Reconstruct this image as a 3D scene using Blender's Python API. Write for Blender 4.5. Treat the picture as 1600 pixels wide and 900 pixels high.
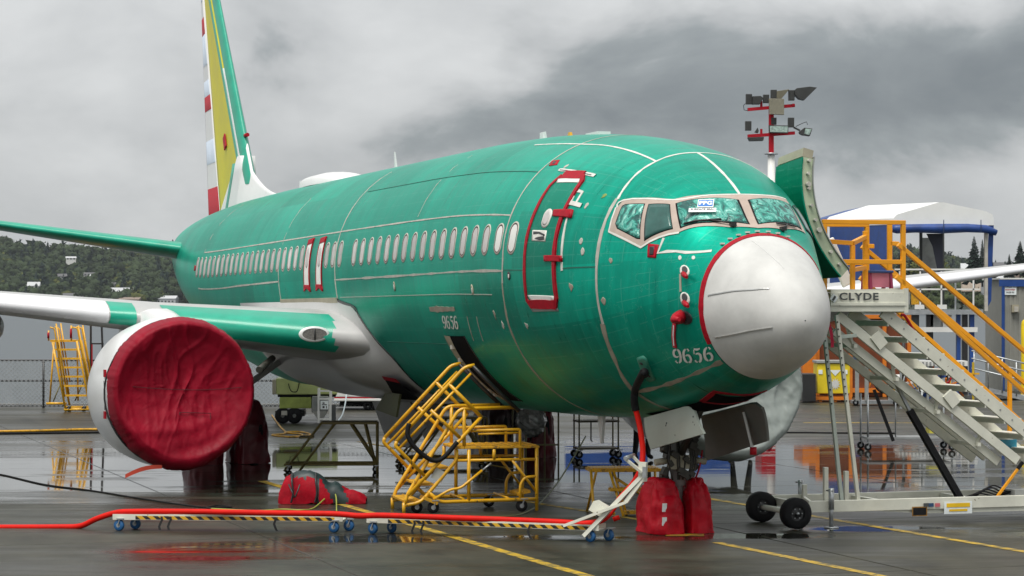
import bpy, bmesh, math, random
from mathutils import Vector, Matrix, noise
import numpy as np
random.seed(7)
R = math.radians
for o in list(bpy.data.objects): bpy.data.objects.remove(o)
SC = bpy.context.scene
COL = SC.collection

# ------------------------------------------------------------------ camera
CAMH, FPX, HOR = 3.0473, 3818.75, 472.2
cam = bpy.data.cameras.new('camera')
cam.sensor_width = 36; cam.lens = FPX * 36 / 1600
cam.shift_y = (HOR - 450) / 1600
cam.clip_start = .5; cam.clip_end = 12000
camo = bpy.data.objects.new('camera', cam); COL.objects.link(camo)
camo.location = (0, 0, CAMH); camo.rotation_euler = (R(90), 0, 0)
SC.camera = camo
SC.render.resolution_x, SC.render.resolution_y = 1024, 576

# ------------------------------------------------------------------ sky (overcast) and sun
SUN_AZ, SUN_EL = 206, 64        # compass-like: degrees clockwise from +Y, behind the camera to its left
w = bpy.data.worlds.new('World'); SC.world = w; w.use_nodes = True
nt = w.node_tree; N = nt.nodes; L = nt.links; N.clear()
def nd(t, **k):
    n = N.new(t)
    for a, b in k.items(): setattr(n, a, b)
    return n
out = nd('ShaderNodeOutputWorld')
tc = nd('ShaderNodeTexCoord')
sky = nd('ShaderNodeTexSky', sky_type='NISHITA', sun_disc=False, sun_elevation=R(SUN_EL), sun_rotation=R(SUN_AZ))
bg1 = nd('ShaderNodeBackground'); bg1.inputs[1].default_value = .05
L.new(sky.outputs[0], bg1.inputs[0])
sep = nd('ShaderNodeSeparateXYZ'); L.new(tc.outputs['Generated'], sep.inputs[0])
# cloud deck: flattened noise (soft masses plus wisps) and one heavier rain cloud ahead on the right
mp = nd('ShaderNodeMapping'); mp.inputs['Scale'].default_value = (1, 1, 1.9); mp.inputs['Location'].default_value = (3.3, .4, .1)
L.new(tc.outputs['Generated'], mp.inputs[0])
n1 = nd('ShaderNodeTexNoise'); n1.inputs['Scale'].default_value = 9.5; n1.inputs['Detail'].default_value = 9; n1.inputs['Roughness'].default_value = .55; n1.inputs['Distortion'].default_value = .25
n2 = nd('ShaderNodeTexNoise'); n2.inputs['Scale'].default_value = 3.4; n2.inputs['Detail'].default_value = 4
L.new(mp.outputs[0], n1.inputs[0]); L.new(mp.outputs[0], n2.inputs[0])
def wm(op, a_, b_, clamp=False):
    x_ = nd('ShaderNodeMath', operation=op, use_clamp=clamp)
    for i_, q_ in enumerate((a_, b_)):
        if isinstance(q_, (int, float)): x_.inputs[i_].default_value = q_
        else: L.new(q_, x_.inputs[i_])
    return x_.outputs[0]
cl = wm('ADD', wm('MULTIPLY', n1.outputs[0], .38), wm('ADD', wm('MULTIPLY', n2.outputs[0], .30), .205))
az = wm('ARCTAN2', sep.outputs[0], sep.outputs[1])
ea = wm('DIVIDE', wm('SUBTRACT', az, .125), .15); ee = wm('DIVIDE', wm('SUBTRACT', sep.outputs[2], .092), .037)
dd_ = wm('SQRT', wm('ADD', wm('MULTIPLY', ea, ea), wm('MULTIPLY', ee, ee)), 0)
dk = wm('SUBTRACT', 1.25, wm('ADD', dd_, wm('MULTIPLY', wm('SUBTRACT', n1.outputs[0], .5), 2.6)), True)
cl = wm('SUBTRACT', cl, wm('MULTIPLY', dk, .15))
# low murk over the far shore
mk = wm('SUBTRACT', 1., wm('DIVIDE', wm('ABSOLUTE', wm('SUBTRACT', sep.outputs[2], .012), 0), .042), True)
cl = wm('SUBTRACT', cl, wm('MULTIPLY', mk, .035))
rp = nd('ShaderNodeValToRGB')
e = rp.color_ramp.elements
e[0].position = .27; e[0].color = (.19, .215, .235, 1)
e[1].position = .60; e[1].color = (.72, .735, .74, 1)
x = e.new(.43); x.color = (.345, .375, .39, 1)
x = e.new(.50); x.color = (.535, .552, .562, 1)
L.new(cl, rp.inputs[0])
# overcast luminance grows towards the zenith (CIE overcast sky)
gz = nd('ShaderNodeMath', operation='MAXIMUM'); gz.inputs[1].default_value = 0
L.new(sep.outputs[2], gz.inputs[0])
gm = nd('ShaderNodeMath', operation='MULTIPLY_ADD'); gm.inputs[1].default_value = .9; gm.inputs[2].default_value = .93
L.new(gz.outputs[0], gm.inputs[0])
bg2 = nd('ShaderNodeBackground'); L.new(rp.outputs[0], bg2.inputs[0]); L.new(gm.outputs[0], bg2.inputs[1])
ad = nd('ShaderNodeMixShader'); ad.inputs[0].default_value = .94; L.new(bg1.outputs[0], ad.inputs[1]); L.new(bg2.outputs[0], ad.inputs[2])
L.new(ad.outputs[0], out.inputs[0])
sl = bpy.data.lights.new('sun', 'SUN'); sl.energy = 3.2; sl.angle = R(30); sl.color = (1, .96, .9)
so = bpy.data.objects.new('sun', sl); COL.objects.link(so)
a, el = R(SUN_AZ), R(SUN_EL)
dirv = Vector((math.sin(a) * math.cos(el), math.cos(a) * math.cos(el), math.sin(el)))
so.rotation_euler = (-dirv).to_track_quat('-Z', 'Y').to_euler(); so.location = (-20, -20, 40)
vs = SC.view_settings
vs.view_transform = 'Standard'; vs.look = 'None'; vs.exposure = 0; vs.gamma = 1; vs.use_curve_mapping = False
SC.render.engine = 'CYCLES'

# ------------------------------------------------------------------ helpers: materials
MATS = {}
def M(name, col, rough=.5, metal=0., var=.18, scale=2.5, bump=0., bscale=30., coat=0., spec=.5, stretch=(1, 1, 1), alpha=1., trans=0., chips=0.):
    if name in MATS: return MATS[name]
    m = bpy.data.materials.new(name); m.use_nodes = True; MATS[name] = m
    n = m.node_tree.nodes; l = m.node_tree.links
    b = n['Principled BSDF']
    b.inputs['Metallic'].default_value = metal; b.inputs['Coat Weight'].default_value = coat
    b.inputs['Coat Roughness'].default_value = .12
    b.inputs['Specular IOR Level'].default_value = spec
    b.inputs['Alpha'].default_value = alpha; b.inputs['Transmission Weight'].default_value = trans
    g = n.new('ShaderNodeNewGeometry'); mp = n.new('ShaderNodeMapping'); mp.inputs['Scale'].default_value = stretch
    l.new(g.outputs['Position'], mp.inputs[0])
    t = n.new('ShaderNodeTexNoise'); t.inputs['Scale'].default_value = scale; t.inputs['Detail'].default_value = 6; t.inputs['Roughness'].default_value = .6
    l.new(mp.outputs[0], t.inputs[0])
    r = n.new('ShaderNodeValToRGB'); r.color_ramp.elements[0].position = .3; r.color_ramp.elements[1].position = .72
    c0 = [max(0, c * (1 - var)) for c in col[:3]]; c1 = [min(1, c * (1 + var)) for c in col[:3]]
    r.color_ramp.elements[0].color = (*c0, 1); r.color_ramp.elements[1].color = (*c1, 1)
    l.new(t.outputs[0], r.inputs[0]); l.new(r.outputs[0], b.inputs['Base Color'])
    if chips:       # chipped and grimy paint
        tc_ = n.new('ShaderNodeTexNoise'); tc_.inputs['Scale'].default_value = 11; tc_.inputs['Detail'].default_value = 9; tc_.inputs['Roughness'].default_value = .7; l.new(mp.outputs[0], tc_.inputs[0])
        rc = n.new('ShaderNodeValToRGB'); rc.color_ramp.elements[0].position = .70 - chips * .2; rc.color_ramp.elements[1].position = .74 - chips * .2; l.new(tc_.outputs[0], rc.inputs[0])
        mc = n.new('ShaderNodeMix'); mc.data_type = 'RGBA'; l.new(rc.outputs[0], mc.inputs[0]); l.new(r.outputs[0], mc.inputs[6]); mc.inputs[7].default_value = (.10 + col[0] * .12, .06 + col[1] * .12, .03 + col[2] * .1, 1); l.new(mc.outputs[2], b.inputs['Base Color'])
    mr = n.new('ShaderNodeMapRange'); mr.inputs[3].default_value = max(.02, rough - .1); mr.inputs[4].default_value = min(1, rough + .1)
    l.new(t.outputs[0], mr.inputs[0]); l.new(mr.outputs[0], b.inputs['Roughness'])
    if bump:
        t2 = n.new('ShaderNodeTexNoise'); t2.inputs['Scale'].default_value = bscale; t2.inputs['Detail'].default_value = 4
        l.new(mp.outputs[0], t2.inputs[0])
        bp = n.new('ShaderNodeBump'); bp.inputs['Strength'].default_value = bump; bp.inputs['Distance'].default_value = .02
        l.new(t2.outputs[0], bp.inputs['Height']); l.new(bp.outputs[0], b.inputs['Normal'])
    return m
YEL = M('safety_yellow_paint', (.70, .37, .010), .38, var=.2, scale=5, coat=.15, chips=.5)
YELD = M('worn_yellow_paint', (.60, .31, .012), .5, var=.3, scale=9, chips=.7)
ORY = M('orange_yellow_rail_paint', (.78, .32, .006), .4, var=.12, chips=.15)
WHT = M('white_paint', (.72, .72, .69), .35, var=.08, coat=.1, chips=.15)
CREAM = M('off_white_chassis_paint', (.64, .64, .55), .4, var=.12, scale=3, chips=.25)
GRYP = M('grey_paint', (.28, .29, .28), .5, var=.15)
DGRY = M('dark_grey_paint', (.06, .065, .065), .5, var=.2)
BLK = M('black_rubber', (.010, .010, .011), .7, var=.25, scale=14, spec=.2)
BLKP = M('black_plastic', (.02, .02, .021), .4, var=.2)
STEEL = M('galvanised_steel', (.42, .44, .45), .42, metal=.7, var=.2, scale=6)
DSTEEL = M('dark_oily_steel', (.045, .042, .034), .5, metal=.2, var=.4, scale=12)
BLUEP = M('blue_paint', (.012, .06, .25), .4, var=.15)
REDP = M('red_paint', (.38, .005, .016), .5, var=.15, spec=.25)
REDT = M('red_tape', (.34, .003, .014), .55, var=.25, scale=14, spec=.2)
ORHOSE = M('orange_red_hose', (.58, .010, .005), .5, var=.12, scale=7, spec=.12)
REDCLOTH = M('red_vinyl_cloth', (.24, .001, .014), .55, var=.22, scale=2.2, bump=.25, bscale=22, spec=.18)
REDBAG = M('bright_red_vinyl', (.40, .002, .012), .5, var=.22, scale=4, bump=.3, bscale=26, spec=.2)
RIMW = M('caster_blue_rubber', (.015, .10, .26), .5)

# ------------------------------------------------------------------ helpers: meshes and objects
class MB:
    def __init__(s): s.v = []; s.f = []; s.m = []; s.sm = []
    def add(s, vs, fs, mi=0, smooth=False):
        o = len(s.v); s.v += [tuple(p) for p in vs]
        for f in fs: s.f.append([i + o for i in f]); s.m.append(mi); s.sm.append(smooth)
        return s
    def box(s, c, d, rot=None, mi=0, taper=None):
        hx, hy, hz = d[0] / 2, d[1] / 2, d[2] / 2
        P = [Vector((x * hx, y * hy, z * hz)) for z in (-1, 1) for y in (-1, 1) for x in (-1, 1)]
        if taper: P = [Vector((p.x * (taper[0] if p.z > 0 else 1), p.y * (taper[1] if p.z > 0 else 1), p.z)) for p in P]
        if rot is not None: P = [rot @ p for p in P]
        c = Vector(c)
        return s.add([p + c for p in P], [(0, 2, 3, 1), (4, 5, 7, 6), (0, 1, 5, 4), (2, 6, 7, 3), (0, 4, 6, 2), (1, 3, 7, 5)], mi)
    def bar(s, a, b, w, h=None, up=(0, 0, 1), mi=0):
        a, b = Vector(a), Vector(b); h = h or w; d = b - a; ln = d.length
        if ln < 1e-6: return s
        x = d / ln; up = Vector(up)
        if abs(x.dot(up)) > .98: up = Vector((1, 0, 0)) if abs(x.x) < .9 else Vector((0, 1, 0))
        y = up.cross(x).normalized(); z = x.cross(y)
        rot = Matrix((x, y, z)).transposed()
        return s.box((a + b) / 2, (ln, w, h), rot, mi)
    def tube(s, pts, r, n=8, mi=0, caps=True, closed=False):
        pts = [Vector(p) for p in pts]; k = len(pts)
        rs = r if isinstance(r, (list, tuple)) else [r] * k
        V = []; prev = None
        for i in range(k):
            if closed: d = pts[(i + 1) % k] - pts[i - 1]
            else: d = pts[min(i + 1, k - 1)] - pts[max(i - 1, 0)]
            d.normalize()
            if prev is None:
                u = Vector((0, 0, 1)) if abs(d.z) < .9 else Vector((1, 0, 0))
                u = (u - d * u.dot(d)).normalized()
            else:
                u = prev - d * prev.dot(d)
                u = u.normalized() if u.length > 1e-6 else d.orthogonal().normalized()
            prev = u; w_ = d.cross(u)
            for j in range(n):
                t = 2 * math.pi * j / n
                V.append(pts[i] + (u * math.cos(t) + w_ * math.sin(t)) * rs[i])
        F = []
        for i in range(k if closed else k - 1):
            i2 = (i + 1) % k
            for j in range(n):
                F.append((i * n + j, i * n + (j + 1) % n, i2 * n + (j + 1) % n, i2 * n + j))
        s.add(V, F, mi, True)
        if caps and not closed:
            o = len(s.v) - len(V)
            s.f.append([o + j for j in range(n)][::-1]); s.m.append(mi); s.sm.append(False)
            s.f.append([o + (k - 1) * n + j for j in range(n)]); s.m.append(mi); s.sm.append(False)
        return s
    def cyl(s, a, b, r, n=16, mi=0, r2=None): return s.tube([a, b], [r, r if r2 is None else r2], n, mi)
    def lathe(s, prof, o=(0, 0, 0), ax=(0, 0, 1), n=24, mi=0, smooth=True):
        ax = Vector(ax).normalized(); u = ax.orthogonal().normalized(); w_ = ax.cross(u); o = Vector(o)
        V = []
        for (z, r) in prof:
            for j in range(n):
                t = 2 * math.pi * j / n
                V.append(o + ax * z + (u * math.cos(t) + w_ * math.sin(t)) * r)
        F = [(i * n + j, i * n + (j + 1) % n, (i + 1) * n + (j + 1) % n, (i + 1) * n + j) for i in range(len(prof) - 1) for j in range(n)]
        return s.add(V, F, mi, smooth)
    def grid(s, P, mi=0, smooth=True, wrap=False):
        r, c = len(P), len(P[0]); V = [p for row in P for p in row]
        F = [(i * c + j, i * c + (j + 1) % c, (i + 1) * c + (j + 1) % c, (i + 1) * c + j) for i in range(r - 1) for j in range(c if wrap else c - 1)]
        return s.add(V, F, mi, smooth)
    def prism(s, poly, d, mi=0):
        d = Vector(d); n = len(poly); A = [Vector(p) for p in poly]
        return s.add(A + [p + d for p in A], [tuple(range(n))[::-1], tuple(range(n, 2 * n))] + [(i, (i + 1) % n, n + (i + 1) % n, n + i) for i in range(n)], mi)
    def build(s, name, mats, parent=None, fix=True, bevel=0):
        me = bpy.data.meshes.new(name); me.from_pydata([tuple(p) for p in s.v], [], s.f)
        for m in ([] if mats is None else mats if isinstance(mats, (list, tuple)) else [mats]): me.materials.append(m)
        me.polygons.foreach_set('material_index', s.m); me.polygons.foreach_set('use_smooth', s.sm)
        if fix:
            bm = bmesh.new(); bm.from_mesh(me); bmesh.ops.recalc_face_normals(bm, faces=bm.faces); bm.to_mesh(me); bm.free()
        o = bpy.data.objects.new(name, me); COL.objects.link(o)
        if parent: o.parent = parent
        if bevel:
            md = o.modifiers.new('bevel', 'BEVEL'); md.width = bevel; md.segments = 2; md.limit_method = 'ANGLE'; md.angle_limit = R(40)
        return o
def tag(o, label=None, cat=None, group=None, kind=None):
    if label: o['label'] = label
    if cat: o['category'] = cat
    if group: o['group'] = group
    if kind: o['kind'] = kind
    return o
def thing(name, label, cat, loc=(0, 0, 0), rz=0, group=None):
    o = bpy.data.objects.new(name, None); COL.objects.link(o); o.empty_display_size = .3
    o.location = loc; o.rotation_euler = (0, 0, rz)
    return tag(o, label, cat, group)
def copy_obj(src, parent=None, loc=None, rz=None):
    c = src.copy(); COL.objects.link(c)
    if parent is not None: c.parent = parent
    if loc is not None: c.location = loc
    if rz is not None: c.rotation_euler = (0, 0, rz)
    return c
def copy_tree(root, loc=None, rz=None, label=None, parent=None):
    c = copy_obj(root, parent, loc, rz)
    if label: c['label'] = label
    for ch in root.children: copy_tree(ch, parent=c)
    return c
def arc_path(pts, r=.1, n=5):
    """polyline with rounded corners"""
    pts = [Vector(p) for p in pts]; o = [pts[0]]
    for i in range(1, len(pts) - 1):
        a, b, c = pts[i - 1], pts[i], pts[i + 1]
        rr = min(r, (a - b).length * .45, (c - b).length * .45)
        p, q = b + (a - b).normalized() * rr, b + (c - b).normalized() * rr
        for k in range(n + 1):
            t = k / n; o.append(p * (1 - t) ** 2 + b * 2 * t * (1 - t) + q * t * t)
    o.append(pts[-1]); return o
def spline(pts, n=8):
    pts = [Vector(p) for p in pts]; o = []
    P = [pts[0]] + pts + [pts[-1]]
    for i in range(1, len(P) - 2):
        for k in range(n):
            t = k / n; a, b, c, d = P[i - 1:i + 3]
            o.append(.5 * ((2 * b) + (c - a) * t + (2 * a - 5 * b + 4 * c - d) * t * t + (3 * b - a - 3 * c + d) * t ** 3))
    o.append(pts[-1]); return o
def at(u, v, Y):
    """the point of the place that stands Y metres away in the direction of photo pixel (u, v)"""
    return Vector(((u - 800) * Y / FPX, Y, CAMH + (HOR - v) * Y / FPX))
def G(u, v, z=0.):
    Y = FPX * (CAMH - z) / (v - HOR); return Vector(((u - 800) * Y / FPX, Y, z))
def text_mesh(body, size, bold=0., spacing=1.):
    c = bpy.data.curves.new('t', 'FONT'); c.body = body; c.size = size; c.offset = bold; c.space_character = spacing; c.resolution_u = 3
    o = bpy.data.objects.new('t', c); COL.objects.link(o)
    dg = bpy.context.evaluated_depsgraph_get(); me = o.evaluated_get(dg).to_mesh()
    V = [tuple(v.co) for v in me.vertices]; F = [tuple(p.vertices) for p in me.polygons]
    bpy.data.objects.remove(o); bpy.data.curves.remove(c)
    return V, F
def flat_text(body, size, org, xd, yd, name, m, parent, bold=0., center=True, spacing=1., squeeze=1.):
    V, F = text_mesh(body, size, bold, spacing)
    w_ = max(v[0] for v in V); cx = w_ / 2 if center else 0
    org, xd, yd = Vector(org), Vector(xd), Vector(yd)
    b = MB(); b.add([org + xd * (v[0] - cx) * squeeze + yd * v[1] for v in V], F)
    return b.build(name, m, parent, fix=False)
YAW = .3191
AFT = Vector((-math.sin(YAW), math.cos(YAW), 0)); STB = Vector((-math.cos(YAW), -math.sin(YAW), 0))
NOSE = Vector((3.4496, 28.6968, 0))
def PW(s, y, z=0.): return NOSE + AFT * s + STB * y + Vector((0, 0, z))
# ------------------------------------------------------------------ apron, markings, lake
def ground_material():
    m = bpy.data.materials.new('wet_concrete'); m.use_nodes = True
    n = m.node_tree.nodes; l = m.node_tree.links; b = n['Principled BSDF']
    g = n.new('ShaderNodeNewGeometry')
    def noise_(scale, detail=6, rough=.55, st=(1, 1, 1)):
        mp = n.new('ShaderNodeMapping'); mp.inputs['Scale'].default_value = st; l.new(g.outputs['Position'], mp.inputs[0])
        t = n.new('ShaderNodeTexNoise'); t.inputs['Scale'].default_value = scale; t.inputs['Detail'].default_value = detail; t.inputs['Roughness'].default_value = rough
        l.new(mp.outputs[0], t.inputs[0]); return t.outputs[0]
    def mth(op, a, b_, c=None, clamp=False):
        x = n.new('ShaderNodeMath'); x.operation = op; x.use_clamp = clamp
        for i, q in enumerate((a, b_, c)):
            if q is None: continue
            if isinstance(q, (int, float)): x.inputs[i].default_value = q
            else: l.new(q, x.inputs[i])
        return x.outputs[0]
    def ramp(x, p0, p1, c0=(0, 0, 0, 1), c1=(1, 1, 1, 1)):
        r = n.new('ShaderNodeValToRGB'); r.color_ramp.elements[0].position = p0; r.color_ramp.elements[1].position = p1
        r.color_ramp.elements[0].color = c0; r.color_ramp.elements[1].color = c1; l.new(x, r.inputs[0]); return r.outputs[0]
    sp = n.new('ShaderNodeSeparateXYZ'); l.new(g.outputs['Position'], sp.inputs[0])
    # the apron falls to a shallow trough that runs across it some 38-56 m out: water stands there
    d1 = mth('SUBTRACT', sp.outputs[1], 45.5); d1 = mth('ABSOLUTE', d1, 0); d1 = mth('DIVIDE', d1, 8.6)
    d1 = mth('MULTIPLY', d1, d1); trough = mth('SUBTRACT', .185, mth('MULTIPLY', d1, .16)); trough = mth('MAXIMUM', trough, -.07)
    big = noise_(.13, 3, .5, (1, 1.1, 1)); med = noise_(.42, 7, .62, (.5, 1.9, 1)); stk = noise_(1.1, 5, .6, (.3, 2.3, 1)); fin = noise_(3.2, 5, .6)
    wet = mth('ADD', mth('MULTIPLY', big, .30), mth('MULTIPLY', med, .45)); wet = mth('ADD', mth('ADD', wet, mth('MULTIPLY', stk, .25)), trough)
    # three shallow hollows near the camera that hold puddles
    for (px, py, rx, ry, k) in ((-3.55, 29.9, 1.6, 1.35, .21), (-1.9, 31.5, 1.3, .75, .22), (.3, 31.7, 1.2, .42, .22), (3.2, 31.9, 1.0, .45, .23), (4.9, 32.9, 1.4, .65, .24), (7.4, 32.5, 1.6, .9, .24), (1.9, 31.6, .8, .5, .2)):
        ex = mth('DIVIDE', mth('SUBTRACT', sp.outputs[0], px), rx); ey = mth('DIVIDE', mth('SUBTRACT', sp.outputs[1], py), ry)
        dd = mth('ADD', mth('MULTIPLY', ex, ex), mth('MULTIPLY', ey, ey))
        wet = mth('ADD', wet, mth('MULTIPLY', mth('SUBTRACT', 1.25, dd, clamp=True), k))
    puddle = ramp(wet, .59, .63)
    damp = ramp(wet, .38, .58)
    # colour
    stain = noise_(.9, 7, .65); c1 = ramp(stain, .3, .75, (.022, .021, .015, 1), (.070, .067, .047, 1))
    mixd = n.new('ShaderNodeMix'); mixd.data_type = 'RGBA'; mixd.blend_type = 'MULTIPLY'
    l.new(damp, mixd.inputs[0]); l.new(c1, mixd.inputs[6]); mixd.inputs[7].default_value = (.62, .63, .63, 1)
    grain = ramp(fin, .25, .8, (.8, .8, .8, 1), (1.1, 1.1, 1.08, 1))
    mg = n.new('ShaderNodeMix'); mg.data_type = 'RGBA'; mg.blend_type = 'MULTIPLY'; mg.inputs[0].default_value = 1
    l.new(mixd.outputs[2], mg.inputs[6]); l.new(grain, mg.inputs[7])
    # old stains and tyre marks along the taxi direction
    rot_ = n.new('ShaderNodeMapping'); rot_.inputs['Rotation'].default_value = (0, 0, -YAW); l.new(g.outputs['Position'], rot_.inputs[0])
    st_ = n.new('ShaderNodeMapping'); st_.inputs['Scale'].default_value = (2.2, .06, 1); l.new(rot_.outputs[0], st_.inputs[0])
    tm = n.new('ShaderNodeTexNoise'); tm.inputs['Scale'].default_value = 1.; tm.inputs['Detail'].default_value = 5; l.new(st_.outputs[0], tm.inputs[0])
    tmr = ramp(tm.outputs[0], .30, .42, (.62, .62, .62, 1), (1, 1, 1, 1))
    mt_ = n.new('ShaderNodeMix'); mt_.data_type = 'RGBA'; mt_.blend_type = 'MULTIPLY'; mt_.inputs[0].default_value = .7; l.new(mg.outputs[2], mt_.inputs[6]); l.new(tmr, mt_.inputs[7])
    oil = noise_(.75, 9, .72); oilr = ramp(oil, .60, .68, (1, 1, 1, 1), (.42, .41, .38, 1))
    mo_ = n.new('ShaderNodeMix'); mo_.data_type = 'RGBA'; mo_.blend_type = 'MULTIPLY'; mo_.inputs[0].default_value = .8; l.new(mt_.outputs[2], mo_.inputs[6]); l.new(oilr, mo_.inputs[7])
    pale = noise_(1.7, 10, .78); paler = ramp(pale, .62, .74); mp_ = n.new('ShaderNodeMix'); mp_.data_type = 'RGBA'; l.new(mth('MULTIPLY', paler, .35), mp_.inputs[0]); l.new(mo_.outputs[2], mp_.inputs[6]); mp_.inputs[7].default_value = (.17, .165, .14, 1)
    l.new(mp_.outputs[2], b.inputs['Base Color'])
    # roughness: standing water is a mirror, damp concrete has a satin film
    rr = n.new('ShaderNodeMapRange'); l.new(damp, rr.inputs[0]); rr.inputs[3].default_value = .50; rr.inputs[4].default_value = .17
    r2 = n.new('ShaderNodeMix'); r2.data_type = 'FLOAT'; l.new(puddle, r2.inputs[0]); l.new(rr.outputs[0], r2.inputs[2]); r2.inputs[3].default_value = .035
    l.new(r2.outputs[0], b.inputs['Roughness'])
    s2 = n.new('ShaderNodeMix'); s2.data_type = 'FLOAT'; l.new(puddle, s2.inputs[0]); s2.inputs[2].default_value = .22; s2.inputs[3].default_value = .5
    l.new(s2.outputs[0], b.inputs['Specular IOR Level'])
    # relief: grain on the concrete, faint ripples on the water
    rip = noise_(1.6, 2, .5, (.35, 1, 1)); fine2 = noise_(38, 3, .6)
    hgt = n.new('ShaderNodeMix'); hgt.data_type = 'FLOAT'; l.new(puddle, hgt.inputs[0])
    l.new(mth('MULTIPLY', fine2, .10), hgt.inputs[2]); l.new(mth('MULTIPLY', rip, .05), hgt.inputs[3])
    bp = n.new('ShaderNodeBump'); bp.inputs['Strength'].default_value = .35; bp.inputs['Distance'].default_value = .05
    l.new(hgt.outputs[0], bp.inputs['Height']); l.new(bp.outputs[0], b.inputs['Normal'])
    return m
WET = ground_material()
JOINT = M('dark_joint_sealant', (.035, .035, .03), .5)
b = MB(); S_ = 7000
EDL, EDR, EDX = 73., 92., 1.   # the shore is nearer on the left than on the right
b.add([(-S_, -40, -.35), (S_, -40, -.35), (S_, EDR, -.35), (EDX, EDR, -.35), (EDX, EDL, -.35), (-S_, EDL, -.35)], [(0, 1, 2, 3, 4, 5)])
tag(b.build('ground', M('dark_gravel_base', (.06, .06, .055), .9, bump=.5), fix=False), kind='structure')
apron = bpy.data.objects.new('apron', None); COL.objects.link(apron); apron.location = NOSE; apron.rotation_euler = (0, 0, YAW); tag(apron, kind='structure')
SLAB = 6.1; GAP = .022
b = MB(); h = SLAB / 2 - GAP / 2; e_ = .008
b.add([(-h, -h, -.25), (h, -h, -.25), (h, h, -.25), (-h, h, -.25), (-h, -h, -e_), (h, -h, -e_), (h, h, -e_), (-h, h, -e_), (-h + e_, -h + e_, 0), (h - e_, -h + e_, 0), (h - e_, h - e_, 0), (-h + e_, h - e_, 0)],
      [(8, 9, 10, 11), (4, 5, 9, 8), (5, 6, 10, 9), (6, 7, 11, 10), (7, 4, 8, 11), (0, 1, 5, 4), (1, 2, 6, 5), (2, 3, 7, 6), (3, 0, 4, 7)])
slab0 = b.build('concrete_slab', WET, apron, fix=False)
first = True
rot = Matrix.Rotation(YAW, 3, 'Z')
slab_spots = []
for i in range(-9, 10):
    for j in range(-3, 12):
        p = Vector(((i + .62) * SLAB, (j + .3) * SLAB, 0)); wp = rot @ p + NOSE
        if wp.y > 66 or abs(wp.x) > wp.y * .28 + 9 or wp.y < 12: continue
        slab_spots.append(p)
for p in slab_spots:
    o = slab0 if first else copy_obj(slab0, apron); first = False
    o.location = p
b = MB()
b.box((0, 38, -.0155), (420, 60, .006)); seal = b.build('joint_sealant', JOINT, fix=False); seal.parent = apron; seal.matrix_parent_inverse = (Matrix.Translation(NOSE) @ Matrix.Rotation(YAW, 4, 'Z')).inverted()
# concrete beyond the slabs that are told apart
b = MB()
for sx in (-1, 1):
    b.add([(sx * 29, 8, -.0045), (sx * 240, 8, -.0045), (sx * 240, 62, -.0045), (sx * 29, 62, -.0045)], [(0, 1, 2, 3) if sx > 0 else (3, 2, 1, 0)])
b.add([(-240, 62, -.0045), (240, 62, -.0045), (240, EDR, -.0045), (EDX, EDR, -.0045), (EDX, EDL, -.0045), (-240, EDL, -.0045)], [(0, 1, 2, 3, 4, 5)])
far_c = b.build('far_concrete', WET, fix=False); far_c.parent = apron; far_c.matrix_parent_inverse = (Matrix.Translation(NOSE) @ Matrix.Rotation(YAW, 4, 'Z')).inverted()
# painted lines (worn)
PAINT = bpy.data.materials.new('worn_line_paint'); PAINT.use_nodes = True
n = PAINT.node_tree.nodes; l = PAINT.node_tree.links; bs = n['Principled BSDF']
g = n.new('ShaderNodeNewGeometry'); t = n.new('ShaderNodeTexNoise'); t.inputs['Scale'].default_value = 5; t.inputs['Detail'].default_value = 9; t.inputs['Roughness'].default_value = .75
l.new(g.outputs[0], t.inputs[0]); r_ = n.new('ShaderNodeValToRGB'); r_.color_ramp.elements[0].position = .42; r_.color_ramp.elements[1].position = .55
r_.color_ramp.elements[0].color = (.10, .09, .05, 1); r_.color_ramp.elements[1].color = (.52, .33, .02, 1)
l.new(t.outputs[0], r_.inputs[0]); l.new(r_.outputs[0], bs.inputs['Base Color']); bs.inputs['Roughness'].default_value = .5; bs.inputs['Specular IOR Level'].default_value = .3
def line(name, pts, w_):
    b = MB(); V = []
    for i, p in enumerate(pts):
        d = (pts[min(i + 1, len(pts) - 1)] - pts[max(i - 1, 0)]).normalized(); nrm = Vector((-d.y, d.x, 0))
        V += [p + nrm * w_ / 2 + Vector((0, 0, .004)), p - nrm * w_ / 2 + Vector((0, 0, .004))]
    b.add(V, [(2 * i + 1, 2 * i + 3, 2 * i + 2, 2 * i) for i in range(len(pts) - 1)])
    return tag(b.build(name, PAINT, apron_marks, fix=False))
apron_marks = bpy.data.objects.new('apron_marking', None); COL.objects.link(apron_marks); tag(apron_marks, kind='structure')
def ext(a, b_, k0, k1): return [a + (b_ - a) * k0, a, b_, a + (b_ - a) * k1]
line('yellow_line', ext(G(540, 790), G(900, 895), -.55, 2.2), .15)
line('yellow_line', ext(G(1130, 850), G(1360, 897), -.05, 4), .14)
line('yellow_line', ext(G(1100, 778), G(1600, 862), -.1, 2.4), .14)
line('yellow_line', ext(G(860, 790), G(960, 806), -.8, 2.), .13)
line('yellow_line', ext(G(560, 690), G(740, 722), 0, 1.3), .13)
line('yellow_line', [G(1040, 836), G(1100, 836.3)], .3)
line('yellow_line', [G(1255, 660.5), G(1480, 661)], .2)
line('yellow_line', [G(-200, 677), G(150, 676)], .1)
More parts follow.
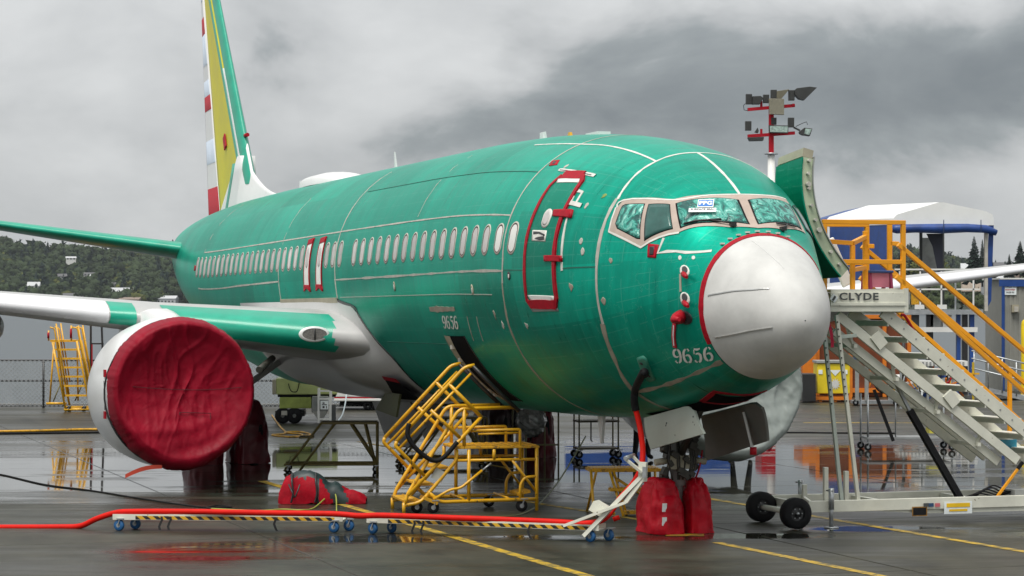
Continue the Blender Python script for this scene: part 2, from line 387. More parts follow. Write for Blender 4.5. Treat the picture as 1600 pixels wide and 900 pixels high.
# lake
WATER = bpy.data.materials.new('lake_water'); WATER.use_nodes = True
n = WATER.node_tree.nodes; l = WATER.node_tree.links; bs = n['Principled BSDF']
bs.inputs['Base Color'].default_value = (.045, .058, .066, 1); bs.inputs['Roughness'].default_value = .35; bs.inputs['Specular IOR Level'].default_value = .22
g = n.new('ShaderNodeNewGeometry'); mp = n.new('ShaderNodeMapping'); mp.inputs['Scale'].default_value = (.25, .08, 1); l.new(g.outputs[0], mp.inputs[0])
t = n.new('ShaderNodeTexNoise'); t.inputs['Scale'].default_value = 1.2; t.inputs['Detail'].default_value = 8; l.new(mp.outputs[0], t.inputs[0])
bp = n.new('ShaderNodeBump'); bp.inputs['Strength'].default_value = .6; bp.inputs['Distance'].default_value = .3; l.new(t.outputs[0], bp.inputs['Height']); l.new(bp.outputs[0], bs.inputs['Normal'])
b = MB(); b.add([(-5000, EDL, -1.2), (5000, EDL, -1.2), (5000, 6500, -1.2), (-5000, 6500, -1.2)], [(0, 1, 2, 3)])
tag(b.build('lake_water', WATER, fix=False), kind='structure')
b = MB(); b.box((-100 + EDX / 2, EDL + .15, -.8), (200 + EDX, .3, 1.62)); b.box((EDX + .15, (EDL + EDR) / 2 + .3, -.8), (.3, EDR - EDL, 1.62)); b.box((100 + EDX, EDR + .15, -.8), (200, .3, 1.62))
tag(b.build('sea_wall', M('sea_wall_concrete', (.2, .2, .19), .8)), 'low concrete sea wall at the lake edge of the apron', 'wall')
# ------------------------------------------------------------------ the airliner
SECT=[ # s, top, bot, hw, zc
(0,2.83,2.83,0.0,2.83),
(.04,3.00,2.68,.165,2.84),
(.15,3.21,2.52,.325,2.86),
(.40,3.46,2.345,.515,2.90),
(.80,3.71,2.19,.70,2.95),
(1.22,3.90,2.09,.85,3.0),
(1.42,3.99,2.02,.94,3.04),
(1.85,4.34,1.90,1.10,3.12),
(2.4,4.66,1.77,1.30,3.24),
(3.14,4.96,1.66,1.53,3.38),
(4.0,5.17,1.57,1.72,3.52),
(5.2,5.36,1.49,1.86,3.62),
(6.5,5.48,1.45,1.92,3.67),
(8.5,5.58,1.43,1.93,3.70),
(11,5.62,1.43,1.93,3.70),
(24,5.62,1.43,1.93,3.70),
(26.5,5.60,1.62,1.92,3.72),
(28.5,5.58,1.95,1.86,3.80),
(31,5.52,2.50,1.66,3.95),
(34,5.40,3.20,1.25,4.25),
(37,5.18,3.95,.72,4.58),
(39.0,4.95,4.55,.2,4.75)]
Q=[math.sqrt(r[0]) for r in SECT]
def _tang(k):
    v=[r[k] for r in SECT]; n=len(v); m=[0]*n
    d=[(v[i+1]-v[i])/(Q[i+1]-Q[i]) for i in range(n-1)]
    m[0]=d[0]; m[-1]=d[-1]
    for i in range(1,n-1):
        if d[i-1]*d[i]<=0: m[i]=0
        else:
            h0,h1=Q[i]-Q[i-1],Q[i+1]-Q[i]; w1=2*h1+h0; w2=h1+2*h0
            m[i]=(w1+w2)/(w1/d[i-1]+w2/d[i])
    return v,m
TAB=[_tang(k) for k in (1,2,3,4)]
def sec(s):
    q=math.sqrt(max(0,min(39,s)))
    i=0
    while i<len(Q)-2 and Q[i+1]<q: i+=1
    h=Q[i+1]-Q[i]; x=(q-Q[i])/h
    a=2*x**3-3*x*x+1; b=x**3-2*x*x+x; c=-2*x**3+3*x*x; e=x**3-x*x
    return [a*v[i]+b*h*m[i]+c*v[i+1]+e*h*m[i+1] for v,m in TAB]
def nexp(s):
    return 2.0+.42*max(0,1-abs(s-2.2)/1.3)**.8 if s<2.2 else 2.0+.42*max(0,1-(s-2.2)/3.2)**1.2
def hull(s,t):
    top,bot,hw,zc=sec(s); t=math.radians(t); c,sn=math.cos(t),math.sin(t)
    if sn>=0:
        e=2/nexp(s)
        return (s,hw*math.copysign(abs(c)**e,c),zc+(top-zc)*abs(sn)**e)
    return (s,hw*c,zc+(zc-bot)*sn)
PLANE = thing('airplane', 'unpainted green twin-engine airliner with white radome parked nose right', 'airplane')
PLANE.location = NOSE; PLANE.rotation_euler = (0, .0053, R(90) + YAW)
PIT = math.tan(.0053)
def hv(s, t, off=0.):
    p = Vector(hull(s, t))
    if off:
        ds = .02 if s > .05 else s * .4
        a = Vector(hull(s + ds, t)) - Vector(hull(s - ds, t)); b_ = Vector(hull(s, t + .4)) - Vector(hull(s, t - .4))
        nn = b_.cross(a)
        if nn.length < 1e-9: nn = Vector((-1, 0, 0))
        nn.normalize()
        if nn.dot(p - Vector((s + .2, 0, sec(s)[3]))) < 0: nn = -nn
        p = p + nn * off
    return p
# green protective film over aluminium
def film(name, col, rough, var):
    m = bpy.data.materials.new(name); m.use_nodes = True; n = m.node_tree.nodes; l = m.node_tree.links; b = n['Principled BSDF']
    tcn = n.new('ShaderNodeTexCoord')
    def nz(scale, st, det=6, ro=.6):
        mp = n.new('ShaderNodeMapping'); mp.inputs['Scale'].default_value = st; l.new(tcn.outputs['Object'], mp.inputs[0])
        t = n.new('ShaderNodeTexNoise'); t.inputs['Scale'].default_value = scale; t.inputs['Detail'].default_value = det; t.inputs['Roughness'].default_value = ro
        l.new(mp.outputs[0], t.inputs[0]); return t.outputs[0]
    a = nz(.7, (1, 1, 1)); c = nz(2.2, (3.5, .5, .5), 8, .7); d = nz(9, (.5, 2, 2), 8, .75)
    mr = n.new('ShaderNodeMath'); mr.operation = 'MULTIPLY_ADD'; mr.inputs[1].default_value = .5; l.new(a, mr.inputs[0])
    m3 = n.new('ShaderNodeMath'); m3.operation = 'MULTIPLY'; m3.inputs[1].default_value = .5; l.new(c, m3.inputs[0]); l.new(m3.outputs[0], mr.inputs[2])
    r = n.new('ShaderNodeValToRGB'); r.color_ramp.elements[0].position = .33; r.color_ramp.elements[1].position = .68
    r.color_ramp.elements[0].color = (*[c_ * (1 - var) for c_ in col], 1); r.color_ramp.elements[1].color = (*[min(1, c_ * (1 + var)) for c_ in col], 1)
    l.new(mr.outputs[0], r.inputs[0])
    # pale scuffs
    sc = n.new('ShaderNodeValToRGB'); sc.color_ramp.elements[0].position = .66; sc.color_ramp.elements[1].position = .80; l.new(d, sc.inputs[0])
    k = n.new('ShaderNodeMath'); k.operation = 'MULTIPLY'; k.inputs[1].default_value = .35; l.new(sc.outputs[0], k.inputs[0])
    mx = n.new('ShaderNodeMix'); mx.data_type = 'RGBA'; l.new(k.outputs[0], mx.inputs[0]); l.new(r.outputs[0], mx.inputs[6]); mx.inputs[7].default_value = (.10, .42, .32, 1)
    # olive primer stains low on the nose
    st = nz(.9, (1, 1, 1.3), 3); s2 = n.new('ShaderNodeValToRGB'); s2.color_ramp.elements[0].position = .55; s2.color_ramp.elements[1].position = .72; l.new(st, s2.inputs[0])
    sx = n.new('ShaderNodeSeparateXYZ'); l.new(tcn.outputs['Object'], sx.inputs[0])
    zr = n.new('ShaderNodeMapRange'); zr.inputs[1].default_value = 2.5; zr.inputs[2].default_value = 1.9; l.new(sx.outputs[2], zr.inputs[0])
    xr = n.new('ShaderNodeMapRange'); xr.inputs[1].default_value = 8.5; xr.inputs[2].default_value = 7.0; l.new(sx.outputs[0], xr.inputs[0])
    q = n.new('ShaderNodeMath'); q.operation = 'MULTIPLY'; l.new(s2.outputs[0], q.inputs[0]); l.new(zr.outputs[0], q.inputs[1])
    q2 = n.new('ShaderNodeMath'); q2.operation = 'MULTIPLY'; l.new(q.outputs[0], q2.inputs[0]); l.new(xr.outputs[0], q2.inputs[1])
    q3 = n.new('ShaderNodeMath'); q3.operation = 'MULTIPLY'; q3.inputs[1].default_value = .55; l.new(q2.outputs[0], q3.inputs[0])
    mo = n.new('ShaderNodeMix'); mo.data_type = 'RGBA'; l.new(q3.outputs[0], mo.inputs[0]); l.new(mx.outputs[2], mo.inputs[6]); mo.inputs[7].default_value = (.12, .20, .02, 1)
    def mt(op, a_, b_, clamp=False):
        x_ = n.new('ShaderNodeMath'); x_.operation = op; x_.use_clamp = clamp
        for i_, v_ in enumerate((a_, b_)):
            if isinstance(v_, (int, float)): x_.inputs[i_].default_value = v_
            else: l.new(v_, x_.inputs[i_])
        return x_.outputs[0]
    # skin panels differ a little in tone; frame and stringer rivet lines show faintly; the film carries fine scratches
    ang = mt('ARCTAN2', mt('SUBTRACT', sx.outputs[2], 3.68), sx.outputs[1])
    cx_ = n.new('ShaderNodeCombineXYZ'); l.new(mt('FLOOR', mt('DIVIDE', mt('ADD', sx.outputs[0], 1.62), 2.32), 0), cx_.inputs[0]); l.new(mt('FLOOR', mt('DIVIDE', mt('ADD', ang, .08), .43), 0), cx_.inputs[1])
    wn = n.new('ShaderNodeTexWhiteNoise'); wn.noise_dimensions = '2D'; l.new(cx_.outputs[0], wn.inputs[0])
    tone = mt('ADD', mt('MULTIPLY', wn.outputs[0], .30), .84)
    hs = n.new('ShaderNodeHueSaturation'); l.new(tone, hs.inputs['Value']); l.new(mo.outputs[2], hs.inputs['Color']); hs.inputs['Saturation'].default_value = 1.0
    fr = mt('ABSOLUTE', mt('SUBTRACT', mt('FRACT', mt('DIVIDE', sx.outputs[0], .508), 0), .5), 0); fl = mt('GREATER_THAN', fr, .486)
    sr = mt('ABSOLUTE', mt('SUBTRACT', mt('FRACT', mt('DIVIDE', ang, .107), 0), .5), 0); sl_ = mt('GREATER_THAN', sr, .468)
    brk = nz(3.5, (1, 1, 1), 3); bk = mt('GREATER_THAN', brk, .47)
    lines = mt('MULTIPLY', mt('MAXIMUM', fl, sl_), mt('MULTIPLY', bk, .16))
    s1 = nz(1.5, (1, 1, 1), 5, .5); s3 = nz(2.7, (1.6, .8, .8), 6, .6)
    scr = mt('MAXIMUM', mt('LESS_THAN', mt('ABSOLUTE', mt('SUBTRACT', s1, .52), 0), .0016), mt('LESS_THAN', mt('ABSOLUTE', mt('SUBTRACT', s3, .48), 0), .0013))
    fine = mt('MAXIMUM', lines, mt('MULTIPLY', scr, .20))
    ml = n.new('ShaderNodeMix'); ml.data_type = 'RGBA'; l.new(fine, ml.inputs[0]); l.new(hs.outputs[0], ml.inputs[6]); ml.inputs[7].default_value = (.22, .50, .40, 1)
    l.new(ml.outputs[2], b.inputs['Base Color'])
    rr = n.new('ShaderNodeMapRange'); rr.inputs[3].default_value = rough - .12; rr.inputs[4].default_value = rough + .16; l.new(c, rr.inputs[0]); l.new(rr.outputs[0], b.inputs['Roughness'])
    b.inputs['Metallic'].default_value = .42; b.inputs['Specular IOR Level'].default_value = .22; b.inputs['Specular Tint'].default_value = (.45, 1, .85, 1); b.inputs['Coat Weight'].default_value = .04; b.inputs['Coat Roughness'].default_value = .25
    # slight oil-canning between the frames
    wv = nz(1.3, (1.6, .35, .35), 2, .4); bp = n.new('ShaderNodeBump'); bp.inputs['Strength'].default_value = .12; bp.inputs['Distance'].default_value = .05
    l.new(wv, bp.inputs['Height']); l.new(bp.outputs[0], b.inputs['Normal'])
    return m
GREEN = film('green_protective_film', (.001, .315, .215), .30, .32)
GREENG = M('glossy_green_film', (.002, .31, .20), .36, var=.15, coat=.15)
GREEND = M('dark_green_primer', (.01, .10, .07), .45, var=.2)
PWHT = M('aircraft_white', (.74, .74, .73), .3, var=.05, scale=1.2, coat=.2)
RADM = M('radome_coat', (.53, .53, .51), .50, var=.12, scale=2.6, coat=0, spec=.35, bump=.03, bscale=9)
PGRY = M('fairing_grey_white', (.60, .60, .585), .35, var=.08, scale=1.2, coat=.2)
SEAM = M('pale_sealant', (.44, .42, .37), .55, var=.2, scale=6)
SEAMD = M('brown_sealant', (.30, .27, .21), .6, var=.25, scale=6)
SEAMW = M('white_sealant', (.64, .63, .58), .5, var=.14, scale=9)
MASK = M('window_masking_film', (.58, .55, .53), .45, var=.1, scale=9)
MASKW = M('window_masking_white', (.72, .72, .68), .45, var=.05)
def vary(m, lo, hi):
    n = m.node_tree.nodes; l = m.node_tree.links; b = n['Principled BSDF']; src = b.inputs['Base Color'].links[0].from_socket
    oi = n.new('ShaderNodeObjectInfo'); mr = n.new('ShaderNodeMapRange'); mr.inputs[3].default_value = lo; mr.inputs[4].default_value = hi; l.new(oi.outputs['Random'], mr.inputs[0])
    hs = n.new('ShaderNodeHueSaturation'); l.new(mr.outputs[0], hs.inputs['Value']); l.new(src, hs.inputs['Color']); l.new(hs.outputs[0], b.inputs['Base Color'])
vary(MASK, .68, 1.05)
BEIGE = M('primer_beige', (.42, .335, .28), .5, var=.1, scale=8)
DARKIN = M('painted_interior_shade', (.008, .008, .009), .9, spec=.05)  # near-black colour stands in for the shade inside openings
ALU = M('bare_aluminium', (.55, .55, .53), .35, metal=.8, var=.12)
ZINC = M('pale_green_primer', (.40, .46, .32), .5, var=.15)
TAN = M('tan_primer', (.36, .33, .24), .55, var=.2)

# fuselage skin (aft of the radome joint) and radome
RIM = 1.15
def skin(s0, s1, ns, nt_, name, m, power=1.):
    b = MB(); P = []
    for i in range(ns + 1):
        s = s0 + (s1 - s0) * (i / ns) ** power
        P.append([hull(s, 360 * j / nt_) for j in range(nt_)])
    b.grid(P, wrap=True); return b, P
b, P = skin(RIM, 39, 150, 96, 'fuselage', GREEN, 1.5)
b.add([p for p in P[-1]], [tuple(range(96))])
fus = b.build('fuselage', GREEN, PLANE)
b, P = skin(0.0001, RIM - .012, 30, 72, 'radome', PWHT, 2.)
radome = b.build('radome', RADM, PLANE)
b = MB(); b.grid([[hv(s, 360 * j / 72, o_) for j in range(72)] for s, o_ in ((RIM - .014, -.02), (RIM + .002, -.02))], wrap=True); b.build('radome_joint', DARKIN, PLANE)

def resamp(pts, step):
    o = []
    for i in range(len(pts) - 1):
        (a, b_), (c, d) = pts[i], pts[i + 1]
        ln = (hv(a, b_) - hv(c, d)).length; k = max(1, int(ln / step))
        o += [(a + (c - a) * j / k, b_ + (d - b_) * j / k) for j in range(k)]
    return o + [pts[-1]]
def smooth_sp(pts, n=5):
    q = spline([(a, b_, 0) for a, b_ in pts], n); return [(p.x, p.y) for p in q]
def ribbon(name, pts, w_, m, off=.006, step=.12, parent=None, wig=0., closed=False, th=.004):
    if closed: pts = list(pts) + [pts[0]]
    q = resamp(pts, step); C = [hv(a, b_, off) for a, b_ in q]; Nn = [(hv(a, b_, off + .05) - c).normalized() for (a, b_), c in zip(q, C)]
    b = MB(); rows = []
    for i, c in enumerate(C):
        d = (C[min(i + 1, len(C) - 1)] - C[max(i - 1, 0)]).normalized(); sd = d.cross(Nn[i]).normalized()
        k = w_ * (1 + random.uniform(-wig, wig)) / 2; lo = Nn[i] * (-off - .003)
        rows.append([c + sd * k + lo, c + sd * k, c - sd * k, c - sd * k + lo])
    b.grid(rows, smooth=False)
    return b.build(name, m, parent or PLANE, fix=False)
def patch(name, poly, m, off=.006, parent=None, rings=4, closed_step=.06, round_=0):
    """star-shaped patch lying on the hull; poly in (station, girth angle)"""
    if round_:
        q = arc_path([(a, b_ / 30, 0) for a, b_ in poly + poly[:2]], round_, 4); q = q[1:]; poly = [(p.x, p.y * 30) for p in q[:-1]]
        # drop the duplicated start
        k = len(poly); st = k // (k) ; poly = poly[: k - 0]
    pl = resamp(list(poly) + [poly[0]], closed_step)[:-1]
    cx = sum(p[0] for p in pl) / len(pl); cy = sum(p[1] for p in pl) / len(pl)
    b = MB(); rows = [[hv(cx + (a - cx) * k, cy + (t - cy) * k, off) for a, t in pl] for k in [i / rings for i in range(1, rings + 1)]]
    rows.append([hv(a, t, -.004) for a, t in pl])
    b.grid(rows, wrap=True, smooth=True); ctr = len(b.v); b.v.append(tuple(hv(cx, cy, off))); k = len(pl)
    for j in range(k): b.f.append([ctr, (j + 1) % k, j]); b.m.append(0); b.sm.append(True)
    return b.build(name, m, parent or PLANE, fix=False)

# lap joints and frame seams
ribbon('seam', [(s, 20.4 - .12 * (s - 9)) for s in (5.65, 7, 9, 11, 14.8)], .024, SEAM, wig=.3, step=.3)
ribbon('seam', [(s, 19.6 - .2 * (s - 15)) for s in (14.8, 19, 23, 27)], .024, SEAM, wig=.3, step=.3)
ribbon('seam', [(5.65, -3.6), (8.5, -4.4), (11, -4.6), (14.95, -4.74)], .03, SEAM, wig=.5, step=.25)
ribbon('seam', [(19.3, -4.0), (23, -5.), (27.4, -7.2)], .03, SEAM, wig=.3, step=.3)
ribbon('seam', [(5.66, a) for a in (100, 80, 60, 40, 20, 0)] + [(5.72, -8)], .035, SEAM, wig=.3)
ribbon('seam', [(5.73, -8), (5.77, -15), (5.86, -24), (5.9, -40), (5.9, -60), (5.9, -88)], .05, SEAMD, wig=.6)
ribbon('seam', [(3.02, a) for a in (38, 20, 8, 0, -10, -20)], .05, SEAM, wig=.35)
ribbon('seam', [(3.03, -20), (3.12, -37), (3.26, -48), (3.36, -56), (3.4, -80)], .075, SEAMD, wig=.5)
ribbon('seam', smooth_sp([(3.0, 38), (3.05, 48), (3.11, 58), (3.17, 69), (3.24, 78), (3.32, 90), (3.34, 102), (3.3, 112), (3.2, 125)]), .036, SEAMW, wig=.3)
ribbon('seam', smooth_sp([(7.5, 65.5), (5.76, 66.5), (4.8, 68.3), (4.0, 69.1), (3.17, 69.2)]), .03, SEAMW, wig=.3)
ribbon('seam', [(3.3, 90.4), (2.6, 90.4), (1.95, 90.4)], .036, SEAMW, wig=.2)
ribbon('seam', [(19.27, a) for a in (48, 30, 20, 0, -13)], .03, SEAM, wig=.4, step=.25)
ribbon('seam', [(14.9, a) for a in (62, 40, 20, 0, -13)], .045, SEAM, wig=.4, step=.2)
ribbon('seam', [(10.2, a) for a in (62, 40, 22)], .02, SEAM, wig=.4, step=.25)
ribbon('seam', [(27.0, a) for a in (60, 40, 17)], .03, SEAM, wig=.4, step=.25)
ribbon('seam', [(3.78, .4), (3.03, 4.)], .012, GREEND)
ribbon('seam', [(5.6, -3.3), (4.9, -2.7)], .012, GREEND)
ribbon('seam', smooth_sp([(3.32, -58.3), (2.57, -55.7), (1.87, -52.3), (1.17, -47.8)]), .05, SEAMD, wig=.6)
ribbon('seam', [(1.95, 30.5), (1.96, 20.5), (1.58, 32.2), (1.29, 45.)], .035, SEAMW, wig=.2)
ribbon('seam', [(7.6, -21), (7.75, -31)], .016, SEAM); ribbon('seam', [(7.15, -21), (7.3, -31)], .016, SEAM)
ribbon('seam', [(9.4, -18.2), (8.1, -18.2)], .09, SEAMD, wig=.4)
ribbon('seam', [(s, -12.5) for s in (14.7, 12, 9, 6.2)], .01, SEAM)
ribbon('seam', [(s, 44) for s in (14.7, 12, 9, 5.7)], .008, GREEND)
ribbon('seam', [(s, -33.) for s in (12.6, 9.2)], .008, GREEND)
for s_, a_ in ((6.1, -24.5), (5.2, -24), (6.4, 14), (3.4, 13), (3.35, 9), (2.9, -9), (3.3, 37), (3.55, 30), (4.95, 49), (3.6, -6), (2.75, 8), (6.3, -20)):
    patch('sealant_dab', [(s_ + random.uniform(.02, .06) * math.cos(k), a_ + random.uniform(.8, 2.2) * math.sin(k)) for k in [i * .785 for i in range(8)]], random.choice([SEAMD, SEAM, M('olive_primer_dab', (.2, .3, .06), .5)]), off=.004)

# radome: red tape round the rim, lightning strips, edge bolts
ribbon('rim_tape', [(RIM + .02, a) for a in range(150, -36, -6)], .075, REDT, off=.008, step=.08, wig=.12)
ribbon('lightning_strip', smooth_sp([(1.07, 9.8), (.75, 18.5), (.46, 28.9), (.29, 42)]), .014, ALU, off=.01, step=.05, parent=radome)
ribbon('lightning_strip', smooth_sp([(1.03, -24.8), (.65, -21.9), (.37, -19.2), (.18, -18.2)]), .014, ALU, off=.01, step=.05, parent=radome)
ribbon('lightning_strip', smooth_sp([(1.05, 75), (.7, 76), (.4, 80)]), .006, PGRY, off=.004, step=.05, parent=radome)
for a_ in (112, 103, 95, 87, 79, 71, 63, 55):
    p = hv(RIM + .1, a_, .012); b = MB(); b.box(p, (.05, .045, .02)); b.build('latch_tab', SEAMW, PLANE)

# cockpit glazing
FRP = [(2.87, 20.8), (2.92, 33.5), (2.88, 38.6), (2.19, 54), (1.93, 90.5), (2.2, 124), (1.76, 136), (1.37, 90.4), (1.79, 40.6), (2.24, 19.3)]
def shrink(poly, k): 
    cx = sum(p[0] for p in poly) / len(poly); cy = sum(p[1] for p in poly) / len(poly)
    return [(cx + (a - cx) * k, cy + (t - cy) * k) for a, t in poly]
def loft_strip(name, A, B, m, off=.008, parent=None, n=10):
    """sheet between two hull curves A and B"""
    b = MB(); qa = resamp(A, .05); rows = []
    for i in range(n + 1):
        k = i / n; row = []
        for j in range(61):
            x = j / 60
            def pt(C):
                f_ = x * (len(C) - 1); i0 = min(int(f_), len(C) - 2); u = f_ - i0
                return (C[i0][0] + (C[i0 + 1][0] - C[i0][0]) * u, C[i0][1] + (C[i0 + 1][1] - C[i0][1]) * u)
            a, c = pt(A), pt(B); row.append(hv(a[0] + (c[0] - a[0]) * k, a[1] + (c[1] - a[1]) * k, off))
        rows.append(row)
    b.grid(rows); return b.build(name, m, parent or PLANE, fix=False)
ftop = [(2.91, 33.5), (2.88, 38.6), (2.19, 54), (1.98, 75), (1.94, 90.5), (2.0, 106), (2.2, 124)]
fbot = [(2.87, 20.8), (2.24, 19.0), (1.79, 40.2), (1.46, 72), (1.36, 90.4), (1.44, 110), (1.74, 138)]
frame = loft_strip('windshield_frame', ftop, fbot, BEIGE, .008)
ribbon('frame_sealant', smooth_sp(ftop, 4), .022, SEAMW, off=.011, parent=frame)
ribbon('frame_sealant', [(2.93, 33.5), (2.88, 20.6), (2.24, 18.7), (1.79, 39.6)], .026, SEAMW, off=.011, parent=frame)
GLASSF = bpy.data.materials.new('film_covered_glass'); GLASSF.use_nodes = True
n = GLASSF.node_tree.nodes; l = GLASSF.node_tree.links; bs = n['Principled BSDF']
tcn = n.new('ShaderNodeTexCoord'); t = n.new('ShaderNodeTexNoise'); t.inputs['Scale'].default_value = 4.5; t.inputs['Detail'].default_value = 8; t.inputs['Roughness'].default_value = .55; t.inputs['Distortion'].default_value = 2.2
l.new(tcn.outputs['Object'], t.inputs[0]); r_ = n.new('ShaderNodeValToRGB'); cr = r_.color_ramp
cr.elements[0].position = .40; cr.elements[0].color = (.012, .085, .075, 1); cr.elements[1].position = .66; cr.elements[1].color = (.34, .70, .60, 1)
x_ = cr.elements.new(.50); x_.color = (.02, .27, .21, 1); x_ = cr.elements.new(.53); x_.color = (.14, .50, .41, 1); x_ = cr.elements.new(.58); x_.color = (.02, .24, .19, 1)
l.new(t.outputs[0], r_.inputs[0]); l.new(r_.outputs[0], bs.inputs['Base Color']); bs.inputs['Roughness'].default_value = .16
bp = n.new('ShaderNodeBump'); bp.inputs['Strength'].default_value = .7; bp.inputs['Distance'].default_value = .05; l.new(t.outputs[0], bp.inputs['Height']); l.new(bp.outputs[0], bs.inputs['Normal'])
GLASSD = M('dark_glass', (.025, .10, .085), .12, var=.3, scale=4, spec=.6)
W3 = [(2.80, 25.6), (2.83, 35.2), (2.80, 36.6), (2.50, 41.9), (2.30, 23.0), (2.36, 22.4), (2.74, 23.6)]
W2 = [(2.43, 43), (2.16, 50.3), (1.90, 38.8), (2.21, 23.3)]
W1 = [(2.10, 54), (1.95, 70), (1.83, 87.6), (1.46, 86.3), (1.62, 62), (1.81, 43.2)]
W1P = [(1.83, 93.2), (1.96, 110), (2.11, 126), (1.71, 132), (1.58, 112), (1.46, 92.6)]
def cockpit_window(poly, m, lab=None):
    e_ = patch('cockpit_window', shrink(poly, 1.045), BLK, .010, frame, closed_step=.04)
    g_ = patch('pane', shrink(poly, .985), m, .013, e_, closed_step=.04); return e_
cockpit_window(W3, GLASSF); cockpit_window(W2, GLASSD); cockpit_window(W1, GLASSF); cockpit_window(W1P, GLASSF)
# mirrored side windows on the far side
cockpit_window([(a, 180 - t) for a, t in W2][::-1], GLASSD)
# wipers
def wiper(pts, piv):
    q = [hv(a, t, .03) for a, t in pts]; b = MB(); b.tube(q, .012, 6)
    m_ = q[len(q) // 2]; b.tube([m_, hv(*piv, .045)], .012, 6); b.box(hv(*piv, .03), (.07, .07, .05)); b.build('wiper', BLKP, PLANE)
wiper([(1.80, 46), (1.72, 54), (1.64, 62), (1.585, 70)], (1.47, 75)); wiper([(1.50, 106), (1.56, 116), (1.63, 125)], (1.42, 110))
# sticker on the windshield
def hull_text(body, s0, t0, size, m, parent=None, off=.02, bold=0., lean=0., name='lettering', squeeze=1., upk=None):
    V, F = text_mesh(body, size, bold); w_ = max(v[0] for v in V); b = MB()
    o = hv(s0, t0, off); e1 = (hv(s0 - .05, t0 + lean * 0, off) - o)
    nn = (hv(s0, t0, off + .1) - o).normalized(); up = (Vector((0, 0, 1)) - nn * nn.z).normalized(); rt = up.cross(nn)
    if upk: rt = (rt + up * upk).normalized(); up = nn.cross(rt)
    b.add([o + rt * (v[0] - w_ / 2) * squeeze + up * v[1] for v in V], F); return b.build(name, m, parent or PLANE, fix=False), o, rt, up, nn
LBLUE = M('label_blue', (.015, .16, .52), .4, var=.03); LWHT = M('label_white', (.8, .82, .82), .4, var=.03); LBLK = M('label_black', (.02, .02, .025), .5)
def hull_plate(s0, t0, w_, h_, m, off, name, parent=None):
    o = hv(s0, t0, off); nn = (hv(s0, t0, off + .1) - o).normalized(); up = (Vector((0, 0, 1)) - nn * nn.z).normalized(); rt = up.cross(nn)
    b = MB(); b.box(o, (w_, h_, .004), Matrix((rt, up, nn)).transposed()); return b.build(name, m, parent or PLANE, bevel=0)
so_ = hv(1.83, 65.5, .042); sn_ = (hv(1.83, 65.5, .14) - so_).normalized(); su_ = (Vector((0, 0, 1)) - sn_ * sn_.z).normalized(); sr_ = su_.cross(sn_)
def sticker(dx, dz, w_, h_, m, lift): b = MB(); b.box(so_ + sr_ * dx + su_ * dz + sn_ * lift, (w_, h_, .003), Matrix((sr_, su_, sn_)).transposed()); return b.build('window_sticker', m, PLANE)
def sticker_text(body, size, dx, dz, m, lift, bold, par): V, F = text_mesh(body, size, bold); w_ = max(v[0] for v in V); b = MB(); b.add([so_ + sr_ * (dx + v[0] - w_ / 2) + su_ * (dz + v[1]) + sn_ * lift for v in V], F); b.build('lettering', m, par, fix=False)
sticker(.02, .03, .20, .15, LWHT, 0); s1_ = sticker(.02, .03, .18, .115, LBLUE, .004); sticker_text('PPG', .095, .02, -.003, LWHT, .008, .004, s1_)
s2_ = sticker(-.01, -.10, .34, .075, LWHT, .002); sticker_text('SURFACE SEAL', .045, -.01, -.105, LBLK, .006, .001, s2_)

# cabin windows
def winshape(hw, hh, k=14):
    r = hw * .98; o = []
    for i in range(4 * k):
        t = 2 * math.pi * i / (4 * k); c, s = math.cos(t), math.sin(t)
        o.append((r * c, (hh - r) * (1 if s >= 0 else -1) + r * s))
    return o
def cabin_window(s0, t0=7.8, m=MASK, big=1.):
    L_ = 33.                     # degrees of girth per metre (about)
    def ring(hw, hh, off): return [hv(s0 + a, t0 + c * 29.8, off) for a, c in winshape(hw * big, hh * big, 5)]
    b = MB(); b.grid([ring(.152, .242, -.002), ring(.149, .239, .006), ring(.129, .217, .006)], wrap=True, mi=0); b.grid([ring(.129, .217, .006), ring(.126, .214, .0015), ring(.104, .192, .0015)], wrap=True, mi=1)
    f_ = b.build('cabin_window', [SEAM, M('gasket_recess_shade', (.10, .055, .05), .6)], PLANE, fix=False)  # dark ring: gasket, with the shade of the window recess painted in
    b = MB(); r0 = ring(.106, .195, .004); b.grid([r0, ring(.06, .11, .006)], wrap=True); k = len(r0); c_ = len(b.v); b.v.append(tuple(hv(s0, t0, .007)))
    for j in range(k): b.f.append([c_, k + j, k + (j + 1) % k]); b.m.append(0); b.sm.append(True)
    b.build('pane', m, f_, fix=False); return f_
for i in range(5): cabin_window(5.38 + .516 * i, (10.6, 9.8, 9.2, 8.8, 8.3)[i], MASKW if i < 2 else MASK, 1.06 if i == 0 else 1.)
w0 = cabin_window(8.5, 7.8)
for i in [5] + list(range(7, 17)) + [100 + k for k in (0, 1, 2)] + [200 + k for k in range(22)]:
    s = 5.38 + .516 * i if i < 100 else (14.6 + .478 * (i - 100) if i < 200 else 17.46 + .482 * (i - 200))
    if s > 24: cabin_window(s, 7.7 - .28 * max(0, s - 24.)); continue
    c = copy_obj(w0, PLANE); c.location = (s - 8.5, 0, 0); p = copy_obj(w0.children[0], c)
w0.location = (8.476 - 8.5, 0, 0)
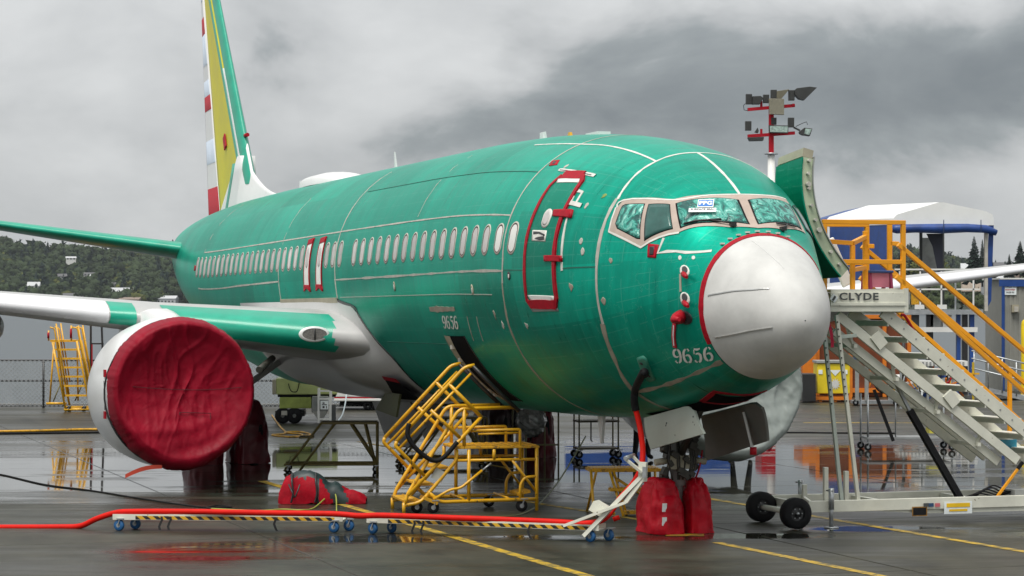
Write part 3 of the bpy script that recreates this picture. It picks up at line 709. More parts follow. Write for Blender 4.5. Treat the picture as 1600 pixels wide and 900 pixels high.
# overwing exits: white protective strips with red tape round them
for s0 in (16.0, 16.92):
    f_ = cabin_window(s0, 7.5)
    pl = loft_strip('exit_strip', [(s0 - .17, 17.5), (s0 - .16, 5), (s0 - .13, -7.5)], [(s0 + .17, 16.6), (s0 + .2, 4), (s0 + .25, -7.3)], MASKW, .014)
    cabin = patch('exit_window', [(s0 + .02 + a, 7.3 + c * 29.8) for a, c in winshape(.10, .19, 4)], MASK, .018, pl)
    ribbon('exit_tape', [(s0 - .17, 17.5), (s0 - .165, 5), (s0 - .13, -7.5)], .03, REDT, .02, parent=pl); ribbon('exit_tape', [(s0 + .17, 16.6), (s0 + .2, 4), (s0 + .25, -7.3)], .03, REDT, .02, parent=pl)
    patch('exit_tape', [(s0 - .18, 18), (s0 + .2, 17.2), (s0 + .19, 14.2), (s0 - .18, 15)], REDT, .022, pl)
    patch('exit_tape', [(s0 - .14, -6.4), (s0 + .27, -6.2), (s0 + .34, -9.3), (s0 + .1, -7.7), (s0 - .16, -9.6)], REDT, .022, pl)

# forward service door with red tape, handle, window
DOOR = [(4.74, 42.9), (4.15, 45.0), (4.03, 41.5), (4.0, 32), (4.01, 22), (4.01, 11), (4.0, 1), (4.0, -11.6), (4.08, -15.4), (4.79, -16.2), (4.9, -13.6), (4.86, -.5), (4.85, 11.3), (4.83, 23.5), (4.83, 36.4)]
door = loft_strip('service_door', [(4.15, 44.4), (4.03, 41.3), (4.0, 32), (4.01, 22), (4.01, 11), (4.0, 1), (4.0, -11.6), (4.08, -15.2)], [(4.74, 42.6), (4.83, 36.4), (4.83, 30), (4.83, 23.5), (4.85, 11.3), (4.86, -.5), (4.9, -13.4), (4.79, -15.8)], film('green_door_film', (.001, .22, .14), .33, .15), .012)
ribbon('door_tape', [(4.72, 43.2), (4.15, 45.0)], .15, REDT, .022, parent=door, wig=.1)
ribbon('door_tape', DOOR[1:9], .075, REDT, .024, parent=door, wig=.12, step=.1)
ribbon('door_tape', DOOR[9:] + [DOOR[0]], .075, REDT, .024, parent=door, wig=.12, step=.1)
ribbon('door_tape', [(4.83, -15.2), (4.06, -14.4)], .12, REDT, .026, parent=door, wig=.1)
patch('door_sill_plate', [(4.86, -16.3), (4.05, -15.3), (4.03, -17), (4.82, -18.2)], GRYP, .01, door)
patch('door_masking', [(4.74, 40.6), (4.14, 42.6), (4.08, 40.4), (4.7, 38.4)], MASKW, .02, door); patch('door_masking', [(4.84, -11.8), (4.06, -11.), (4.09, -13.4), (4.76, -14.)], MASKW, .02, door)
patch('door_window', [(4.41 + a, 20.4 + c * 29.8) for a, c in winshape(.12, .155, 4)], SEAMW, .018, door); patch('door_window', [(4.41 + a, 20.4 + c * 29.8) for a, c in winshape(.08, .115, 4)], MASK, .022, door)
hd = patch('door_handle', [(4.72, 14.4), (4.3, 14.8), (4.28, 9.9), (4.68, 9.6)], SEAMW, .018, door)
patch('handle_recess', [(4.68, 13.8), (4.5, 13.9), (4.32, 13.0), (4.32, 12.2), (4.5, 13.1), (4.66, 12.6)], BLKP, .023, hd); patch('handle_recess', [(4.5, 11.6), (4.33, 12.2), (4.32, 10.6), (4.45, 10.2), (4.6, 10.8)], BLKP, .023, hd)
patch('red_tape', [(4.29, 24.6), (3.8, 26.3), (3.76, 22.2), (4.25, 21.6)], REDT, .03, door); patch('red_tape', [(4.26, 4.1), (3.8, 5.1), (3.79, 2.7), (4.25, 1.7)], REDT, .03, door)
ribbon('door_seal', [(5.04, 46.2), (3.86, 46.5)], .05, SEAMW, .01, wig=.2); ribbon('door_seal', [(4.98, 46.0), (3.95, 46.2)], .014, BLKP, .013)
ribbon('door_seal', [(3.88, 24), (3.84, 13), (3.8, -.5)], .04, SEAMW, .01, wig=.2)
ribbon('hinge_mark', [(3.95, 36.2), (3.82, 36), (3.82, 30), (3.95, 29), (3.98, 33)], .05, SEAMW, .01); ribbon('hinge_mark', [(4.02, 29.5), (3.66, 29.2)], .06, SEAMW, .012)
patch('red_tape', [(5.64, 51.6), (5.43, 52.6), (5.31, 49.2), (5.55, 48.1)], REDT, .008); patch('red_tape', [(5.56, 51.1), (5.47, 51.4), (5.42, 49.6), (5.5, 49.4)], BLKP, .011)
patch('red_tape', [(2.14, 22.4), (1.98, 25.2), (1.97, 17.4), (2.1, 15.5)], REDT, .012); patch('red_tape', [(2.10, 21.4), (2.03, 22.9), (2.01, 18.4), (2.07, 17.2)], BLKP, .016)
patch('red_tape', [(27.75, 7.5), (27.95, 8), (27.98, 4), (27.8, 4)], REDT, .008)

# air-data probes with red covers
def vane(s, t, m=SEAMW):
    d_ = patch('probe_plate', [(s + .075 * math.cos(k), t + 4.2 * math.sin(k)) for k in [i * .524 for i in range(12)]], m, .008); return d_
for s, t in ((1.49, 20.4), (1.42, 2.6)):
    d_ = vane(s, t); patch('probe_opening', [(s + .045 * math.cos(k), t + 1.0 + 2.4 * math.sin(k)) for k in [i * .524 for i in range(12)]], DGRY, .012, d_)
    b = MB(); p = hv(s, t - 2, .02); q = hv(s - .13, t - 3.2, .10); b.tube([p, (p + q) / 2, q], [.03, .035, .02], 8); b.build('probe_cover', REDP, d_)
ribbon('probe_link', [(1.54, 17), (1.49, 6)], .03, SEAMD, .01)
pit = patch('probe_plate', [(1.44 + .12 * math.cos(k), -9.8 + 5 * math.sin(k)) for k in [i * .524 for i in range(12)]], BLKP, .008)
b = MB(); p = hv(1.5, -9.6, .0); q = hv(1.42, -9.4, .2); b.tube([p, p * .4 + q * .6, q, q + Vector((-.16, 0, 0))], [.09, .075, .05, .025], 8); b.build('probe_cover', REDP, pit)
st_ = ribbon('streamer', [(1.60, -12), (1.66, -18), (1.72, -24), (1.77, -30.5)], .055, M('streamer_red', (.5, .01, .03), .55), .02)
ribbon('streamer_print', [(1.635, -15.5), (1.76, -29)], .016, LWHT, .024, parent=st_)
for s, t in ((1.62, 26.4), (1.45, 32.7)): patch('sealant_dab', [(s + .025 * math.cos(k), t + 1.6 * math.sin(k)) for k in [i * .785 for i in range(8)]], SEAMW, .006)
# external power panel
pw = patch('power_panel', [(2.60, -36.3), (2.46, -35.2), (2.42, -37), (2.58, -50.6), (2.72, -51.6), (2.76, -50)], M('panel_green', (.03, .22, .15), .4), .02)
for t in (-39.5, -43.5, -47.5): patch('panel_latch', [(2.57 + (t + 39.5) * -.006 + .025 * math.cos(k), t + .8 * math.sin(k)) for k in [i * .785 for i in range(8)]], BLKP, .028, pw)

# stencilled line number
def taper_stroke(pts, ws):
    q = spline([(p[0], p[1], 0) for p in pts], 4); n_ = len(q); V = []; 
    for i, p in enumerate(q):
        d = (q[min(i + 1, n_ - 1)] - q[max(i - 1, 0)]).normalized(); k = i / (n_ - 1) * (len(ws) - 1); j = min(int(k), len(ws) - 2); w_ = ws[j] + (ws[j + 1] - ws[j]) * (k - j)
        nn = Vector((-d.y, d.x, 0)); V += [p + nn * w_ / 2, p - nn * w_ / 2]
    return V, [(2 * i, 2 * i + 1, 2 * i + 3, 2 * i + 2) for i in range(n_ - 1)]
def digit(ch):
    S6 = [([(.42, .98), (.2, .8), (.13, .5), (.2, .2), (.42, .02)], [.1, .24, .27, .24, .1]), ([(.50, .03), (.76, .10), (.85, .29), (.76, .48), (.52, .56), (.33, .49)], [.08, .2, .25, .2, .11, .08]), ([(.54, .98), (.68, .93), (.74, .82)], [.08, .12, .2])]
    S5 = [([(.2, .96), (.5, .9), (.8, .95)], [.1, .16, .1]), ([(.2, .9), (.2, .6)], [.12, .1]), ([(.34, .58), (.62, .62), (.82, .46), (.82, .25), (.7, .08), (.54, .02)], [.08, .14, .24, .26, .2, .1]), ([(.42, .02), (.26, .06), (.2, .17)], [.08, .14, .2])]
    S = S5 if ch == '5' else S6; o = []
    for p, w_ in S: o.append(taper_stroke(p, w_))
    if ch == '9': o = [([Vector((1 - v.x, 1 - v.y, 0)) for v in V], F) for V, F in o]
    return o
def number(txt, corners, m):
    (a, b_, c, d) = corners        # (s,t): bottom-left, top-left, top-right, bottom-right as read
    root = None; n_ = len(txt)
    for i, ch in enumerate(txt):
        mb = MB()
        for V, F in digit(ch):
            P = []
            for v in V:
                x = (i + .04 + v.x * .92) / n_; y = v.y
                lo = (a[0] + (d[0] - a[0]) * x, a[1] + (d[1] - a[1]) * x); hi = (b_[0] + (c[0] - b_[0]) * x, b_[1] + (c[1] - b_[1]) * x)
                P.append(hv(lo[0] + (hi[0] - lo[0]) * y, lo[1] + (hi[1] - lo[1]) * y, .01))
            mb.add(P, F)
        mb.build('stencil_digit', m, PLANE, fix=False)
NUMW = M('stencil_white', (.72, .74, .70), .5, var=.1, scale=20)
number('9656', [(1.97, -41.0), (1.85, -31.6), (1.13, -32.4), (1.25, -44.6)], NUMW)
number('9656', [(9.0, -26.0), (8.86, -20.8), (8.06, -20.8), (8.2, -26.2)], NUMW)

# cargo door opening: flat near-black sheet painted as the shaded hold, tan frame, door swung up inside
CG = [(9.08, -29.3), (8.12, -29.1), (8.06, -38), (8.06, -51), (8.2, -64), (8.7, -66), (9.0, -56.3), (9.06, -46.5), (9.1, -38)]
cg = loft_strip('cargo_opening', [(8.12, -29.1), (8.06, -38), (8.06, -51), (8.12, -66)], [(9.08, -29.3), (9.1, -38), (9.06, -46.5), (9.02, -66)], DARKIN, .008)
loft_strip('door_jamb', [(8.82, -29.3), (8.86, -38), (8.84, -46.5), (8.84, -66)], [(9.10, -29.0), (9.12, -38), (9.08, -46.5), (9.04, -66)], TAN, .014, cg)
for t in (-34, -40, -46, -50, -54, -58, -61):
    b = MB(); b.box(hv(8.93, t, .02), (.09, .05, .06)); b.build('door_roller', SEAM, cg)
ribbon('cargo_seal', [(8.1, -29.0), (8.04, -38), (8.04, -51), (8.1, -66)], .02, BLKP, .012, parent=cg)
for s, t in ((11.13, -8.7), (7.05, -10.8)): 
    d_ = patch('drain_mast', [(s + .04 * math.cos(k), t + 2 * math.sin(k)) for k in [i * .785 for i in range(8)]], TAN, .01); patch('drain_hole', [(s + .02 * math.cos(k), t - .3 + 1.1 * math.sin(k)) for k in [i * .785 for i in range(8)]], SEAMW, .014, d_)
patch('static_port', [(5.45 + .05 * math.cos(k), -5.2 + 1.6 * math.sin(k)) for k in [i * .785 for i in range(8)]], BLKP, .007); patch('static_port', [(5.45 + .022 * math.cos(k), -5.4 + .8 * math.sin(k)) for k in [i * .785 for i in range(8)]], SEAMW, .011)

# antennas and satcom hump on the crown
b = MB(); rows = []
for i in range(15):
    x = i / 14; s = 20.4 + 4.2 * x; hgt = .27 * min(1, (x * 2.6) ** .8) * min(1, ((1 - x) * 7) ** .5)
    wd = .55 * math.sin(math.pi * min(max(x, .03), .97)) ** .35
    rows.append([(s, wd * math.cos(math.pi * j / 12), 5.55 + max(.02, hgt) * abs(math.sin(math.pi * j / 12)) ** .6) for j in range(13)])
b.grid(rows); b.build('satcom_radome', PWHT, PLANE)
def blade(s, h_, c0, c1, m):
    b = MB(); P = [[(s + a, y_ * c0 * .08, z_) for a, y_ in ((0, 0), (c0 * .35, 1), (c0, 0), (c0 * .35, -1))] for z_ in (5.5,)] + [[(s + c0 - c1 + a * c1 / c0, y_ * c1 * .05, 5.6 + h_) for a, y_ in ((0, 0), (c0 * .35, 1), (c0, 0), (c0 * .35, -1))]]
    b.grid(P, wrap=True, smooth=False); k = len(b.v); b.f.append([4, 5, 6, 7]); b.m.append(0); b.sm.append(False); b.build('blade_antenna', m, PLANE)
blade(17.7, .36, .32, .10, PWHT); blade(9.2, .12, .4, .3, PWHT); blade(25.5, .22, .2, .12, PWHT)
b = MB(); b.box((7.0, 0, 5.49), (.5, .2, .1)); b.build('crown_antenna', PWHT, PLANE)
b = MB(); b.box((8.2, 0, 5.57), (.16, .06, .12), taper=(.4, .6)); b.build('beacon', M('amber_beacon', (.7, .35, .02), .4), PLANE)
b = MB(); b.prism([(7.0, -.02, 1.5), (6.75, -.02, 1.5), (6.83, -.02, 1.05), (6.88, -.02, 1.05)], (0, .04, 0)); b.build('blade_antenna', PWHT, PLANE)

# vertical fin: fin box, rudder with striped masking, dorsal fillet
def fin_pt(s, z, k=1): return (s, k, z)
LE = lambda z: 30.75 + (z - 6.56) * (34.2 - 30.75) / (10.6 - 6.56)
TE = lambda z: 35.55 + (z - 5.2) * (36.55 - 35.55) / (10.87 - 5.2)
HG = lambda z: LE(z) + (TE(z) - LE(z)) * .67
def fin_sheet(z0, z1, fa, fb, tk, name, m, parent=None, n=8):
    b = MB(); rows = []
    for i in range(n + 1):
        z = z0 + (z1 - z0) * i / n; a, c = fa(z), fb(z); ring = []
        for k in range(17):
            x = k / 16; ring.append((a + (c - a) * x, tk(x, z), z))
        rows.append(ring + [(p[0], -p[1], p[2]) for p in ring[::-1]])
    b.grid(rows, wrap=True); b.f.append([i + len(rows[0]) * n for i in range(len(rows[0]))]); b.m.append(0); b.sm.append(False)
    return b.build(name, m, parent or PLANE)
FINY = M('yellow_green_primer', (.58, .52, .02), .45, var=.08, scale=1.5)
tkf = lambda z: .17 - (z - 5.2) * .012
fin = fin_sheet(5.0, 12.6, lambda z: LE(max(z, 5.9)) + .5, HG, lambda x, z: tkf(z) * (.75 + .25 * math.sin(math.pi * min(1, x * 1.2 + .2))), 'fin', FINY)
fin_sheet(6.0, 12.6, LE, lambda z: LE(z) + .42, lambda x, z: tkf(z) * .86 * math.sin(math.pi / 2 * min(1, x)) ** .55 + .004, 'fin_leading_edge', GREENG, fin)
fin_sheet(6.55, 9.0, lambda z: LE(z) + .425, lambda z: LE(z) + .58, lambda x, z: tkf(z) * .86 + .012, 'fin_panel', PWHT, fin)
fin_sheet(6.5, 12.6, lambda z: LE(z) + .58, lambda z: LE(max(z, 6.2)) + .78, lambda x, z: tkf(z) * .9 + .014, 'fin_edge_strip', GREENG, fin)
zs = [5.15, 5.32, 6.12, 6.75, 7.35, 8.12, 8.5, 8.9, 9.3, 10.1, 10.55, 11.0, 11.4, 12.2, 12.6]
LBL = M('pale_blue_grey', (.50, .58, .68), .4, var=.08)
rud = fin_sheet(5.05, 12.6, lambda z: HG(z) + .03, TE, lambda x, z: .115 * (1 - x * .8) + .01, 'rudder', PWHT)
for i in range(len(zs) - 1):
    c = (PWHT, REDT, PWHT, LBL, PWHT, REDT, LBL, PWHT, LBL, REDT, PWHT, LBL, PWHT, REDT)[i]
    if c is PWHT: continue
    fin_sheet(zs[i], zs[i + 1], lambda z: HG(z) + .06, lambda z: TE(z) - .02, lambda x, z: .115 * (1 - x * .8) + .016, 'rudder_stripe', c, rud, n=1)
# dorsal fillet, white
b = MB(); rows = []
for i in range(21):
    x = i / 20; s = 27.3 + 3.75 * x; zt = 5.62 + .95 * x ** 1.9 + (.42 * max(0, x - .85) / .15); wd = .06 + .22 * x ** 1.4
    ring = [(s, wd * (1 - (k / 8) ** 1.5) + .012, 5.2 + (zt - 5.2) * k / 8) for k in range(9)]
    rows.append(ring + [(p[0], -p[1], p[2]) for p in ring[::-1]])
b.grid(rows); b.build('dorsal_fin', PWHT, PLANE)
fin_sheet(5.2, 6.7, lambda z: 31.0, lambda z: 33.4 - (z - 5.2) * 1.35, lambda x, z: .26 - (z - 5.2) * .055, 'fin_root_fairing', PWHT, PLANE, n=4)
fin_sheet(5.2, 6.55, lambda z: 32.35 - (z - 5.2) * .55, lambda z: 32.6 - (z - 5.2) * .55, lambda x, z: .268 - (z - 5.2) * .055, 'fin_edge_strip', GREENG, PLANE, n=4)
b = MB(); p = Vector((32.9, .17, 7.15)); b.box(p, (.22, .03, .35), Matrix.Rotation(.5, 3, 'Y')); b.build('red_cover_tag', REDP, fin)
b = MB(); b.tube([(LE(7.2), 0, 7.2), (LE(7.2) - .28, 0, 7.2)], .05, 6); b.build('probe_cover', REDP, fin)

# aerofoil surfaces
def foil(n=14):
    up = []
    for i in range(n + 1):
        x = (1 - math.cos(math.pi * i / n)) / 2
        up.append((x, 5 * .5 * (.2969 * math.sqrt(x) - .126 * x - .3516 * x * x + .2843 * x ** 3 - .1036 * x ** 4)))
    return up
def wing_ring(le, chord, tk, camber=.02, twist=0., lo_k=.85):
    up = foil(); ring = []
    for x, y_ in up: ring.append((x, y_ * tk * 2 + camber * 4 * x * (1 - x)))
    for x, y_ in up[::-1][1:-1]: ring.append((x, -y_ * tk * 2 * lo_k + camber * 4 * x * (1 - x)))
    return [(le[0] + x * chord, le[1], le[2] + (y_ - math.tan(twist) * x) * chord) for x, y_ in ring]
def interp(tab, y):
    for i in range(len(tab) - 1):
        if y <= tab[i + 1][0] or i == len(tab) - 2:
            k = (y - tab[i][0]) / (tab[i + 1][0] - tab[i][0]); return [a + (b_ - a) * k for a, b_ in zip(tab[i][1:], tab[i + 1][1:])]
WT = [(1.2, 13.2, 8.6, 2.42, .125), (2.0, 14.0, 7.7, 2.50, .125), (5.2, 15.85, 5.2, 2.86, .112), (7.4, 16.97, 4.3, 3.10, .105), (17.2, 21.9, 1.5, 4.08, .10)]   # y, le_s, chord, le_z, thickness
def wing(sd):
    b = MB(); rows = []
    for i in range(33):
        y = 1.2 + (17.2 - 1.2) * i / 32; s, c, z, tk = interp(WT, y); rows.append([(p[0], sd * p[1], p[2]) for p in wing_ring((s, y, z), c, tk, .012, R(1.2 if y < 5 else .6))])
    b.grid(rows, wrap=True); b.f.append([32 * len(rows[0]) + k for k in range(len(rows[0]))]); b.m.append(0); b.sm.append(False)
    w_ = b.build('wing', WINGM, PLANE)
    def edge(y0, y1, m, name, fr=.10, off=.008, und=.55):
        b = MB(); rows = []; n_ = max(2, int((y1 - y0) / .35))
        for i in range(n_ + 1):
            y = y0 + (y1 - y0) * i / n_; s, c, z, tk = interp(WT, y); ring = wing_ring((s, y, z), c, tk, .012, R(1.2 if y < 5 else .6)); k = len(ring); up = [j for j in range(15) if (ring[j][0] - s) / c < fr]; lo = [j for j in range(15, k) if (ring[j][0] - s) / c < fr * und]
            q = [ring[j] for j in lo] + [ring[j] for j in up]
            cx = s + c * .2
            rows.append([(p[0] - off * (1 - (p[0] - s) / (c * fr)), sd * p[1], p[2] + (off if p[2] > z else -off)) for p in q])
        b.grid(rows); return b.build(name, m, w_)
    edge(2.05, 4.75, GREENG, 'leading_edge_flap', .11, .010, .8)
    edge(5.2, 5.62, GREENG, 'leading_edge_cove', .16, .008)
    edge(5.64, 17.1, SLAT, 'slat', .13, .010)
    # flap track fairings
    for y, ln, rr in ((7.3, 3.2, .34), (10.6, 2.6, .27)):
        s, c, z, tk = interp(WT, y); pr = [(t_ * ln, rr * max(.02, math.sin(math.pi * min(.98, t_ * .9 + .06)) ** .5)) for t_ in [i / 12 for i in range(13)]]
        b = MB(); b.lathe(pr, (s + c * .48, sd * y, z - .34), (1, 0, -.06), 16); b.build('flap_track_fairing', PGRY, w_)
    return w_
WINGM = M('wing_grey', (.42, .42, .41), .38, var=.12, scale=.9, coat=.1)
SLAT = M('slat_white', (.74, .74, .76), .25, var=.05, coat=.4)
wing_s = wing(1); wing_p = wing(-1)
# landing light in the starboard wing root
s, c, z, tk = interp(WT, 2.45)
b = MB()
def disc_pts(rx, rz, off): return [Vector((s - .03 - off + .22 * math.cos(k) * rx * .8, 2.46 + rx * math.cos(k), z + .03 + rz * math.sin(k))) for k in [i * .2618 for i in range(24)]]
b.grid([disc_pts(.26, .135, .0), disc_pts(.25, .13, .03), disc_pts(.205, .10, .035)], wrap=True)
ll = b.build('landing_light', PWHT, wing_s)
b = MB(); P_ = disc_pts(.207, .102, .028); b.add(P_, [tuple(range(24))]); b.build('lens', M('lamp_mesh_grey', (.16, .15, .14), .35, var=.5, scale=40), ll)
b = MB(); b.tube([disc_pts(.2, .1, .045)[6], disc_pts(.2, .1, .045)[18]], .012, 6); b.build('lens_bar', BLKP, ll)

# wing-to-body fairing
def ffront(t):      # front edge station for girth angle
    return 14.9 - 1.0 * min(1, max(0, (-14 - t) / 3)) - min(1, max(0, (-17 - t) / 25)) * 1.0 - .0 * t + (.25 if t < -50 else 0) * min(1, max(0, (-50 - t) / 15)) 
def fair(sd):
    b = MB(); rows = []
    for i in range(29):
        t = -13.9 - i / 28 * 76.1; row = []; s0 = ffront(t)
        for j in range(41):
            x = j / 40; s = s0 + (23.0 - s0) * x
            rise = min(1, max(0, (s - s0) / 2.6)); fall = min(1, max(0, (23.0 - s) / 3.0)); q = (rise * rise * (3 - 2 * rise)) * (fall * fall * (3 - 2 * fall))
            g_ = min(1, (-13.9 - t) / 16); blg = q * (.10 + .32 * math.exp(-((t + 38) / 20) ** 2)) * g_ + .012
            p = hv(s, t, blg); row.append((p.x, sd * p.y, p.z))
        rows.append(row)
    b.grid(rows); return b.build('wing_body_fairing', PGRY, PLANE)
fa = fair(1); fair(-1)
ribbon('fairing_seal', smooth_sp([(ffront(t) - .02, t) for t in (-13.9, -15, -17, -20, -24, -28, -34, -42, -52, -62)], 3), .05, BLKP, .012, parent=fa)
ribbon('fairing_seal', [(14.9, -13.7), (19.3, -13.7)], .09, TAN, .016, parent=fa)
# air-conditioning inlet under the fairing, red taped
loft_strip('ram_air_inlet', [(13.25, -52), (13.35, -60), (13.6, -70)], [(14.2, -50), (15.0, -60), (15.6, -72)], DARKIN, .13, fa)  # flat dark sheet painted as the shaded mouth of the inlet
loft_strip('inlet_tape', [(13.22, -51), (13.6, -50.6), (14.25, -49.6)], [(13.26, -54), (13.6, -53.4), (14.4, -52.2)], REDT, .136, fa)
# belly pack bulge aft with a dark gap
# horizontal stabilisers
HT = [(.6, 31.2, 4.2, 4.36, .10), (7.2, 35.6, 1.6, 5.42, .095)]
for sd in (1, -1):
    b = MB(); rows = []
    for i in range(13):
        y = .6 + 6.6 * i / 12; s, c, z, tk = interp(HT, y); rows.append([(p[0], sd * p[1], p[2]) for p in wing_ring((s, y, z), c, tk, 0., 0., 1.)])
    b.grid(rows, wrap=True); b.f.append([12 * len(rows[0]) + k for k in range(len(rows[0]))]); b.m.append(0); b.sm.append(False); st_ = b.build('horizontal_stabiliser', PGRY, PLANE)
    b = MB(); rows = []
    for i in range(13):
        y = .75 + 6.4 * i / 12; s, c, z, tk = interp(HT, y); ring = wing_ring((s, y, z), c, tk, 0., 0., 1.); q = [ring[j] for j in range(len(ring) - 5, len(ring))] + [ring[j] for j in range(0, 6)]
        rows.append([(p[0] - .012, sd * p[1], p[2] + (.008 if p[2] > z else -.008)) for p in q])
    b.grid(rows); b.build('leading_edge', GREENG, st_)

# engines
ENS, ENY, ENZ = 13.2, 4.89, 1.66
ENGM = M('nacelle_white', (.72, .73, .72), .32, var=.05, scale=1.3, coat=.3)
def engine(sd, m):
    e_ = MB(); o = (ENS, sd * ENY, ENZ)
    prof = [(0.55, .88), (.2, .93), (.04, 1.0), (0, 1.06), (.05, 1.11), (.3, 1.18), (.8, 1.235), (1.5, 1.255), (2.3, 1.22), (3.1, 1.10), (3.7, .96), (3.72, .8), (3.4, .7)]
    e_.lathe(prof, o, (1, 0, -.03), 56); n_ = e_.build('engine_nacelle', m, PLANE)
    b = MB(); b.lathe([(.56, .01), (.6, .9)], o, (1, 0, -.03), 40); b.build('fan_face', DARKIN, n_)
    b = MB(); b.lathe([(3.4, .72), (3.9, .62), (4.6, .5), (4.9, .42), (4.95, .1)], o, (1, 0, -.03), 32); b.build('core_nozzle', DSTEEL, n_)
    # strut (pylon) joining nacelle and wing
    b = MB(); rows = []
    for s, z0, z1, wd in ((ENS + .5, 2.7, 2.84, .06), (ENS + 1.3, 2.65, 2.93, .2), (ENS + 2.2, 2.6, 3.02, .25), (ENS + 3.4, 2.3, 2.98, .25), (ENS + 5., 2.2, 2.9, .18), (ENS + 6.2, 2.4, 2.8, .05)):
        rows.append([(s, sd * ENY - wd, z0), (s, sd * ENY - wd, z1 - .05), (s, sd * ENY - wd * .5, z1), (s, sd * ENY + wd * .5, z1), (s, sd * ENY + wd, z1 - .05), (s, sd * ENY + wd, z0)])
    b.grid(rows); b.build('engine_pylon', PWHT, n_)
    return n_
eng_s = engine(1, ENGM); eng_p = engine(-1, ENGM)
# chine and red-taped vent on the outboard cowl
b = MB(); b.tube([(ENS + .55, ENY + 1.205, ENZ + .18), (ENS + .55, ENY + 1.19, ENZ - .3)], .006, 5); b.build('cowl_vent', DARKIN, eng_s)
for z in (.3, -.38): b = MB(); b.box((ENS + .55, ENY + 1.19, ENZ + z), (.13, .03, .12)); b.build('red_tape', REDT, eng_s)

# nose gear
def gear(parent_name, s, y, parts): pass
gz = PIT * 4.0
ng = MB(); ng.cyl((4.0, 0, gz + .3), (3.92, 0, 1.6), .075, 14); ng.cyl((3.97, 0, gz + .62), (3.92, 0, 1.6), .10, 14); ng.cyl((4.0, -.26, gz + .345), (4.0, .26, gz + .345), .05, 10)
nose_gear = ng.build('nose_gear_strut', M('gear_grey', (.3, .31, .3), .4), PLANE)
b = MB(); b.tube([(3.95, 0, gz + .95), (3.1, 0, 1.75)], .05, 8); b.tube([(3.96, .09, gz + .55), (4.16, .09, gz + .75), (4.0, .09, gz + .95)], .03, 8); b.build('drag_brace', DSTEEL, nose_gear)
b = MB(); b.box((3.86, 0, gz + .93), (.1, .34, .18)); b.build('light_box', TAN, nose_gear)
b = MB()
for k in range(48):
    a_ = random.uniform(0, 6.28); p = Vector((3.93 + .14 * math.cos(a_), .22 * math.sin(a_), gz + random.uniform(.75, 1.3))); b.box(p, [random.uniform(.04, .12) for _ in range(3)], Matrix.Rotation(random.random(), 3, 'X'))
for k in range(8):
    y0 = random.uniform(-.16, .16); b.tube(spline([(3.85, y0, gz + .7), (3.8, y0 * 1.6, gz + .95), (3.86, y0 * 1.2, gz + 1.25), (3.9, y0, 1.65)]), .012, 5)
b.build('steering_unit', DSTEEL, nose_gear)
for sy in (-1, 1): b = MB(); b.cyl((3.88, sy * .2, gz + .95), (3.88, sy * .36, gz + .93), .045, 10); b.build('steering_cylinder', TAN, nose_gear)
for sy in (-1, 1):
    b = MB(); b.lathe([(-.1, .12), (-.1, .28), (-.06, .335), (.06, .335), (.1, .28), (.1, .12)], (4.0, sy * .22, gz + .345), (0, 1, 0), 24); wh = b.build('nose_wheel', BLK, nose_gear)
    b = MB(); b.lathe([(-.09, .02), (-.07, .14), (.07, .14), (.09, .02)], (4.0, sy * .22, gz + .345), (0, 1, 0), 20); b.build('rim', ALU, wh)
# gear doors: starboard one hangs open, pale inside
GEARD = M('gear_door_pale', (.40, .44, .385), .4, var=.06)
def slab_door(C, m, bulge):
    A, B_, C_, D_ = [Vector(p) for p in C]; b = MB(); rows = []
    for i in range(13):
        x = i / 12; row = []
        for j in range(7):
            k = j / 6; p = (A * (1 - x) + B_ * x) * (1 - k) + (D_ * (1 - x) + C_ * x) * k
            if x > .9 and k < .2: p.z -= (x - .9) * (1 - k / .2) * .9
            row.append(p + Vector((0, bulge * math.sin(math.pi * k), 0)))
        rows.append(row)
    b.grid(rows, smooth=False); o = b.build('nose_gear_door', m, PLANE); md = o.modifiers.new('thick', 'SOLIDIFY'); md.thickness = .035; md.offset = 0; return o
gd = slab_door([(4.09, .42, 1.53), (2.39, .42, 1.77), (1.98, .45, 1.42), (3.77, .45, 1.135)], GEARD, .02)
for p in ((2.3, 1.62), (2.25, 1.52), (2.3, 1.55), (3.2, 1.5), (3.22, 1.47), (2.9, 1.36)):
    b = MB(); b.cyl((p[0], .42, p[1]), (p[0], .475, p[1]), .012, 6); b.build('door_rivet', DGRY, gd)
slab_door([(4.1, -.4, 1.55), (2.16, -.4, 1.82), (2.43, -.62, 1.29), (4.46, -.62, .92)], M('gear_door_grey', (.16, .165, .155), .45), -.02)
loft_strip('nose_gear_bay', [(1.95, -74), (2.6, -76), (4.3, -79)], [(1.95, -106), (2.6, -104), (4.3, -101)], DARKIN, .006)  # flat dark sheet on the skin, painted as the shaded wheel bay
ribbon('bay_tape', [(2.4, -76.5), (1.9, -72), (1.84, -80), (1.84, -92), (1.9, -108)], .07, REDT, .012)
ribbon('bay_tape', [(2.4, -76.5), (2.36, -84), (2.36, -96), (2.4, -104)], .06, REDT, .012)
for q_ in (((2.75, -.42, 1.65), (2.68, -.52, 1.15)), ((2.75, .40, 1.65), (2.95, .40, 1.3))):
    b = MB(); b.bar(*q_, .06, .03); b.build('door_link', PGRY, PLANE)
b = MB(); b.tube([(2.68, -.52, 1.2), (2.68, -.52, 1.1)], .045, 10); b.build('red_ball_cover', REDP, PLANE)

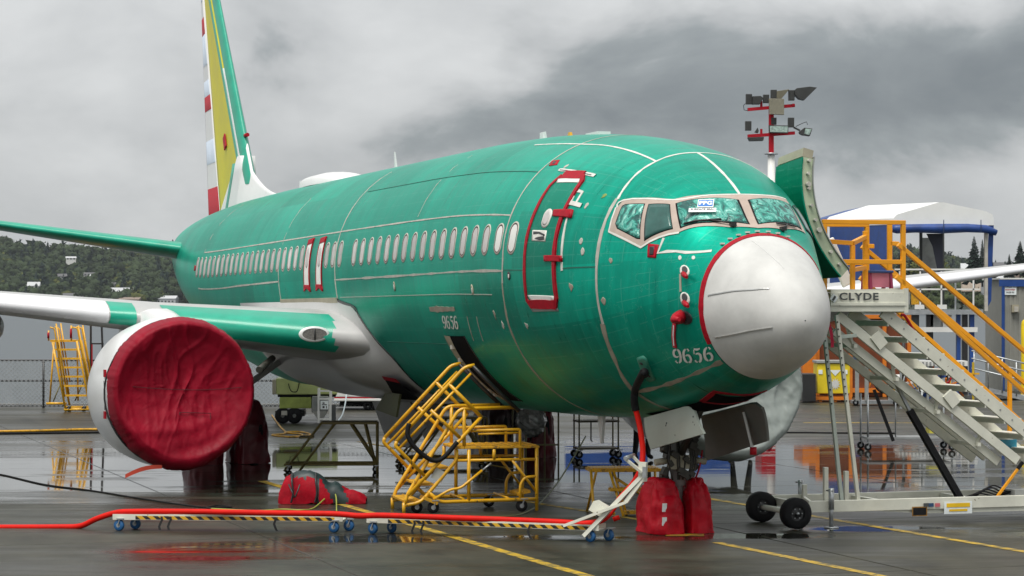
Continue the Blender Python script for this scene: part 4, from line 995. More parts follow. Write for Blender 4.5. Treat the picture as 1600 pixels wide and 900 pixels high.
# main gear
def main_gear(sd):
    s, z0, y0 = 19.6, PIT * 19.6, sd * 2.86
    b = MB(); b.cyl((s, y0, z0 + .5), (s - .05, y0 + sd * .15, 2.6), .13, 14); b.cyl((s, y0 - .45, z0 + .56), (s, y0 + .45, z0 + .56), .08, 10); b.tube([(s, y0, z0 + 1.2), (s, y0 - sd * 1.3, 2.2)], .06, 8); b.tube([(s - .2, y0, z0 + .6), (s - .45, y0, z0 + .95), (s - .15, y0, z0 + 1.35)], .05, 8)
    g_ = b.build('main_gear_strut', M('gear_white', (.6, .62, .6), .4), PLANE)
    for sy in (-1, 1):
        b = MB(); b.lathe([(-.2, .2), (-.2, .45), (-.14, .545), (.14, .545), (.2, .45), (.2, .2)], (s, y0 + sy * .43, z0 + .55), (0, 1, 0), 28); wh = b.build('main_wheel', BLK, g_)
        b = MB(); b.lathe([(-.18, .03), (-.12, .23), (.12, .23), (.18, .03)], (s, y0 + sy * .43, z0 + .55), (0, 1, 0), 20); b.build('rim', GRYP, wh)
    b = MB(); b.box((s - .1, y0 + sd * .55, z0 + 1.65), (1.1, .05, 1.0), Matrix.Rotation(sd * .15, 3, 'X')); b.build('main_gear_door', PGRY, g_)
    b = MB()
    for k in range(7): b.tube(spline([(s - .2, y0 + random.uniform(-.2, .2), z0 + .5), (s - .35, y0 + random.uniform(-.3, .3), z0 + 1.1), (s - .1, y0 + random.uniform(-.2, .2), 2.2)]), .018, 5)
    b.build('brake_hoses', BLK, g_)
main_gear(1); main_gear(-1)
def PY(u, v, y):
    rx = (u - 800) / FPX; s = (NOSE.x + STB.x * y - rx * (NOSE.y + STB.y * y)) / (rx * AFT.y - AFT.x); Y = NOSE.y + AFT.y * s + STB.y * y
    return Vector((s, y, CAMH + (HOR - v) * Y / FPX + PIT * s))
for nm, Q_, y_, m_ in (('wheel_well_door', ((585, 628), (640, 622), (668, 668), (640, 700), (604, 680)), .35, GRYP), ('wheel_well_door', ((606, 612), (628, 616), (622, 652), (590, 640)), .9, M('olive_primer_panel', (.11, .12, .05), .5)), ('wheel_well_door', ((640, 622), (690, 620), (694, 660), (668, 690)), -.3, GRYP)):
    b = MB(); b.prism([PY(u, v, y_) for u, v in Q_], (0, .04, 0)); b.build(nm, m_, PLANE)
b = MB(); b.tube([PY(405, 578, 3.4), PY(426, 560, 2.9)], .06, 8); b.build('gear_side_strut', DSTEEL, PLANE)

# port entry door, swung open on its leaning hinge line
hA = Vector((4.0, -1.86, 3.3)); hB = Vector((4.0, -1.36, 4.9)); hM = Matrix.Translation(hA + Vector((0, .11, .13))) @ Matrix.Rotation(-R(172), 4, (hB - hA).normalized()) @ Matrix.Translation(-hA)
def dshell(name, m, s0, s1, t0, t1, o0, o1, parent=None, n=18):
    b = MB(); rows = []
    for i in range(n + 1):
        t = 180 - (t0 + (t1 - t0) * i / n)
        rows.append([hM @ hv(s0, t, o0), hM @ hv(s1, t, o0), hM @ hv(s1, t, o1), hM @ hv(s0, t, o1)])
    b.grid(rows, wrap=True, smooth=False); k = len(rows) - 1; b.f += [[0, 1, 2, 3], [4 * k + 3, 4 * k + 2, 4 * k + 1, 4 * k]]; b.m += [0, 0]; b.sm += [False, False]
    return b.build(name, m, parent or PLANE)
pdoor = dshell('entry_door', film('green_entry_door_film', (.002, .20, .12), .33, .2), 4.05, 4.86, 43, -12, -.02, 0)
dshell('door_core', ZINC, 4.07, 4.84, 43.5, -12.3, -.17, -.022, pdoor)
dshell('door_lining', GRYP, 4.04, 4.865, 44.5, -12.6, -.185, -.172, pdoor)
dshell('door_gate', TAN, 4.07, 4.84, 47.5, 43.6, -.16, -.01, pdoor, 3)
for t_, s_ in ((42, .4), (36, .3), (31, .5), (29, .3), (21, .3), (14, .3), (9, .5), (-2, .4), (-8, .3)):
    b = MB(); b.cyl(hM @ hv(4.84, 180 - t_, -.1), hM @ hv(4.90, 180 - t_, -.1), .022 if s_ < .45 else .035, 8); b.build('door_roller', SEAM, pdoor)
b = MB(); c_ = hM @ hv(4.42, 180 - 18, .004); nn = (hM @ hv(4.42, 180 - 18, .1) - c_).normalized(); b.lathe([(0, .13), (.012, .12), (.012, .09), (.004, .085)], c_, nn, 20); b.lathe([(.006, .086), (.006, .001)], c_, nn, 20, 1); b.build('door_window', [SEAM, MASK], pdoor)

# ------------------------------------------------------------------ covers (lift-off things)
def pl_thing(name, label, cat, s, y, group=None):
    """an Empty on the ground at a plane station, axes along the airplane"""
    o = thing(name, label, cat, PW(s, y), R(90) + YAW, group); o['o'] = 0; del o['o']; return o
def ridge_n(v): return 1 - min(1, abs(noise.noise(v)) * 2.6)
def cover_mesh(sd, rmax, wrap, sag, seed, fold):
    b = MB(); rows = []; NT = 260
    prof = [(k / 44 * .94, .13 * (1 - (k / 44) ** 2.2) - .045 * max(0, (k / 44 - .8) / .2)) for k in range(1, 45)] + [(.962, -.035), (.985, -.01), (1.0, .05), (1.012, .12), (1.024, .2), (1.036, .28), (1.045, wrap)]
    for pi, (rf, ds) in enumerate(prof):
        row = []
        for j in range(NT):
            th = 2 * math.pi * j / NT; cy, cz = math.sin(th), math.cos(th); r = rf * rmax; y = r * cy; z = r * cz
            face = max(0, min(1, (1.0 - rf) / .12))
            wv = .35 * noise.noise(Vector((y * 1.1, z * 1.1, seed)))
            f1 = ridge_n(Vector(((y + wv) * 2.6, z * .42, seed))) ** 3 * -.055 + ridge_n(Vector(((y - wv) * 5.2 + .4 * z, z * .8, seed + 4))) ** 3 * -.026
            f2 = noise.noise(Vector((y * 12, z * 9, seed))) * .006 + ridge_n(Vector((y * 8 + z * 2, z * 4 - y * 2, seed + 7))) ** 4 * -.007
            f3 = noise.noise(Vector((y * 1.3, z * 1.3, seed + 9))) * .07
            rho = math.hypot(y - .35 * rmax, z - rmax * .9)
            sw = (math.sin(8.5 * rho + 2.4 * wv) ** 3) * -.03 * max(0, min(1, (.1 - z) * 1.4)) * max(0, min(1, (rho - .9) * 2))
            dd = (f1 * (.45 + .55 * max(0, min(1, z + .7))) + f2 + f3) * face * fold + sw * fold * max(.3, face)
            q = Vector((cy * 5, cz * 5, seed)); rim = (noise.noise(q) * .022 + ridge_n(Vector((cy * 13, cz * 13, seed + rf * 1.5))) ** 3 * -.014) * max(0, min(1, (rf - .88) * 10))
            low = sag * max(0, -cz) ** 2 * max(0, (rf - .6) / .4)
            endw = (noise.noise(Vector((cy * 2.5, cz * 2.5, seed + 2))) * .10 + .05 * math.sin(5 * th + seed)) if pi == len(prof) - 1 else 0
            row.append(Vector((ds + dd - .12 * face * max(0, -z) + endw, sd * (r + rim + low * .15) * cy, (r + rim + low) * cz)))
        rows.append(row)
    b.grid(rows, wrap=True); b.f.append(list(range(NT))); b.m.append(0); b.sm.append(True); return b
ec = pl_thing('engine_cover', 'crimson cloth cover stretched over the intake of the near engine', 'engine cover', ENS, ENY, )
b = cover_mesh(1, 1.165, .40, .07, 3.3, .85); o = b.build('cover_cloth', REDCLOTH, ec); o.location = (-.08, 0, ENZ - .07)
b = MB(); P = [Vector((-.03 + .07 * math.sin(k * 7), -.35 + x, -.42 + z)) for k, (x, z) in enumerate(((-.0, .0), (.5, .02), (.52, -.42), (.0, -.46)))]
for i in range(4): b.tube([P[i] + Vector((-.03, 0, 0)), P[(i + 1) % 4] + Vector((-.03, 0, 0))], .006, 5)
o = b.build('stitched_patch', M('dark_stitching', (.06, .004, .008), .8), ec); o.location = (-.02, -.08, ENZ)
b = MB(); q = spline([(-.02, -1.0, .02), (.0, -.4, -.02), (.0, .3, .0), (.04, 1.0, .06)]); b.tube(q, .006, 5); o = b.build('cloth_seam', MATS['dark_stitching'], ec); o.location = (-.03, 0, ENZ - .02)
b = MB(); b.tube([(.38 + .05 * math.sin(5 * t), 1.222 * math.sin(t), 1.222 * math.cos(t) - .03) for t in [i * .1257 for i in range(50)]], .016, 6, closed=True); o = b.build('draw_cord', BLKP, ec); o.location = (-.02, 0, ENZ - .07)
b = MB(); rows = []
for i in range(8): rows.append([Vector((-.1, .22 + .085 * i, .36 - .02 * i + .05 * math.sin(i * .45) + h_)) for h_ in (-.03 - .01 * math.sin(i * .4), .03)])
b.grid(rows); o = b.build('streamer', M('streamer_orange_red', (.55, .06, .03), .5), ec)
o.data.transform(Matrix.Translation((0, .15, .03)))
cv = pl_thing('engine_cover', 'pale grey cloth cover wrapped over the intake of the far engine', 'engine cover', ENS, -ENY)
b = cover_mesh(-1, 1.215, .75, .08, 8.1, .8); o = b.build('cover_cloth', M('grey_green_cloth', (.25, .28, .265), .6, var=.06, scale=2, bump=.12, bscale=12), cv); o.location = (-.08, 0, ENZ - .07)
b = MB(); rows = []
for i in range(7): rows.append([Vector((.1 + .03 * i, -1.16 + .0 * i, .62 - .09 * i)) + Vector((0, .045 * i, 0)) + d_ for d_ in (Vector((0, -.03, 0)), Vector((0, .03, 0)))])
b.grid(rows); o = b.build('streamer', MATS['streamer_red'], cv); o.location = (-.15, .25, .33)

def bag(hs, hy_, h, seed, taper=.55, wr=.03, nz_=26, na=64):
    b = MB(); rows = []
    for i in range(nz_ + 1):
        k = i / nz_; z = h * math.sin(k * math.pi / 2) if k < 1 else h
        sc = math.cos(k * math.pi / 2) ** .45 if k < 1 else .02
        sc = sc * (1 - (1 - taper) * k * .5)
        row = []
        for j in range(na):
            a_ = 2 * math.pi * j / na; c, s_ = math.cos(a_), math.sin(a_)
            x = hs * sc * math.copysign(abs(c) ** .65, c); y = hy_ * sc * math.copysign(abs(s_) ** .65, s_)
            q = noise.noise(Vector((x * 5, y * 5, z * 4 + seed))) * wr * 1.2 - ridge_n(Vector((x * 7, y * 7, z * 3 + seed))) ** 3 * wr * .9 - ridge_n(Vector((x * 9, y * 9, z * 12 + seed + 3))) ** 3 * wr * .6 + (noise.noise(Vector((c * 3, s_ * 3, seed))) * wr * 1.5 * (1 - k))
            d_ = Vector((x, y, 0)); d_ = d_.normalized() if d_.length > 1e-6 else Vector((0, 0, 1))
            row.append(Vector((x, y, max(.004, z + q * .5))) + d_ * q)
        rows.append(row)
    b.grid(rows, wrap=True); b.f.append([nz_ * na + j for j in range(na)]); b.m.append(0); b.sm.append(True)
    return b
LABW = M('paper_label', (.75, .8, .8), .5)
nwc = pl_thing('wheel_cover', 'red cloth bag with two white labels over the nose wheel nearest the engine cover', 'wheel cover', 4.0, .25)
bag(.46, .26, .73, 1.2, .75, .035).build('cover_cloth', REDBAG, nwc)
for z, y in ((.36, .02), (.18, .03)):
    b = MB(); b.box((-.425 - (.36 - z) * .12, .08 + y, z), (.012, .06, .11), Matrix.Rotation(-.12, 3, 'Y')); b.build('paper_label', LABW, nwc)
nwc2 = pl_thing('wheel_cover', 'smaller red cloth bag on the far nose wheel beside the white-labelled one', 'wheel cover', 4.0, -.22)
bag(.43, .215, .72, 5.2, .75, .035).build('cover_cloth', REDBAG, nwc2)
b = MB(); b.tube(spline([(-.1, .0, .70), (-.15, -.04, .86), (-.1, -.1, 1.08)]), .012, 6); b.build('tie_strap', REDP, nwc2)
DRED = M('dark_maroon_vinyl', (.15, .002, .010), .4, var=.3, scale=3, bump=.1, bscale=10)
for y, sd, lab in ((2.45, 1, 'maroon cloth hanging over the near main wheels right of the engine cover'), (-2.43, 2, 'bright red cloth over the far main wheel behind the plastic-wrapped bundle'), (-3.29, 3, 'maroon black cloth over the outer far main wheel behind the yellow platform')):
    pass
def wheel_cover(y, lab, m, hh, hy_, hs=.62):
    c_ = pl_thing('wheel_cover', lab, 'wheel cover', 19.6, y); o = bag(hs, hy_, hh, y, .8, .04, 26, 64).build('cover_cloth', m, c_); return c_
wheel_cover(2.46, 'dark maroon cloth draped over the near main wheels right of the engine cover', DRED, 1.22, .36)
wheel_cover(3.32, 'maroon cloth over the outer near main wheel, mostly hidden by the engine cover', DRED, 1.2, .34)
wheel_cover(-2.43, 'black maroon cloth over the far main wheel behind the yellow platform', M('black_maroon_vinyl', (.035, .008, .012), .4, var=.3, bump=.1, bscale=10), 1.25, .34)
wheel_cover(-3.34, 'tall red cloth over the outer far main wheel beside the thin shelf cart', DRED, 1.28, .30)
# plastic-wrapped bundle on a light stand between them
pb = thing('wrapped_bundle', 'round bundle wrapped in clear plastic on a thin stand behind the yellow platform', 'bundle', G(838, 722), 0)
b = MB(); rows = []
for i in range(15):
    th = math.pi * i / 14; row = []
    for j in range(22):
        ph = 2 * math.pi * j / 22; d_ = Vector((math.sin(th) * math.cos(ph), math.sin(th) * math.sin(ph), math.cos(th))); row.append(d_ * (.29 + .05 * noise.noise(d_ * 3.5) + .03 * noise.noise(d_ * 9)) + Vector((-.1, 0, .78)))
    rows.append(row)
b.grid(rows, wrap=True, smooth=False); b.build('plastic_wrap', M('clear_plastic', (.30, .31, .30), .12, var=.6, scale=9, spec=.8), pb)
b = MB()
for x in (-.45, -.2, .16, .42): b.cyl((x, .1 * math.sin(x * 9), 0), (x, .1 * math.sin(x * 9), 1.16), .017, 6)
b.bar((-.45, 0, 1.13), (.16, 0, 1.13), .04); b.bar((-.2, 0, .33), (.42, 0, .33), .03); b.build('stand', M('dull_olive_tube', (.22, .20, .09), .5), pb)
# ------------------------------------------------------------------ ground equipment
def caster(name, parent, p, r=.09, m=BLK, w_=.05, ax=(0, 1, 0), bracket=STEEL):
    p = Vector(p); ax = Vector(ax).normalized()
    b = MB(); b.lathe([(-w_ / 2, r * .35), (-w_ / 2, r * .9), (-w_ / 3, r), (w_ / 3, r), (w_ / 2, r * .9), (w_ / 2, r * .35)], p + Vector((0, 0, r)), ax, 16); b.lathe([(-w_ * .52, .001), (-w_ * .52, r * .4)], p + Vector((0, 0, r)), ax, 12, 1); b.lathe([(w_ * .52, r * .4), (w_ * .52, .001)], p + Vector((0, 0, r)), ax, 12, 1)
    c_ = b.build(name, [m, bracket], parent)
    b = MB(); side = ax * (w_ * .75)
    for k in (-1, 1): b.bar(p + side * k + Vector((0, 0, r)), p + side * k * .9 + Vector((r * .35, 0, r * 2.15)), r * .35, .012)
    b.box(p + Vector((r * .35, 0, r * 2.2)), (r * 1.3, w_ * 2.2, .015)); b.build('fork', bracket, c_); return c_

# --- hose dolly (two trolleys) and the red hose
HAZ = bpy.data.materials.new('hazard_stripe_tape'); HAZ.use_nodes = True
n = HAZ.node_tree.nodes; l = HAZ.node_tree.links; bs = n['Principled BSDF']; bs.inputs['Roughness'].default_value = .5
tcn = n.new('ShaderNodeTexCoord'); sp = n.new('ShaderNodeSeparateXYZ'); l.new(tcn.outputs['Object'], sp.inputs[0])
ad_ = n.new('ShaderNodeMath'); ad_.operation = 'MULTIPLY_ADD'; ad_.inputs[1].default_value = 1.2; l.new(sp.outputs[2], ad_.inputs[0]); l.new(sp.outputs[0], ad_.inputs[2])
d_ = n.new('ShaderNodeMath'); d_.operation = 'DIVIDE'; d_.inputs[1].default_value = .145; l.new(ad_.outputs[0], d_.inputs[0]); f_ = n.new('ShaderNodeMath'); f_.operation = 'FRACT'; l.new(d_.outputs[0], f_.inputs[0])
r_ = n.new('ShaderNodeValToRGB'); r_.color_ramp.interpolation = 'CONSTANT'; r_.color_ramp.elements[0].color = (.015, .014, .013, 1); r_.color_ramp.elements[1].position = .48; r_.color_ramp.elements[1].color = (.62, .36, .02, 1); l.new(f_.outputs[0], r_.inputs[0]); l.new(r_.outputs[0], bs.inputs['Base Color'])
def dolly(u0, v0, u1, v1, lab, arm=False):
    A = G(u0, v0); B_ = G(u1, v1); d = B_ - A; ln = d.length; rz = math.atan2(d.y, d.x)
    t = thing('hose_dolly', lab, 'dolly', A, rz, 'wheeled hose trolleys end to end')
    b = MB(); z0, z1 = .148, .222
    b.box((ln / 2, -.13, (z0 + z1) / 2), (ln + .12, .018, z1 - z0)); b.box((ln / 2, .13, (z0 + z1) / 2), (ln + .12, .018, z1 - z0)); b.box((ln / 2, 0, z0 + .012), (ln + .116, .24, .016)); b.build('tray', CREAM, t)
    b = MB(); b.box((ln / 2 + .1, -.1405, (z0 + z1) / 2 - .006), (ln - .30, .003, .046)); b.build('hazard_stripe', HAZ, t)
    for x in (.02, ln - .06):
        for y in (-.11, .14): caster('caster', t, (x + (.16 if y > 0 else 0), y, 0), .074, RIMW, .05, (math.sin(.3), math.cos(.3), 0))
    for x in (ln * .2, ln * .24, ln * .72):
        b = MB(); rows = [[Vector((x + dx + .02 * math.sin(k * 1.3 + x), -.16, .20 - .045 * k)) for dx in (-.016, .016)] for k in range(5)]; b.grid(rows); b.build('strap', BLKP, t)
    return t, A, B_
dA, A0, A1 = dolly(187, 828, 531, 831, 'wheeled hose trolley carrying the red hose on the left, near the crimson engine cover')
dB, B0, B1 = dolly(586, 833, 934, 846, 'wheeled hose trolley on the right with a raised white arm beside the nose wheels')
# arm of the right trolley: built in its own frame
ln = (B1 - B0).length
def barp(pts, w_, h_, name, m, par):
    b = MB()
    for i in range(len(pts) - 1): b.bar(pts[i], pts[i + 1], w_, h_, (0, 1, 0))
    return b.build(name, m, par)
rzB = math.atan2((B1 - B0).y, (B1 - B0).x); invB = Matrix.Rotation(-rzB, 3, 'Z')
def LB(u, v, Y): p = invB @ (at(u, v, Y) - B0); return p
Yd = B1.y
barp([LB(880, 822, Yd - .14), LB(978, 785, Yd - .14)], .035, .10, 'arm_plate', CREAM, dB); barp([LB(912, 838, Yd - .12), LB(1003, 744, Yd - .12)], .05, .07, 'arm', CREAM, dB)
barp([LB(978, 785, Yd - .12), LB(1005, 748, Yd - .12)], .05, .06, 'arm', CREAM, dB)
barp([LB(1004, 752, Yd - .12), LB(1005, 722, Yd - .12)], .10, .07, 'arm_head', CREAM, dB); barp([LB(1003, 738, Yd - .17), LB(976, 716, Yd - .17)], .03, .06, 'roller_bracket', CREAM, dB); barp([LB(1003, 728, Yd + .05), LB(988, 712, Yd + .05)], .03, .05, 'roller_bracket', CREAM, dB)
b = MB(); b.cyl(LB(977, 716, Yd - .22), LB(990, 711, Yd + .12), .026, 10); b.build('roller', STEEL, dB)
b = MB(); b.box(LB(938, 795, Yd + .05), (.2, .22, .13), Matrix.Rotation(.5, 3, 'Y')); b.build('winch_box', CREAM, dB)
b = MB(); b.box(LB(1007, 738, Yd - .2), (.05, .02, .14)); b.build('latch_plate', STEEL, dB)
b = MB(); b.cyl(LB(968, 808, Yd), LB(958, 812, Yd), .03, 10); b.build('end_cap', ORHOSE, dB)
hose = thing('ground_power_hose', 'long orange-red power hose lying on the trolleys and rising to the nose', 'hose', G(0, 824), 0)
def hpt(u, v, Y): return at(u, v, Y) - Vector(G(0, 824))
hz = .315; Yl = lambda u: 32.72 + (31.2 - 32.72) * (u - 187) / (934 - 187)
pth = [hpt(u, v, y) for u, v, y in ((-420, 824, 33.4), (-200, 824, 33.2), (0, 824, 33.0), (90, 823.5, 32.95), (125, 822, 32.9))] + [hpt(u, v, Yl(u)) for u, v in ((150, 811), (178, 802), (205, 799.5), (300, 799.5), (420, 801.5), (520, 803), (560, 806), (600, 805.5), (700, 809), (800, 812.5), (880, 816), (915, 818), (945, 810))] + [hpt(u, v, y) for u, v, y in ((968, 780, 31.3), (988, 757, 31.35), (1001, 733, 31.4), (1004.5, 705, 31.5), (1000, 668, 31.6), (993.5, 640, 31.65))]
b = MB(); b.tube(spline(pth, 6), .038, 12); b.build('hose_jacket', ORHOSE, hose)
pe = PLANE.matrix_basis @ hv(2.6, -45, .06) - Vector(G(0, 824)); P0 = Vector(pth[-1])
b = MB(); b.tube(spline([P0 - Vector((0, 0, .01)), hpt(991, 624, 31.62), hpt(993.5, 606, 31.5), pe + Vector((-.02, -.10, .03)), pe], 6), .05, 12); b.build('connector_boot', BLK, hose)

# --- red duffel bag
bg = thing('duffel_bag', 'slumped red duffel bag with dark green panels on the wet ground', 'bag', G(505, 786), 0)
b = MB(); rows = []
for i in range(33):
    x = i / 32 * 2 - 1; row = []
    hgt = (.50 * (1 - abs(x + .42) ** 1.6 * .9) if x < .25 else .30 - .22 * (x - .25)) if x > -.95 else .3
    hgt = max(.05, hgt) * (1 - max(0, abs(x) - .9) * 4)
    for j in range(21):
        a_ = math.pi * j / 20; y = -.30 * math.copysign(abs(math.cos(a_)) ** .7, math.cos(a_)); z = hgt * math.sin(a_) ** .7
        q = noise.noise(Vector((x * 3.2, y * 5, z * 6))) * .05 + noise.noise(Vector((x * 8, y * 9, z * 12))) * .025
        row.append(Vector((x * .66 + q * .3, y * (1 - .3 * abs(x)) + q * .6, max(.004, z + q))))
    rows.append(row)
b.grid(rows)
for fi, f in enumerate(b.f):
    c_ = sum((Vector(b.v[i]) for i in f), Vector()) / len(f); x, z = c_.x / .66, c_.z
    if (-.75 < x < .22 and z > .37 - .05 * x) or (.1 < x - z * -.9 - .0 < .0) or (.12 < x + (z - .2) * .9 < .50 and z > .02): b.m[fi] = 1
    if abs(x + .1) < .03: b.m[fi] = 1
b.build('bag_shell', [M('red_nylon', (.30, .003, .012), .55, var=.25, scale=6, bump=.3, bscale=30, spec=.12), M('dark_green_nylon', (.01, .024, .025), .5, var=.3)], bg)
for x in (-.46, -.1):
    b = MB(); b.tube(spline([(x, -.31, .03), (x + .03, -.315, .18), (x + .01, -.28, .36), (x, -.1, .46)]), .016, 6); b.build('strap', BLKP, bg)
b = MB(); b.tube(spline([(-.5, -.25, .3), (-.44, -.37, .2), (-.40, -.37, .12), (-.36, -.36, .2), (-.33, -.3, .3)]), .012, 6); b.build('carry_handle', BLKP, bg)

# --- large yellow work platform with tipped-up guard rails
F1 = G(631, 803); yp = thing('work_platform', 'large yellow tubular work platform with steps and tipped-up handrail frames below the fuselage', 'platform', F1, R(13))
K = 372.; DW = .92
def YP(zx, zy, d): return Vector(((zx - 245) / K / .97 , d, (845 - zy) / K))
def pipe(name, pts, r=.027, rad=.1, m=YEL, d=0): b = MB(); b.tube(arc_path([YP(x, y, d) for x, y in pts], rad, 5), r, 8); return b.build(name, m, yp)
for d in (0, DW):
    pipe('handrail', [(250, 795), (262, 745), (540, 285), (830, 280)], d=d); pipe('stringer', [(245, 800), (335, 785), (525, 560), (525, 505)], d=d)
    pipe('base_rail', [(372, 725), (432, 785), (955, 778)], d=d); pipe('mid_rail', [(530, 563), (950, 563)], d=d, r=.022)
    for x, y0, y1 in ((245, 845, 785), (590, 785, 505), (955, 842, 500), (565, 500, 282), (725, 563, 505)): pipe('post', [(x, y0), (x, y1)], d=d)
    pipe('corner_brace', [(865, 776), (866, 700), (890, 660), (952, 655)], d=d, r=.022, rad=.2); pipe('corner_brace', [(820, 562), (950, 735)], d=d, r=.02)
    pipe('toe_guard', [(865, 560), (865, 400), (600, 404)], d=d, r=.022, rad=.03); pipe('toe_guard', [(865, 418), (640, 422)], d=d, r=.016)
for z, x0, x1 in ((775, 120, 332), (690, 200, 405), (603, 290, 492)):
    a_, c_ = YP(x0 + 118, z, 0), YP(x1, z, 0); b = MB(); b.box(((a_.x + c_.x) / 2, DW / 2, a_.z), (c_.x - a_.x, DW - .05, .035)); o = b.build('tread', YELD, yp, bevel=.006)
a_, c_ = YP(520, 495, 0), YP(968, 495, 0); b = MB(); b.box(((a_.x + c_.x) / 2, DW / 2, a_.z), (c_.x - a_.x, DW + .05, .035)); b.build('deck', YELD, yp, bevel=.006)
for k in range(11):
    b = MB(); b.box((a_.x + .08 + k * .112, DW / 2, a_.z + .022), (.03, DW - .1, .012)); b.build('deck_slat', YEL, yp)
for d in (-.03, DW + .03):
    pipe('tipped_rail', [(205, 455), (565, 62), (618, 50)], d=d, rad=.12); pipe('tipped_rail', [(655, 330), (265, 745)], d=d); pipe('tipped_rail', [(222, 490), (600, 95)], d=d, r=.02)
    pipe('tipped_rail_post', [(205, 455), (198, 480), (350, 640)], d=d, rad=.06); pipe('tipped_rail_post', [(385, 290), (540, 440)], d=d); pipe('tipped_rail_post', [(480, 150), (657, 332)], d=d, r=.028)
    pipe('gate_arm', [(610, 55), (730, 180), (858, 300)], d=d, r=.03, m=BLKP)
for x0, y0, x1, y1 in ((400, 272, 690, 268), (430, 275, 430, 480)): pass
b = MB(); b.tube(spline([YP(268, 360, -.06), YP(262, 425, -.06), YP(310, 500, -.07), YP(390, 558, -.06), YP(450, 545, -.06), YP(525, 462, -.06)], 6), .034, 8); b.build('foam_sleeve', BLK, yp)
pipe('tow_handle', [(400, 770), (490, 718), (545, 712), (660, 618)], d=-.02, r=.02); pipe('tow_grip', [(655, 622), (708, 580)], d=-.02, r=.013, m=STEEL)
for x, y in ((320, .1), (400, .0), (770, DW), (875, .02)):
    p = YP(x, 845, y); caster('caster', yp, p, .085)
for x in (300, 560, 800):
    b = MB(); p = YP(x, 770, 0); b.tube([p, p + Vector((0, DW, 0))], .018, 8); b.build('cross_tube', YEL, yp)
b = MB(); b.box(YP(385, 775, .1), (.22, .3, .05), Matrix.Rotation(.4, 3, 'Y')); b.build('caster_bracket', YELD, yp)
b = MB(); b.box(YP(890, 745, .3), (.2, .5, .04), Matrix.Rotation(-.2, 3, 'Y')); b.build('caster_bracket', YELD, yp)
b = MB(); b.box(YP(430, 640, -.01), (.18, .006, .16), Matrix.Rotation(.5, 3, 'Y')); b.build('sign_plate', M('plate_grey', (.5, .5, .45), .4), yp)

# --- small step stands (yellow one by the nose gear, olive ones behind)
def step_stand(name, lab, loc, rz, m, L_, W_, hs, leg_r=.022, casters=True, group=None, slat=None):
    t = thing(name, lab, 'step stand', loc, rz, group); H_ = hs[-1]
    n_ = len(hs); xs = [-L_ / 2 + L_ * .0 - (n_ - 1 - i) * .27 for i in range(n_)]
    b = MB(); b.box((0, 0, H_), (L_, W_, .04)); dk = b.build('deck', m, t, bevel=.005)
    if slat:
        for k in range(int(L_ / .06)): b = MB(); b.box((-L_ / 2 + .03 + k * .06, 0, H_ + .026), (.028, W_ - .05, .012)); b.build('deck_rib', slat, dk)
    for i in range(n_ - 1): b = MB(); b.box((xs[i], 0, hs[i]), (.26, W_ - .04, .03)); b.build('tread', m, t, bevel=.005)
    for sy in (-1, 1):
        y = sy * (W_ / 2 - .02)
        for p in ([(L_ / 2, y, .0), (L_ / 2, y, H_)], [(xs[0] - .12, y, .02), (-L_ / 2, y, H_)], [(xs[0] + .15, y, .02), (-L_ / 2 + .25, y, H_)], [(xs[0] - .12, y, .14), (L_ / 2, y, .14)], [(L_ * .02, y, H_), (L_ / 2, y, .15)], [(L_ * .28, y, H_), (L_ / 2 - .02, y, .05)]):
            b = MB(); b.tube(p, leg_r, 6); b.build('leg' if abs(p[0][2] - p[1][2]) > .1 else 'rail', m, t)
    if casters:
        for x in (L_ / 2 - .03, xs[0] - .06):
            for sy in (-1, 1): caster('caster', t, (x, sy * (W_ / 2 - .02), 0), .055, w_=.035)
    return t
OLIVE = M('dull_olive_paint', (.19, .15, .045), .55, var=.25, scale=8)
ol = step_stand('step_stand', 'dull olive two-step stand on wet ground behind the red duffel bag', (G(527, 740) + G(560, 738)) / 2 + Vector((.0, .45, 0)), R(2), OLIVE, 1.0, .62, (.36, .62, .88))
copy_tree(ol, G(716, 727) + Vector((0, .3, 0)), R(8), 'dull olive two-step stand half hidden behind the large yellow platform')
